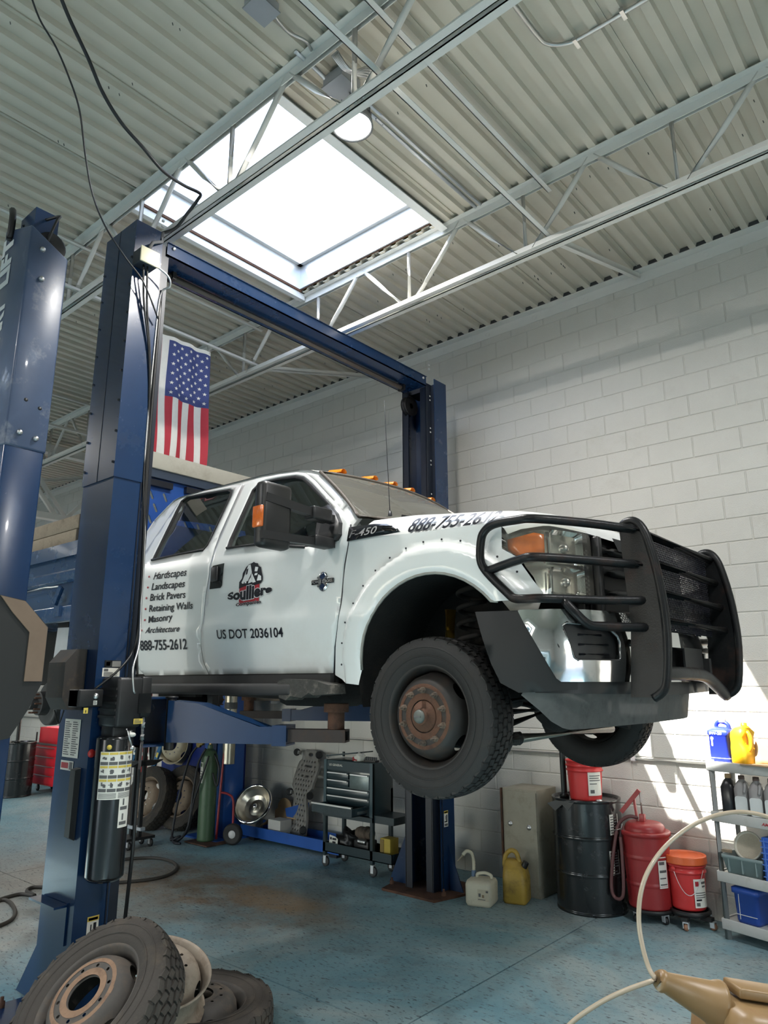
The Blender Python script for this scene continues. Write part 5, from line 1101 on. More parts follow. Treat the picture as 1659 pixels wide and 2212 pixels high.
def bucket(name, label, loc, mat, r=.145, h=.36, cat='bucket', handle=True, lid=None):
    b = thing(name, loc, label, cat); T = Tr(*loc); k = r/.145
    part('pail', MB().lathe([(0, .004), (.118*k, .0), (.125*k, .01), (.138*k, h*.72), (.148*k, h*.73), (.148*k, h*.76), (.140*k, h*.77), (.141*k, h*.84), (.150*k, h*.85), (.150*k, h*.88), (.142*k, h*.89), (.144*k, h*.96), (.152*k, h*.97), (.152*k, h), (.143*k, h), (.118*k, .02), (0, .015)], 44, T), mat, b)
    if lid: part('lid', MB().lathe([(0, .012), (.138*k, .012), (.142*k, .022), (.158*k, .020), (.160*k, -.035), (.153*k, -.035)], 44, T @ Tr(0, 0, h)), lid, b)
    if handle:
        part('bail', MB().tube(smooth_path([(.148*k*math.cos(a), .148*k*math.sin(a)-.03*math.sin(t), h*.80-.17*math.sin(t)) for a, t in [(deg(-110+95*i/8), PI*i/8) for i in range(9)]], 3), .0028, 6).xf(T), alum, b)
        part('bail_ear', MB().lathe([(0, .012), (.016, .012), (.020, 0)], 12, T @ Tr(.145*k*math.cos(deg(-110)), .145*k*math.sin(deg(-110)), h*.80) @ Rz(deg(-110)) @ Matrix.Rotation(PI/2, 4, 'Y')), mat, b)
    return b
def curved_label(b, loc, r, a0, a1, z0, z1, prints):
    c = Vector(loc); mk = lambda u0, u1, v0, v1, d: MB().grid(lambda u, v: Vector((c.x+(r+d)*math.cos(a0+(a1-a0)*(u0+(u1-u0)*u)), c.y+(r+d)*math.sin(a0+(a1-a0)*(u0+(u1-u0)*u)), c.z+z0+(z1-z0)*(v0+(v1-v0)*v))), 8, 1)
    o = part('label', mk(0, 1, 0, 1, .001), paper, b)
    for u0, u1, v0, v1, mt in prints: part('print', mk(u0, u1, v0, v1, .002), mt, o)
    return o
BKT = (-2.985, 6.16, .874)
b1 = bucket('paint_bucket', 'red bucket with a paper label standing on the black drum', BKT, redb, .155, .33, lid=None, handle=False)
curved_label(b1, BKT, .151, deg(-55), deg(-5), .05, .24, [(.12, .4, .1, .25, inkg), (.1, .9, .62, .66, inkg), (.1, .8, .72, .76, inkg), (.1, .9, .82, .86, inkg), (.1, .6, .48, .52, inkg)])
# --- red lubricant dispenser
RD = Vector((-2.515, 6.235, 0)); rdm = M('dispenser_red', (.29, .022, .024), .38, var=.12, vs=6, dirt=(.14, .014, .014), ds=6, da=.25)
rd_ = thing('lubricant_dispenser', RD, 'red barrel dispenser with hand pump and hose beside the black drum', 'dispenser')
part('barrel', MB().lathe([(0, .105), (.165, .105), (.168, .115), (.172, .27), (.181, .283), (.172, .296), (.178, .47), (.187, .483), (.178, .496), (.185, .64), (.2, .645), (.202, .668), (.195, .675), (0, .675)], 52, Tr(*RD)), rdm, rd_)
part('dome_lid', MB().lathe([(0, .745), (.07, .743), (.125, .735), (.150, .718), (.160, .695), (.160, .674)], 44, Tr(*RD)), rdm, rd_)
part('pump_head', MB().box((RD.x-.022, RD.y-.05, .73), (RD.x+.022, RD.y-.01, .80), .004), rdm, rd_)
part('pump_rod', MB().tube([(RD.x, RD.y-.03, .80), (RD.x-.006, RD.y-.03, .975)], .008, 8), alum, rd_)
part('pump_lever', MB().bar((RD.x-.01, RD.y-.03, .985), (RD.x-.17, RD.y-.05, .80), .022, .034).bar((RD.x-.06, RD.y-.03, .91), (RD.x-.045, RD.y-.03, .74), .018, .018), rdm, rd_)
hs_ = smooth_path([(RD.x-.03, RD.y-.04, .765), (RD.x-.10, RD.y-.07, .775), (RD.x-.17, RD.y-.11, .72), (RD.x-.20, RD.y-.14, .60), (RD.x-.23, RD.y-.17, .40), (RD.x-.24, RD.y-.19, .22), (RD.x-.20, RD.y-.20, .16), (RD.x-.145, RD.y-.19, .20), (RD.x-.14, RD.y-.17, .45), (RD.x-.155, RD.y-.14, .62)], 6)
part('hose', MB().tube(hs_, .014, 8), M('hose_maroon', (.10, .035, .035), .55), rd_)
part('nozzle', MB().tube([(RD.x-.155, RD.y-.14, .61), (RD.x-.14, RD.y-.12, .72)], .012, 8).tube([(RD.x-.15, RD.y-.13, .68), (RD.x-.23, RD.y-.15, .66)], .006, 6), alum, rd_)
curved_label(rd_, RD, .179, deg(-42), deg(-16), .27, .50, [(.1, .9, .1, .14, inkg), (.1, .8, .3, .34, inkg), (.1, .9, .5, .58, inkg), (.1, .7, .75, .85, inkg)])
part('dolly', MB().lathe([(.0, .075), (.175, .075), (.185, .085), (.185, .105), (.17, .105)], 36, Tr(*RD)).box((RD.x-.18, RD.y-.02, .06), (RD.x+.18, RD.y+.02, .076)), blackp, rd_)
for a in (-120, -30, 60, 150): caster(rd_, RD.x+.15*math.cos(deg(a)), RD.y+.15*math.sin(deg(a)), .075, .030, ang=deg(a))
# --- red bucket with orange lid on a black dolly
B2 = Vector((-2.235, 6.315, .125))
b2 = bucket('lidded_bucket', 'red bucket with an orange lid on a black dolly by the shelf', B2, redb, .148, .37, lid=M('orange_lid', (.68, .12, .03), .4, var=.08))
curved_label(b2, B2, .141, deg(-52), deg(-4), .03, .235, [(.1, .35, .75, .92, redink), (.55, .95, .82, .9, inkg), (.6, .9, .70, .76, inkg), (.1, .9, .5, .53, inkg), (.1, .9, .42, .45, inkg), (.1, .85, .34, .37, inkg), (.1, .35, .06, .18, inkg), (.1, .5, .24, .3, ink)])
dl = thing('bucket_dolly', (B2.x, B2.y, 0), 'low black five-wheel dolly under the lidded red bucket', 'dolly')
part('ring', MB().lathe([(0, .085), (.15, .085), (.155, .095), (.155, .122), (.14, .122)], 32, Tr(B2.x, B2.y, 0)), blackp, dl)
for i in range(5):
    a = deg(-85+72*i); part('arm', MB().bar((B2.x+.10*math.cos(a), B2.y+.10*math.sin(a), .075), (B2.x+.19*math.cos(a), B2.y+.19*math.sin(a), .075), .05, .03), blackp, dl); caster(dl, B2.x+.185*math.cos(a), B2.y+.185*math.sin(a), .065, .026, M('tan_wheel', (.30, .15, .09), .5), a)
# --- grey plastic shelf unit, turned a little from the wall
SA = deg(-15.67); SO = Vector((-1.945, 6.142, 0))
TS = lambda x, y, z: Tr(SO.x, SO.y, 0) @ Rz(SA) @ Tr(x, y, z)
shf = thing('shelf_unit', SO, 'light grey plastic shelf unit at the right edge, holding oil bottles', 'shelf', rot=(0, 0, SA))
SW, SD = .92, .33; shm = M('shelf_plastic', (.52, .52, .50), .5, var=.08, vs=6, dirt=(.36, .33, .27), ds=7, da=.25); psm = M('shelf_post', (.33, .34, .33), .5)
for z, nm in ((.067, 'shelf'), (.395, 'shelf'), (.82, 'shelf'), (1.19, 'shelf')):
    part(nm, MB().box((0, 0, z), (SW, .018, z+.075), .006).box((0, SD-.018, z), (SW, SD, z+.075), .006).box((0, .018, z), (.018, SD-.018, z+.075)).box((SW-.018, .018, z), (SW, SD-.018, z+.075)).box((.01, .01, z+.055), (SW-.01, SD-.01, z+.066)), shm, shf)
for x in (.028, SW-.028):
    for y in (.028, SD-.028):
        part('post', MB().tube([(x, y, .0), (x, y, 1.20)], .024, 12), psm, shf); part('post_cap', MB().box((x-.03, y-.03, 1.19), (x+.03, y+.03, 1.275), .008), shm, shf)
for z in (.845, .42):
    part('logo', text_mb('AMS', lambda u, v: Vector((.40+.075*u, -.002, z+.022*v)), .3, .02), M('logo_red', (.45, .03, .04), .5), shf); part('logo', text_mb('OIL', lambda u, v: Vector((.478+.06*u, -.002, z+.022*v)), .3, .02), M('logo_navy', (.03, .05, .2), .5), shf)
def on_shelf(name, label, cat, x, y, z, ra=0.0, group=None):
    p = TS(x, y, z).translation; return thing(name, p, label, cat, group, rot=(0, 0, SA+ra))
def jugm(name, col, ro=.35): return M(name, col, ro, var=.1, vs=9)
ZT = 1.257
j1 = on_shelf('oil_jug', 'royal blue oil jug marked 5W-20 on the top shelf', 'jug', .10, .12, ZT, .06)
jb = jugm('jug_blue', (.025, .045, .42))
part('body', loft([(.150, .16, 0, .02), (.165, .175, .015, .025), (.165, .175, .20, .025), (.175, .185, .205, .02), (.175, .185, .235, .02), (.14, .15, .25, .03), (.10, .07, .265, .03, -.01)]), jb, j1)
part('handle', MB().tube(smooth_path([(-.05, 0, .24), (-.045, 0, .285), (-.01, 0, .305), (.045, 0, .285), (.055, 0, .24)], 5), .016, 8), jb, j1)
part('cap', MB().lathe([(0, .03), (.026, .03), (.028, 0)], 16, Tr(.005, 0, .298)), M('cap_grey', (.25, .23, .22), .5), j1)
part('marking', text_mb('5W-20', lambda u, v: Vector((-.065+.105*u, -.0945, .208+.020*v)), 0, .03), paper, j1); part('marking', MB().box((-.055, -.0895, .12), (-.042, -.088, .19)).box((-.06, -.0895, .17), (-.035, -.088, .185)), paper, j1); part('band', MB().box((-.0835, -.0885, .03), (.0835, .0885, .034)), paper, j1)
j2 = on_shelf('oil_jug', 'bright yellow oil jug on the top shelf next to the blue one', 'jug', .275, .10, ZT, -.15)
jy = jugm('jug_yellow', (.75, .40, .012))
part('body', loft([(.125, .15, 0, .02), (.135, .165, .012, .025), (.135, .165, .12, .025), (.11, .16, .15, .03, -.012), (.115, .16, .20, .03, -.01), (.125, .155, .235, .03), (.09, .11, .265, .03), (.06, .06, .28, .03, .02)]), jy, j2)
part('handle', MB().tube(smooth_path([(.055, -.02, .245), (.08, -.02, .20), (.078, -.02, .13), (.06, -.02, .10)], 5), .015, 8), jy, j2); part('cap', MB().lathe([(0, .026), (.022, .026), (.024, 0)], 14, Tr(.02, 0, .278)), jy, j2)
j3 = on_shelf('oil_jug', 'yellow jug squeezed behind the blue one on the top shelf', 'jug', .205, .23, ZT, 0); part('body', loft([(.05, .13, 0, .015), (.055, .14, .01, .02), (.055, .14, .19, .02), (.03, .06, .23, .015)]), jy, j3)
part('cap', MB().lathe([(0, .02), (.015, .02), (.016, 0)], 12, Tr(0, 0, .228)), jy, j3)
cdp = on_shelf('cardboard_piece', 'torn curved piece of cardboard on the top shelf', 'cardboard', .42, .12, ZT, .2)
part('sheet', MB().panel([(-.07, 0), (.09, 0), (.10, .02), (.07, .05), (.05, .10), (.02, .14), (-.02, .19), (-.05, .195), (-.06, .15)], lambda x, z: Vector((x, .03*math.sin(9*x)+.06*z, z)), [], .04, thick=.006, tdir=(0, 1, 0)), card, cdp)
mat_ = on_shelf('cardboard_sheet', 'flat cardboard sheet lying over the top shelf edge', 'cardboard', .60, .14, ZT-.001, .05); part('sheet', MB().prism([(-.32, -.13), (-.1, -.155), (.2, -.15), (.3, -.12), (.3, .14), (-.3, .14)], 0, .008), card, mat_)
Z2 = .887
bt = on_shelf('oil_bottle', 'black oil bottle, first on the second shelf', 'bottle', .12, .09, Z2, .2, 'bottles on the second shelf')
bs_ = [(.095, .115, 0, .03), (.105, .125, .01, .035), (.105, .125, .19, .035), (.07, .08, .235, .03), (.045, .045, .25, .022), (.045, .045, .262, .022)]
part('body', loft(bs_), jugm('jug_black', (.02, .02, .024), .3), bt); part('cap', MB().lathe([(0, .03), (.022, .03), (.024, 0)], 14, Tr(0, 0, .255)), card, bt)
for i, x in enumerate((.235, .35, .465, .575)):
    b = on_shelf('oil_bottle', ['grey oil bottle with white label, next to the black one', 'grey oil bottle with white label, third on the second shelf', 'grey oil bottle with white label, fourth on the second shelf', 'grey oil bottle at the cut-off end of the second shelf'][i], 'bottle', x, .08, Z2, .25, 'bottles on the second shelf')
    part('body', loft(bs_), jugm('jug_grey', (.28, .27, .27), .4), b); part('cap', MB().lathe([(0, .026), (.022, .026), (.024, 0)], 14, Tr(0, 0, .258)), M('cap_brown', (.12, .08, .07), .5), b)
    part('label', MB().panel(rpoly(.088, .13, .02), lambda u, v: Vector((u, -.0632, .075+v)), [], .1), M('label_pale', (.60, .62, .62), .5), b); part('handle', MB().tube(smooth_path([(.03, -.03, .235), (.035, -.052, .215), (.028, -.064, .165)], 4), .011, 8), MATS['jug_grey'], b)
Z3 = .462
bn = on_shelf('storage_bin', 'teal-grey plastic bin of odds and ends on the third shelf', 'bin', .20, .12, Z3, .1); tm = M('bin_teal', (.20, .26, .26), .5, var=.1)
part('tub', loft([(.25, .19, 0, .015), (.30, .23, .11, .015), (.31, .24, .112, .015), (.31, .24, .135, .015), (.295, .225, .135, .015), (.24, .18, .008, .015)], True), tm, bn)
for x in (-.10, 0, .10): part('rib', MB().box((x-.004, -.118, .02), (x+.004, -.100, .11)), tm, bn)
fn = on_shelf('strainer_funnel', 'round strainer funnel lying in the teal bin', 'funnel', .235, .11, Z3+.10, .1); fT = Tr(0, 0, .095) @ Matrix.Rotation(deg(68), 4, 'X')
part('cone', MB().lathe([(.098, .06), (.105, .055), (.105, .045), (.09, .04), (.05, -.03), (.02, -.05)], 36, fT), M('funnel_plastic', (.55, .52, .44), .5), fn); part('mesh', MB().lathe([(0, .030), (.092, .040)], 36, fT), M('strainer_mesh', (.36, .32, .25), .7, var=.2, vs=120), fn)
pk = on_shelf('wood_scrap', 'small yellowish scrap at the left end of the teal bin', 'scrap', .065, .07, Z3+.137, .3); part('piece', MB().prism([(-.04, -.015), (.035, -.012), (.03, .015), (-.03, .02)], 0, .02), wood, pk)
cr = on_shelf('plastic_crate', 'bright blue ribbed crate at the right end of the third shelf', 'crate', .52, .13, Z3, .0); crm = M('crate_blue', (.035, .12, .50), .4, var=.1)
part('box', MB().box((-.15, -.11, 0), (.15, .12, .30), .008), crm, cr)
for i in range(7): part('rib', MB().box((-.155, -.118, .03+.04*i), (.155, -.110, .036+.04*i)), M('crate_rib', (.10, .22, .62), .4), cr)
for i in range(6): part('rib', MB().box((-.13+.05*i, -.118, .0), (-.124+.05*i, -.110, .29)), MATS['crate_rib'], cr)
tub = on_shelf('plastic_container', 'dark blue plastic container on the bottom shelf', 'container', .19, .12, .133, .05); part('body', loft([(.16, .17, 0, .03), (.175, .19, .02, .035), (.185, .20, .20, .03), (.21, .22, .205, .03), (.21, .22, .24, .03), (.17, .18, .25, .04)]), M('container_blue', (.015, .06, .30), .35, var=.1), tub)
part('edge_scuff', MB().box((-.05, -.1005, .03), (-.046, -.099, .20)).box((-.08, -.1005, .06), (.08, -.099, .064)), paper, tub)
# ================================================================== tool cart by the far post
ct = M('cart_green', (.018, .035, .042), .30, var=.15, vs=6, coat=.25); CX0, CX1, CY0, CY1 = -5.77, -5.07, 5.70, 6.02
tc = thing('tool_cart', (-5.42, 5.86, 0), 'dark green rolling tool cart with one drawer pulled out', 'tool cart')
for x in (CX0, CX1-.035):
    for y in (CY0, CY1-.035): part('leg', MB().box((x, y, .115), (x+.035, y+.035, 1.06 if y < 5.8 else .80)), ct, tc); caster(tc, x+.018, y+.018, .115, .048, M('caster_rubber', (.04, .04, .04), .6))
part('lower_tray', MB().box((CX0, CY0, .15), (CX1+.25, CY0+.006, .24)).box((CX0, CY1-.006, .15), (CX1+.25, CY1, .24)).box((CX0, CY0, .15), (CX1+.25, CY1, .158)).box((CX0, CY0, .15), (CX0+.006, CY1, .24)).box((CX1+.244, CY0, .15), (CX1+.25, CY1, .24)), ct, tc)
part('middle_tray', MB().box((CX0, CY0-.01, .50), (CX1, CY1, .545)).box((CX1, CY0+.02, .50), (CX1+.26, CY1, .57)), ct, tc)
ch = part('chest', MB().box((CX0+.02, CY0+.02, .55), (CX1, CY1, 1.065), .006), ct, tc)
part('front_panel', MB().box((CX0+.035, CY0+.002, .965), (CX1-.035, CY0+.02, 1.06)), ct, ch); part('rail', MB().box((CX0, CY0-.004, .55), (CX0+.04, CY0+.02, 1.065)).box((CX1-.04, CY0-.004, .55), (CX1, CY0+.02, 1.065)), M('cart_rail', (.05, .085, .10), .3), ch)
dfm = M('drawer_face', (.03, .05, .058), .25, var=.3, vs=12, coat=.3)
for x0, x1, z0, z1, mt in ((.05, .36, .885, .945, ct), (.05, .36, .81, .87, ct), (.38, .65, .80, .945, M('drawer_scuffed', (.16, .20, .20), .3, .3, var=.4, vs=25)), (.05, .65, .725, .79, ct), (.05, .65, .655, .715, ct)):
    d_ = part('drawer', MB().box((CX0+x0, CY0-.004, z0), (CX0+x1, CY0+.018, z1), .003), mt, tc); part('pull', MB().box((CX0+x0+.01, CY0-.016, z1-.014), (CX0+x1-.01, CY0-.004, z1-.002)), alum, d_)
od = part('open_drawer', MB().box((CX0+.03, CY0-.20, .565), (CX0+.60, CY0-.185, .655)).box((CX0+.03, CY0-.185, .565), (CX0+.045, CY0+.1, .64)).box((CX0+.585, CY0-.185, .565), (CX0+.60, CY0+.1, .64)).box((CX0+.03, CY0-.185, .565), (CX0+.60, CY0+.1, .572)), dfm, tc)
part('pull', MB().box((CX0+.03, CY0-.212, .645), (CX0+.60, CY0-.19, .66)), alum, od); part('slide', MB().box((CX0+.602, CY0-.12, .585), (CX0+.612, CY0+.02, .61)), alum, od)
part('lettering', text_mb('US GENERAL', lambda u, v: Vector((CX0+.075+.20*u, CY0-.001, 1.005+.022*v)), 0, .02), paper, ch)
part('lid', MB().bar((CX0+.0, CY1-.02, 1.07), (CX0+.0, CY1-.02, 1.12), .02, .02).prism([(CX0-.03, 1.085), (CX0+.42, 1.14), (CX0+.42, 1.152), (CX0-.03, 1.10)], CY0+.06, CY1, axis=1), ct, tc)
rg = thing('rag', (-5.30, 5.76, 1.067), 'crumpled white and red rag on top of the tool cart', 'rag')
def crump(rad, seed):
    r = random.Random(seed); bm = bmesh.new(); bmesh.ops.create_icosphere(bm, subdivisions=3, radius=rad)
    ph = [r.uniform(0, 6) for _ in range(6)]
    for v in bm.verts: n = v.co.normalized(); k = 1+.28*math.sin(5*n.x+ph[0])*math.sin(6*n.y+ph[1])+.22*math.sin(9*n.z+ph[2]+4*n.x); v.co = n*rad*k; v.co.z = max(v.co.z*.9, -rad*.55)
    return MB().bm(bm, True)
part('cloth', crump(.055, 3).xf(Tr(-5.30, 5.76, 1.10)), paper, rg); part('cloth', crump(.03, 4).xf(Tr(-5.34, 5.73, 1.09)), redink, rg)
tl = thing('ratchet_set', (-5.18, 5.80, 1.067), 'black socket rail lying on top of the tool cart', 'tool'); part('rail', MB().box((-5.26, 5.76, 1.068), (-5.09, 5.82, 1.085)), blackp, tl)
for i in range(6): part('socket', MB().lathe([(0, .03), (.011, .03), (.012, 0)], 8, Tr(-5.245+.028*i, 5.79, 1.085)), inkg, tl)
oilb = thing('rag_bag', (-5.62, 5.80, .16), 'dark bag of parts on the tool cart lower tray', 'bag'); part('bag', crump(.12, 9).xf(Tr(-5.55, 5.88, .25)), blackp, oilb)
pb_ = thing('parts_box', (-5.68, 5.74, .16), 'white card with black lettering on the cart lower tray', 'card'); part('card', MB().prism([(-5.72, .17), (-5.60, .16), (-5.59, .28), (-5.63, .30), (-5.71, .31)], 5.738, 5.744, axis=1), paper, pb_); part('print', MB().box((-5.70, 5.736, .265), (-5.675, 5.7375, .29)).box((-5.665, 5.736, .265), (-5.61, 5.7375, .285)).box((-5.665, 5.736, .235), (-5.62, 5.7375, .252)), ink, pb_, kind='stuff')
mt_ = thing('starter_motor', (-5.38, 5.80, .16), 'grimy metal starter motor on the cart lower tray', 'motor'); part('housing', MB().lathe([(0, -.10), (.045, -.10), (.06, -.06), (.06, .02), (.07, .025), (.07, .045), (.055, .05), (.05, .10), (0, .10)], 20, Tr(-5.30, 5.84, .36) @ Matrix.Rotation(PI/2, 4, 'Y')), rustd, mt_); part('solenoid', MB().lathe([(0, -.05), (.028, -.05), (.03, .05), (0, .05)], 14, Tr(-5.28, 5.78, .29) @ Matrix.Rotation(PI/2, 4, 'Y')), alum, mt_); part('stand_block', MB().box((-5.40, 5.78, .158), (-5.2, 5.92, .30), .01), blackp, mt_)
yb2 = thing('yellow_box', (-4.97, 5.83, .16), 'yellow cardboard box standing on the cart lower tray beside the post', 'box'); part('carton', MB().box((-5.03, 5.77, .158), (-4.90, 5.90, .36), .003), M('carton_yellow', (.45, .33, .05), .7, var=.12), yb2); part('flap', MB().box((-5.028, 5.765, .17), (-4.98, 5.769, .35)), M('carton_dark', (.22, .15, .04), .7), yb2)
# ================================================================== creeper leaning on the wall
crp = M('creeper_grey', (.21, .20, .185), .6, var=.12, vs=8)
CRT = Tr(-6.80, 6.22, .10) @ Rz(deg(-10)) @ Matrix.Rotation(deg(-13), 4, 'X')
cpr = thing('mechanic_creeper', (-6.80, 6.22, .10), 'grey perforated plastic creeper leaning upright against the wall', 'creeper')
outl = [(-.20, 0), (.20, 0), (.215, .06), (.16, .28), (.13, .42), (.17, .50), (.22, .54), (.235, .78), (.22, .83), (.18, .86), (.17, .95), (.10, .985), (-.10, .985), (-.17, .95), (-.18, .86), (-.22, .83), (-.235, .78), (-.22, .54), (-.17, .50), (-.13, .42), (-.16, .28), (-.215, .06)]
hl = [ell(0, .925, .05, .022, 10), [(-.08, .775), (.08, .775), (.08, .80), (-.08, .80)], [(-.08, .655), (.08, .655), (.08, .68), (-.08, .68)]]
for r in range(15):
    for c in range(7):
        z = .06+.056*r; x = (c-3)*.058+(.029 if r % 2 else 0); wd = float(np.interp(z, [0, .06, .28, .42, .54, .78, .86], [.16, .17, .12, .10, .18, .19, .14]))
        if abs(x) < wd and not (.63 < z < .71 and abs(x) < .12) and not (.75 < z < .83 and abs(x) < .12): hl.append(ell(x, z, .012, .012, 7))
part('deck', MB().panel(outl, lambda x, z: Vector((x, .02*math.sin(z*9), z)), hl, .06, thick=.03, tdir=(0, 1, 0)).xf(CRT), crp, cpr)
for x, z in ((-.22, .93), (-.20, .46), (.22, .93), (.20, .46), (-.2, .08), (.2, .08)):
    w_ = part('caster', MB().lathe([(0, -.018), (.04, -.018), (.045, 0), (.04, .018), (0, .018)], 18, CRT @ Tr(x*1.12, -.03, z) @ Matrix.Rotation(deg(60), 4, 'Z') @ Matrix.Rotation(PI/2, 4, 'X')), blackp, cpr); part('bracket', MB().box((x-.02, -.035, z-.02), (x+.02, .01, z+.02), T=CRT), alum, w_)
# ================================================================== wheels on the floor, far and near
def dpt(px, py, d): return CAMP+ray(px, py)*d
def orient(o, n, spin=0.0):
    o.rotation_mode = 'QUATERNION'; q = Vector(n).to_track_quat('Z', 'Y'); o.rotation_quaternion = q @ Euler((0, 0, spin)).to_quaternion()
def wheel_at(label, c, n, rub, rimm, tread, spin=0, group=None, face=True, flm=None):
    w = wheel('truck_wheel', label, rub, rimm, tread, False, cat='wheel', group=group, flm=flm); n = Vector(n).normalized()
    w.location = Vector(c)-n*(.113 if face else 0); orient(w, n, spin); return w
dusty = M('dusty_rim', (.23, .17, .12), .8, var=.25, vs=12, dirt=(.07, .055, .045), ds=6, da=.4)
dark_r = M('dark_rim', (.040, .036, .032), .7, var=.4, vs=10, dirt=(.16, .12, .085), ds=6, da=.35)
v0 = ray(183, 2147); nf = Vector((.075, -.641, .764))
wheel_at('wheel with blocky tread lying tilted in the foreground, lower left', dpt(183, 2147, 3.3), nf, rubberd, M('fg_rim', (.050, .044, .038), .7, var=.4, vs=10, dirt=(.12, .09, .065), ds=7, da=.35), (5, 46, .205, .011, .012, .006), .3, flm=M('flange_rust', (.19, .115, .07), .8, var=.3, vs=16, dirt=(.08, .045, .03), ds=9, da=.35))
wheel_at('flat-lying tyre, lowest at the bottom of the foreground pile', (-3.56, 2.60, .235), (0.03, .0, 1), rubberd, dark_r, (5, 50, .205, .009, .009, .005))
rim_m = M('dirty_rim', (.25, .21, .165), .6, .2, var=.3, vs=9, dirt=(.10, .055, .03), ds=5, da=.45)
def bare_rim(label, c, n, mt, spin=0):
    r = thing('bare_wheel', (0, 0, 0), label, 'wheel'); P = RIMP+[(.226, -.05), (.236, -.075), (.250, -.088), (.262, -.092), (.262, -.098), (.248, -.095)]
    part('barrel', MB().lathe(P, 48), mt, r); part('disc', disc_mb(), mt, r); r.location = c; orient(r, n, spin); return r
bare_rim('bare dirty steel rim wedged behind the blocky-tread wheel', (-3.53, 2.32, .36), Vector((.35, -.10, .93)), rim_m)
# far wheels leaning in front of the blue cabinet
nA = Vector((.08, -.93, .30)); wheel_at('dusty wheel leaning upright behind the lift power unit', (-8.93, 5.50, .405), nA, rubberd, dusty, (4, 50, .205, .009, .010, .004), .2, 'leaning wheels')
wheel_at('second leaning wheel, half hidden behind the first', (-8.55, 5.76, .42), Vector((.16, -.92, .30)), rubberd, dusty, (4, 50, .205, .009, .010, .004), .9, 'leaning wheels')
bare_rim('cream-coloured steel rim hung above the two leaning wheels', (-9.02, 6.02, 1.02), Vector((.25, -.93, .15)), M('cream_rim', (.46, .40, .29), .6, var=.15, vs=9, dirt=(.2, .14, .09), ds=8, da=.25))
bc = thing('blue_cabinet', (-8.6, 6.25, 0), 'deep blue steel cabinet in the shade behind the leaning wheels', 'cabinet'); bcm = M('cabinet_blue', (.010, .022, .16), .4, var=.15)
part('body', MB().box((-9.5, 6.10, .04), (-8.10, 6.50, 1.9), .008), bcm, bc)
for x in (-9.49, -8.75): part('door', MB().box((x, 6.085, .08), (x+.64, 6.099, 1.88), .004), bcm, bc)
hk = part('hook', MB().tube([(-9.02, 6.09, 1.24), (-9.02, 5.98, 1.24), (-9.02, 5.97, 1.27)], .008, 6), alum, bc)
# stepladder
ld = thing('step_ladder', (-9.75, 5.9, 0), 'blue fibreglass stepladder with white steps behind the wheels', 'ladder'); lb = M('ladder_blue', (.015, .10, .22), .5)
for x0, x1 in ((-10.35, -9.95), (-9.62, -9.55)):
    part('rail', MB().bar((x0+.25, 5.62, 0), (x1+.50, 6.05, 1.75), .07, .03, up=(0, 1, 0)), lb, ld)
for i in range(6): part('step', MB().box((-10.02+.055*i, 5.66+.075*i, .28+.29*i), (-9.30-.005*i, 5.76+.075*i, .31+.29*i)), paper, ld)
part('warning_tag', MB().bar((-9.23, 5.79, .72), (-9.20, 5.83, .92), .045, .004, up=(0, 1, 0)), yellowl, ld)
rp = thing('red_post', (-9.95, 6.3, 0), 'dull red upright post against the wall behind the ladder', 'post'); part('post', MB().box((-10.45, 6.28, 0), (-10.33, 6.38, 2.1), .006), redp, rp); part('foot', MB().box((-10.52, 6.22, 0), (-10.26, 6.44, .02)), redp, rp)
# rolling oil drain stand behind the power unit
sd = thing('drain_stand', (-8.07, 4.86, 0), 'tall black rolling stand with a small tray, behind the lift tank', 'stand')
for dx in (0, .17): part('upright', MB().box((-8.16+dx, 4.86, .12), (-8.12+dx, 4.90, 1.22)), blackp, sd)
part('tray', MB().prism([(-8.18, .955), (-7.80, .985), (-7.80, .975), (-8.0, .90), (-8.18, .90)], 4.72, 5.02, axis=1), blackp, sd); part('crossbar', MB().box((-8.2, 4.85, .20), (-7.9, 4.91, .235)), galv, sd)
part('base', MB().box((-8.2, 4.70, .10), (-7.92, 5.06, .13)), blackp, sd)
for x in (-8.16, -7.97):
    for y in (4.74, 5.02): caster(sd, x, y, .10, .048)
# far blue column of the next lift
fl2 = thing('lift_column', (-7.5, 5.75, 0), 'bright blue column of another lift beside the green gas cylinder', 'vehicle lift')
part('column', MB().box((-8.07, 5.80, .02), (-7.62, 6.09, 3.6), .008), blue2, fl2); part('base_plate', MB().box((-8.15, 5.62, 0), (-7.5, 6.15, .02)), blue2, fl2)
part('hydraulic_cylinder', MB().lathe([(0, .9), (.075, .9), (.075, 2.4), (.055, 2.41), (.055, 3.0), (0, 3.0)], 20, Tr(-7.45, 5.71, 0)), M('cylinder_steel', (.45, .42, .34), .3, .9, var=.2), fl2)
part('cylinder_band', MB().lathe([(.078, 1.55), (.080, 1.56), (.080, 1.62), (.078, 1.63)], 20, Tr(-7.45, 5.71, 0)), inkg, fl2)
part('guide', MB().box((-7.92, 5.78, .05), (-7.80, 5.799, 3.5)), M('guide_dark', (.01, .02, .07), .5), fl2)
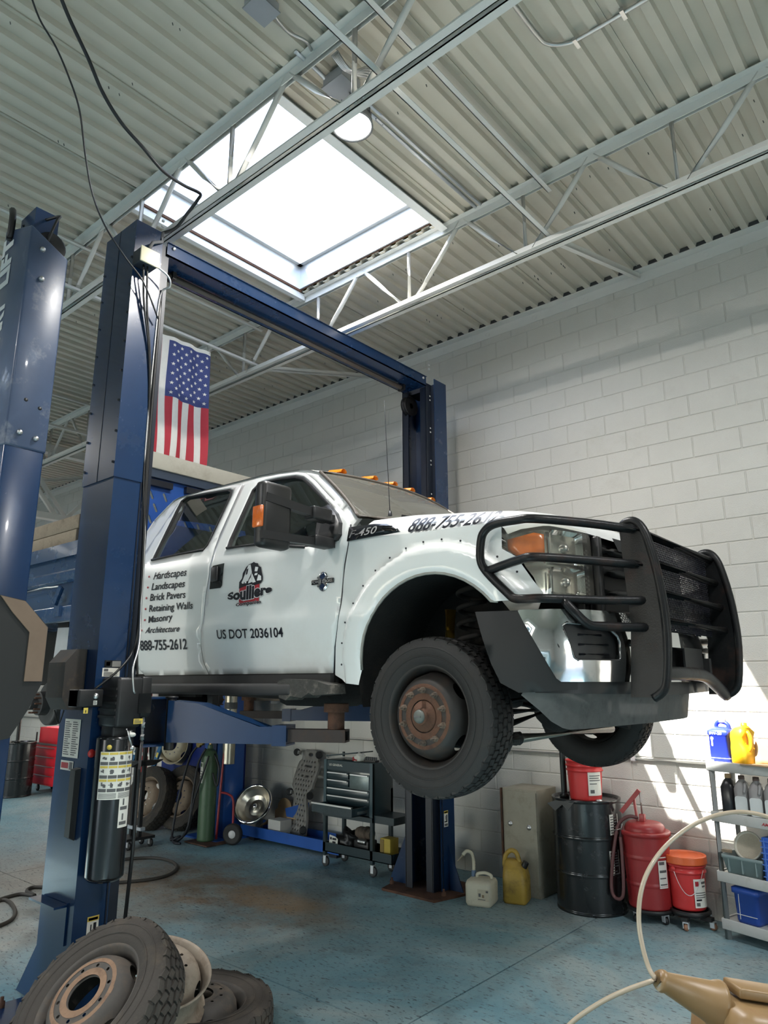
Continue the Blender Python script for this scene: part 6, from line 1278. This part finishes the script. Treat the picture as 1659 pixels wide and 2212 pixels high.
# green gas cylinder on a red hand truck with hoses
GC = Vector((-7.66, 5.33, .02)); gcm = M('cylinder_green', (.06, .115, .058), .4, var=.15, vs=6, dirt=(.03, .04, .03), ds=6, da=.25)
GC = Vector((-7.68, 5.60, .02))
gc = thing('gas_cylinder', GC, 'tall green gas cylinder with brass regulators', 'gas cylinder')
part('shell', MB().lathe([(0, 0), (.098, 0), (.104, .015), (.104, .90), (.096, .97), (.07, 1.03), (.035, 1.055), (.03, 1.10), (0, 1.10)], 36, Tr(*GC)), gcm, gc)
part('valve', MB().lathe([(0, 1.22), (.025, 1.22), (.03, 1.20), (.012, 1.19), (.016, 1.10), (.02, 1.09)], 14, Tr(*GC)), M('brass', (.45, .30, .11), .3, .9, var=.2), gc)
for dx, dz in ((-.09, 1.15), (-.15, 1.12)): part('regulator_gauge', MB().lathe([(0, .02), (.038, .02), (.042, .012), (.042, -.012), (0, -.012)], 18, Tr(GC.x+dx, GC.y-.06, dz) @ Matrix.Rotation(PI/2, 4, 'X')), MATS['brass'], gc)
part('regulator_body', MB().tube([(GC.x, GC.y, 1.15), (GC.x-.16, GC.y-.03, 1.13)], .022, 10), MATS['brass'], gc)
curved_label(gc, GC, .105, deg(-115), deg(-80), .66, .90, [(.2, .8, .78, .95, MATS['cylinder_green']), (.1, .9, .3, .34, inkg), (.1, .9, .42, .46, inkg), (.1, .9, .54, .58, inkg), (.1, .7, .15, .2, inkg)])
ht = thing('hand_truck', (-7.48, 5.72, 0), 'red tube hand truck carrying the green cylinder', 'hand truck'); rt = M('truck_red', (.26, .02, .025), .4)
part('frame', MB().tube(smooth_path([(-7.47, 5.60, .06), (-7.46, 5.62, .6), (-7.45, 5.65, 1.05), (-7.40, 5.70, 1.22)], 4), .014, 8), rt, ht); part('axle_arm', MB().tube(smooth_path([(-7.46, 5.62, .58), (-7.38, 5.68, .56), (-7.33, 5.72, .48), (-7.33, 5.73, .14)], 5), .014, 8), rt, ht)
part('toe_plate', MB().box((-7.85, 5.42, .005), (-7.40, 5.74, .018)), rust, ht)
wl_ = part('wheel', MB().lathe([(.045, -.03), (.10, -.035), (.118, -.02), (.12, 0), (.118, .02), (.10, .035), (.045, .03)], 28, Tr(-7.30, 5.71, .12) @ Rz(.5) @ Matrix.Rotation(PI/2, 4, 'X')), rubber, ht); part('wheel_hub', MB().lathe([(0, .036), (.02, .036), (.03, .030), (.055, .026), (.055, -.02), (0, -.02)], 20, Tr(-7.30, 5.71, .12) @ Rz(.5) @ Matrix.Rotation(PI/2, 4, 'X')), greyp, ht)
for i, (pts, r) in enumerate((([(GC.x-.16, GC.y-.06, 1.11), (GC.x-.28, GC.y-.10, .95), (GC.x-.38, GC.y-.15, .5), (GC.x-.42, GC.y-.18, .15), (GC.x-.36, GC.y-.22, .02), (GC.x-.22, GC.y-.22, .025), (GC.x-.08, GC.y-.2, .2), (GC.x-.1, GC.y-.14, .6), (GC.x-.05, GC.y-.13, .9), (GC.x+.06, GC.y-.11, 1.08)], .014), ([(GC.x+.12, GC.y-.10, 1.0), (GC.x+.05, GC.y-.14, .75), (GC.x-.06, GC.y-.16, .45), (GC.x-.10, GC.y-.18, .15), (GC.x-.22, GC.y-.26, .02)], .012), ([(GC.x+.12, GC.y-.02, 1.02), (GC.x+.2, GC.y+.0, .85), (GC.x+.17, GC.y, .65), (GC.x+.13, GC.y-.04, .8)], .012))):
    part(None or 'torch_hose', MB().tube(smooth_path(pts, 6), r, 8), M('hose_black', (.015, .016, .02), .5), None, ['black torch hose looping down left of the green cylinder to the floor', 'black torch hose crossing diagonally over the green cylinder', 'short coil of black hose right of the green cylinder'][i], 'hose', 'torch hoses')
part('hose_knot', MB().tube(smooth_path([(-8.06, 5.36, .02), (-7.96, 5.42, .05), (-7.88, 5.36, .07), (-7.94, 5.30, .03), (-8.02, 5.36, .06), (-7.86, 5.28, .02), (-7.75, 5.30, .02)], 6), .014, 7), MATS['hose_black'], None, 'knotted end of black hose lying on the floor left of the cylinder', 'hose')
# blue runway with things lying on it
rn = thing('blue_runway', (-6.8, 6.15, 0), 'long low blue steel channel lying along the wall behind the tool cart', 'steel channel')
part('channel', MB().box((-7.55, 6.02, .04), (-5.85, 6.03, .16)).box((-7.55, 6.38, .04), (-5.85, 6.39, .16)).box((-7.55, 6.03, .06), (-5.85, 6.38, .075)), blue2, rn); part('end_bolt', MB().lathe([(0, .015), (.016, .012), (.018, 0)], 10, Tr(-6.05, 6.02, .11) @ Matrix.Rotation(PI/2, 4, 'X')), alum, rn)
for x in (-7.4, -6.0): part('foot', MB().box((x, 6.04, 0), (x+.1, 6.37, .06)), ink, rn)
ds_ = thing('wheel_cover', (-7.36, 6.02, .16), 'polished dish-shaped wheel cover propped on the blue channel', 'wheel cover'); dT = Tr(-7.36, 6.06, .40) @ Vector((.30, -.78, .55)).to_track_quat('Z', 'Y').to_matrix().to_4x4()
part('dish', MB().lathe([(0, -.06), (.05, -.06), (.06, -.075), (.10, -.085), (.15, -.06), (.205, .0), (.222, .035), (.236, .045), (.248, .035), (.250, .01), (.20, -.06)], 44, dT), M('polished', (.62, .58, .50), .28, 1.0, var=.15), ds_); part('hub_boss', MB().lathe([(0, -.02), (.03, -.022), (.04, -.06)], 20, dT), chrome, ds_); part('rim_edge', MB().lathe([(.222, .036), (.236, .048), (.25, .036)], 44, dT), chrome, ds_)
wb = thing('white_carton', (-6.98, 6.15, .075), 'small white carton with open flaps on the blue channel', 'box'); part('carton', MB().box((-7.10, 6.08, .076), (-6.88, 6.26, .26)), M('carton_white', (.52, .51, .48), .6), wb); part('flap', MB().add([(-7.10, 6.08, .26), (-7.10, 6.26, .26), (-7.28, 6.24, .16), (-7.28, 6.10, .16)], [(0, 1, 2, 3)]).add([(-7.10, 6.08, .258), (-7.10, 6.26, .258), (-7.28, 6.24, .158), (-7.28, 6.10, .158)], [(3, 2, 1, 0)]), card, wb)
bb_ = thing('blue_carton', (-6.93, 6.33, .075), 'blue carton flap standing behind the white carton', 'box'); part('carton', MB().prism([(-7.02, .27), (-6.72, .27), (-6.68, .46), (-7.05, .36)], 6.30, 6.36, axis=1), blue2, bb_); part('base', MB().box((-7.0, 6.29, .076), (-6.72, 6.37, .27)), card, bb_)
cr2 = thing('round_carton', (-7.12, 6.4, .075), 'brown rounded cardboard piece behind the polished wheel cover', 'cardboard'); part('sheet', MB().prism([(-7.35, .075), (-7.05, .075), (-7.05, .36)]+arc(-7.17, .33, .13, 0, PI, 8)+[(-7.35, .3)], 6.40, 6.41, axis=1), card, cr2)
for i, (x, lb_) in enumerate(((-7.25, 'yellow steel angle lying in the blue channel by the wheel cover'), (-6.35, 'yellow steel angle lying in the blue channel behind the tool cart'))):
    ya_ = thing('yellow_angle', (x, 6.1, .08), lb_, 'steel angle', 'yellow angles in the channel'); part('angle', MB().box((x-.28, 6.06, .077), (x+.28, 6.12, .085)).box((x-.28, 6.06, .085), (x+.28, 6.068, .13)), M('yellow_steel', (.45, .32, .02), .5, var=.2), ya_)
wbd = thing('wood_board', (-7.8, 6.48, 1.6), 'brown board on brackets on the far wall behind the truck', 'board'); part('plank', MB().box((-8.35, 6.36, 1.635), (-7.34, 6.53, 1.69), .004), wood, wbd)
for x in (-8.2, -7.5): part('bracket', MB().box((x, 6.38, 1.60), (x+.02, 6.535, 1.634)), galv, wbd)
# ================================================================== far left corner
tb = thing('tool_chest', (-13.3, 6.3, 0), 'bright red rolling tool chest at the far left', 'tool chest'); tr2 = M('chest_red', (.62, .022, .035), .35, var=.06)
part('cabinet', MB().box((-13.60, 6.10, .13), (-12.70, 6.48, .80), .006), tr2, tb); part('top_chest', MB().box((-13.58, 6.14, .82), (-12.72, 6.48, 1.09), .006), tr2, tb); part('worktop', MB().box((-13.62, 6.08, .80), (-12.68, 6.50, .822)), inkg, tb)
for i in range(4): d_ = part('drawer', MB().box((-13.55, 6.085, .16+.155*i), (-12.74, 6.099, .30+.155*i), .003), tr2, tb); part('pull', MB().box((-13.5, 6.065, .285+.155*i), (-12.8, 6.085, .297+.155*i)), alum, d_)
for x in (-13.5, -12.8):
    for y in (6.16, 6.42): caster(tb, x, y, .13, .055)
part('side_rail', MB().tube([(-13.64, 6.12, .3), (-13.64, 6.12, 1.0)], .015, 8), blackp, tb)
d2 = drum('oil_drum', 'black drum with a pump pipe beside the red tool chest', (-13.20, 5.62, 0), .285, .88, drm)
p2 = thing('drum_pump_pipe', (-13.25, 5.62, .862), 'black pump pipe rising from the far drum by the tool chest', 'pump'); part('pipe', MB().lathe([(0, 0), (.05, 0), (.05, .03), (.028, .035), (.028, .62), (0, .62)], 12, Tr(-13.25, 5.62, .862)), blackp, p2); part('knob', MB().lathe([(0, .02), (.04, .01), (.04, 0)], 10, Tr(-13.25, 5.62, 1.482)), galv, p2)
sticker(d2, (-13.30, 5.352, .66), (-13.16, 5.340, .66), (-13.16, 5.340, .75), (-13.30, 5.352, .75))
fj = thing('floor_jack', (-13.6, 5.9, 0), 'low floor jack with blue deck at the far left', 'floor jack')
part('chassis', MB().prism([(-14.55, .06), (-13.75, .06), (-13.75, .15), (-14.25, .20), (-14.5, .14)], 5.72, 6.02, axis=1), M('jack_blue', (.03, .045, .14), .4), fj); part('pump_housing', MB().box((-14.72, 5.74, .05), (-14.45, 6.0, .28), .02), blackp, fj); part('handle', MB().tube([(-14.60, 5.87, .25), (-14.95, 5.70, 1.25)], .022, 8), blackp, fj)
for x in (-14.6, -13.85): part('wheel', MB().tube([(x, 5.70, .05), (x, 6.04, .05)], .05, 14), alum, fj)
for i, x in enumerate((-15.25, -15.0)):
    rc = thing('red_jug', (x, 6.2, 0), ['red jug standing by the wall at the far left, outer one', 'red jug standing by the wall at the far left, next to the jack'][i], 'jug', 'red jugs'); part('body', loft([(.20, .24, 0, .03), (.22, .26, .02, .04), (.22, .26, .33, .04), (.12, .14, .40, .04), (.06, .06, .44, .025)]).xf(Tr(x, 6.2, 0)), redb, rc); part('cap', MB().lathe([(0, .03), (.03, .03), (.032, 0)], 12, Tr(x, 6.2, .438)), blackp, rc)
# hoses on the floor
hm = M('floor_hose', (.035, .030, .024), .6, var=.2)
part('air_hose', MB().tube(smooth_path([onz(a, b, .014) for a, b in [(120, 1880), (200, 1866), (262, 1857), (330, 1853), (368, 1860), (382, 1873), (368, 1888), (330, 1899), (262, 1906), (200, 1909), (140, 1905)]], 6), .016, 8), hm, None, 'dark air hose looped on the dirty floor behind the near post', 'hose')
part('air_hose', MB().tube(smooth_path([onz(a, b, .014) for a, b in [(100, 1917), (70, 1917), (58, 1925), (75, 1935), (40, 1932), (-20, 1950), (-40, 1965), (0, 1945), (20, 1948), (33, 1970), (20, 1990), (-30, 2010)]], 6), .016, 8), hm, None, 'dark air hose curling at the left edge of the floor', 'hose')
# ================================================================== flag
fx, fy0, fy1, fz1, fz0 = -5.875, 3.105, 4.02, 5.245, 3.86
fg = thing('flag', (fx, (fy0+fy1)/2, fz0), 'American flag hanging lengthwise from the roof bridging', 'flag')
wv = lambda y, z: Vector((fx+.030*math.sin((y-fy0)*14+(fz1-z)*1.2)*(.25+.75*min(1, (fz1-z)/.9))+.012*math.sin((y)*33+z*3), y+.012*math.sin(z*5)*min(1, (fz1-z)), z))
fred, fwh, fbl = M('flag_red', (.42, .03, .045), .8, var=.1, vs=25), M('flag_white', (.66, .64, .58), .8, var=.08, vs=25), M('flag_blue', (.035, .05, .16), .8, var=.12, vs=25)
sw_ = (fy1-fy0)/13; cz = fz1-.04-.60
for i in range(13):
    ya_, yb__ = fy1-sw_*(i+1), fy1-sw_*i; top = cz if i < 7 else fz1-.04
    part('stripe', MB().grid(lambda u, v: wv(ya_+(yb__-ya_)*u, fz0+(top-fz0)*v), 4, 40), fred if i % 2 == 0 else fwh, fg)
part('canton', MB().grid(lambda u, v: wv(fy1-7*sw_+7*sw_*u, cz+(fz1-.04-cz)*v), 24, 24), fbl, fg)
part('heading', MB().grid(lambda u, v: wv(fy0+(fy1-fy0)*u, fz1-.04+.04*v), 30, 2), fwh, fg)
for y in (fy0+.02, fy1-.02): part('grommet', MB().tube([wv(y, fz1-.02)+Vector((.005, 0, 0)), Vector((-5.92, y, 5.335))], .004, 6), alum, fg)
def star(cy, cz_, r):
    vs = []
    for k in range(10):
        a = PI/2+k*PI/5; q = r if k % 2 == 0 else r*.42; vs.append(wv(cy+q*math.cos(a), cz_+q*math.sin(a))+Vector((.004, 0, 0)))
    return MB().add(vs+[wv(cy, cz_)+Vector((.004, 0, 0))], [(10, k, (k+1) % 10) for k in range(10)])
cw = 7*sw_; chh = fz1-.04-cz
for r in range(11):
    for c in range(5 if r % 2 == 0 else 4):
        part('star', star(fy1-cw+cw*(.10+.20*c+(.10 if r % 2 else 0)), fz1-.04-chh*(.075+.085*r), .021), fwh, fg)
# ================================================================== ceiling fittings
lm = thing('high_bay_light', (-2.79, 2.93, 5.50), 'round LED high-bay lamp shining below the skylight corner', 'lamp')
LC = Vector((-2.80, 2.92, 5.50))
part('housing', MB().lathe([(0, .17), (.05, .17), (.06, .12), (.11, .10), (.135, .05), (.142, .0), (.130, .0), (.125, .012)], 40, Tr(*LC)), M('lamp_grey', (.16, .165, .17), .4, .5), lm)
for i in range(18): part('cooling_fin', MB().box((.06, -.002, .05), (.13, .002, .115), T=Tr(*LC) @ Rz(2*PI*i/18)), MATS['lamp_grey'], lm)
part('diffuser', MB().lathe([(0, .006), (.128, .008)], 40, Tr(*LC)), M('lamp_glow', (.9, .9, .9), .5, emit=(1, .98, .94, 60)), lm)
part('hanger', MB().tube([LC+Vector((0, 0, .17)), LC+Vector((-.02, -.02, .33))], .012, 8), alum, lm)
al = bpy.data.lights.new('high_bay_glow', 'AREA'); al.shape = 'DISK'; al.size = .25; al.energy = 150; al.color = (1, .97, .92); alo = bpy.data.objects.new('high_bay_glow', al); COL.objects.link(alo); alo.parent = lm; alo.location = LC-Vector((-2.79, 2.93, 5.50))-Vector((0, 0, .012))
lm_lab = ['LED high-bay lamp over the next bay, to the right of the picture', 'LED high-bay lamp behind the viewer', 'LED high-bay lamp behind the viewer, farther left', 'LED high-bay lamp over the far left bay']
for i, (x, y) in enumerate(((1.6, 2.92), (0.8, -2.2), (-5.2, -2.2), (-10.6, 1.0))):  # unseen lamps, added to light the floor from above
    c = copy_tree(lm); c.location = (x, y, 5.50); c['label'] = lm_lab[i]; c['group'] = 'high-bay lamps'
lm['group'] = 'high-bay lamps'
jb_ = thing('ceiling_box', (-2.85, 2.86, 5.79), 'grey square junction box on the deck above the lamp', 'junction box'); part('box', MB().box((-2.93, 2.76, 5.78), (-2.75, 2.95, 5.868), .01), M('box_grey', (.38, .40, .42), .45, .3), jb_); part('cover', MB().box((-2.935, 2.755, 5.772), (-2.745, 2.955, 5.782)), M('box_lid', (.30, .32, .34), .4, .4), jb_)
jb2 = thing('ceiling_box', (-2.80, 2.13, 5.80), 'grey junction box on the deck at the top edge, left of centre', 'junction box'); part('box', MB().box((-2.88, 2.05, 5.80), (-2.74, 2.21, 5.868), .008), MATS['box_grey'], jb2); part('cover', MB().box((-2.885, 2.045, 5.792), (-2.735, 2.215, 5.802)), MATS['box_lid'], jb2)
zc = ZC-.012
def cable(name, label, pts, r, mt, cat='conduit', k=6): return part(name, MB().tube(smooth_path(pts, k), r, 8), mt, None, label, cat)
cable('metal_conduit', 'flexible metal conduit from the upper junction box to the joist', [(-2.80, 2.215, 5.83), (-2.83, 2.36, 5.845), (-2.80, 2.48, 5.85), (-2.83, 2.56, 5.862)], .010, alum)
cable('metal_conduit', 'straight metal conduit on the deck at the top centre', [(-2.62, 1.95, zc), (-2.62, 2.52, zc)], .013, alum, k=1)
cable('metal_conduit', 'pair-left metal conduit running from the lamp box along the deck', [(-2.90, 2.95, zc), (-2.90, 3.6, zc), (-2.90, 4.58, zc)], .014, galv, k=1)
cable('metal_conduit', 'pair-right metal conduit running from the lamp box along the deck', [(-2.85, 2.95, zc), (-2.85, 3.6, zc), (-2.85, 4.58, zc)], .012, galv, k=1)
cable('metal_conduit', 'short conduit stubs above the near joist', [(-2.92, 2.50, zc), (-2.92, 2.70, zc), (-2.91, 2.78, 5.84)], .014, galv)
for i in range(5): cable('flexible_cable', ['coiled flexible cable bundle at the near joist, outermost strand', 'coiled flexible cable bundle at the near joist, second strand', 'coiled flexible cable bundle at the near joist, third strand', 'coiled flexible cable bundle at the near joist, fourth strand', 'coiled flexible cable bundle at the near joist, innermost strand'][i], [(-2.70+.012*i, 2.62, 5.78), (-2.66+.015*i, 2.70, 5.70-.01*i), (-2.62+.015*i, 2.82, 5.72+.008*i), (-2.60+.012*i, 2.95, 5.80), (-2.60+.012*i, 3.05, zc)], .008, alum, 'cable')
cd_ = thing('bent_conduit', (-1.5, 3.5, zc), 'shiny bent conduit on the deck at the top right', 'conduit')
part('tube', MB().tube(smooth_path([(-1.672, 2.70, zc), (-1.672, 3.1, zc), (-1.668, 3.42, zc), (-1.645, 3.53, zc), (-1.56, 3.60, zc), (-1.45, 3.625, zc), (-1.0, 3.64, zc), (-.4, 3.65, zc)], 6), .013, 10), alum, cd_)
for x in (-1.50, -1.19, -.88): part('strap', MB().box((x-.012, 3.60, zc-.016), (x+.012, 3.675, zc+.012)), alum, cd_)
blk = M('cable_black', (.010, .010, .011), .45)
p0 = onz(60, -30, 5.86); d0 = (p0-CAMP).dot(fwd); p1 = onx(342, 690, -4.165); d1 = (p1-CAMP).dot(fwd)
c1 = [(60, -30), (85, 40), (120, 100), (150, 170), (172, 240), (185, 340), (200, 420), (228, 490), (270, 555), (310, 610), (342, 690)]
cable('hanging_cable', 'thin black cable sagging from the ceiling to the near post', [dpt(a, b, d0+(d1-d0)*(i/(len(c1)-1))) for i, (a, b) in enumerate(c1)], .006, blk, 'cable')
p0 = onz(122, -30, 5.86); d0 = (p0-CAMP).dot(fwd); p1 = Vector((-3.98, 2.54, 5.335)); d1 = (p1-CAMP).dot(fwd)
c2_ = [(122, -30), (150, 40), (190, 125), (222, 200), (262, 265), (310, 320), (345, 362), (370, 383), (400, 402), (432, 418)]
cable('hanging_cable', 'thick black cable sagging from the ceiling to the near joist', [dpt(a, b, d0+(d1-d0)*(i/(len(c2_)-1))) for i, (a, b) in enumerate(c2_)]+[(-3.98, 2.53, 5.30), (-4.08, 2.52, 5.235), (-4.20, 2.5, 5.15), (-4.25, 2.42, 5.085)], .012, blk, 'cable')
# ================================================================== fluid pump and clear hose in the foreground
wk = thing('work_stand', (-.45, 1.45, 0), 'low rolling stand carrying the fluid bottle, below the picture edge', 'stand')
part('top', MB().box((-.85, 1.25, .93), (.05, 1.74, .96), .006), ct, wk)
for x in (-.82, -.02):
    for y in (1.28, 1.70): part('leg', MB().box((x-.015, y-.015, 0), (x+.015, y+.015, .93)), ct, wk)
tan = M('stained_tan', (.24, .15, .065), .4, var=.2, vs=14, dirt=(.20, .055, .03), ds=7, da=.3)
fbt = thing('fluid_bottle', (-.48, 1.60, .96), 'tan fluid bottle with a long conical nozzle, bottom right corner', 'bottle')
A_, B_ = dpt(1418, 2114, 1.35), dpt(1553, 2172, 1.35); ax = (B_-A_).normalized()
nz = []
for t, r in ((0, .014), (.03, .017), (.06, .019), (.10, .020), (.14, .018), (.5, .027), (.85, .036), (.92, .041), (.97, .043), (1.0, .038)): nz.append((t, r))
part('nozzle', MB().tube([A_+(B_-A_)*t for t, r in nz], [r for t, r in nz], 24), tan, fbt)
bd = Rz(math.atan2(ax.y, ax.x)); cc = B_+ax*.115
part('body', MB().box((-.125, -.10, -.27), (.14, .10, .055), .03, T=Tr(cc.x, cc.y, cc.z-.01) @ bd @ Matrix.Rotation(deg(10), 4, 'Y')), tan, fbt)
part('top_rib', MB().box((-.09, -.03, .050), (.08, .03, .068), .004, T=Tr(cc.x, cc.y, cc.z) @ bd @ Matrix.Rotation(deg(10), 4, 'Y')), tan, fbt)
part('foot', MB().box((-.12, -.09, 0), (.13, .09, .10), .01, T=Tr(cc.x, cc.y, .96) @ bd), M('bottle_dark', (.08, .07, .06), .5), fbt)
ctube = M('clear_hose', (.40, .33, .24), .30, var=.08, coat=.3)
hp = [(1190, 2270), (1230, 2214), (1290, 2170), (1350, 2140), (1418, 2116)]
hp2 = [(1418, 2116), (1402, 2092), (1388, 2045), (1380, 1990), (1384, 1930), (1402, 1878), (1438, 1828), (1490, 1786), (1545, 1762), (1600, 1754), (1659, 1765), (1730, 1800), (1790, 1860), (1800, 1960)]
cable('clear_hose', 'pale translucent hose leaving the nozzle towards the lower left', [dpt(a, b, 1.35+.02*i) for i, (a, b) in enumerate(hp[::-1])], .0046, ctube, 'hose')
cable('clear_hose', 'pale translucent hose arching up from the nozzle towards the right edge', [dpt(a, b, 1.35+.02*min(i, 7)-.02*max(0, i-9)) for i, (a, b) in enumerate(hp2)], .0046, ctube, 'hose')
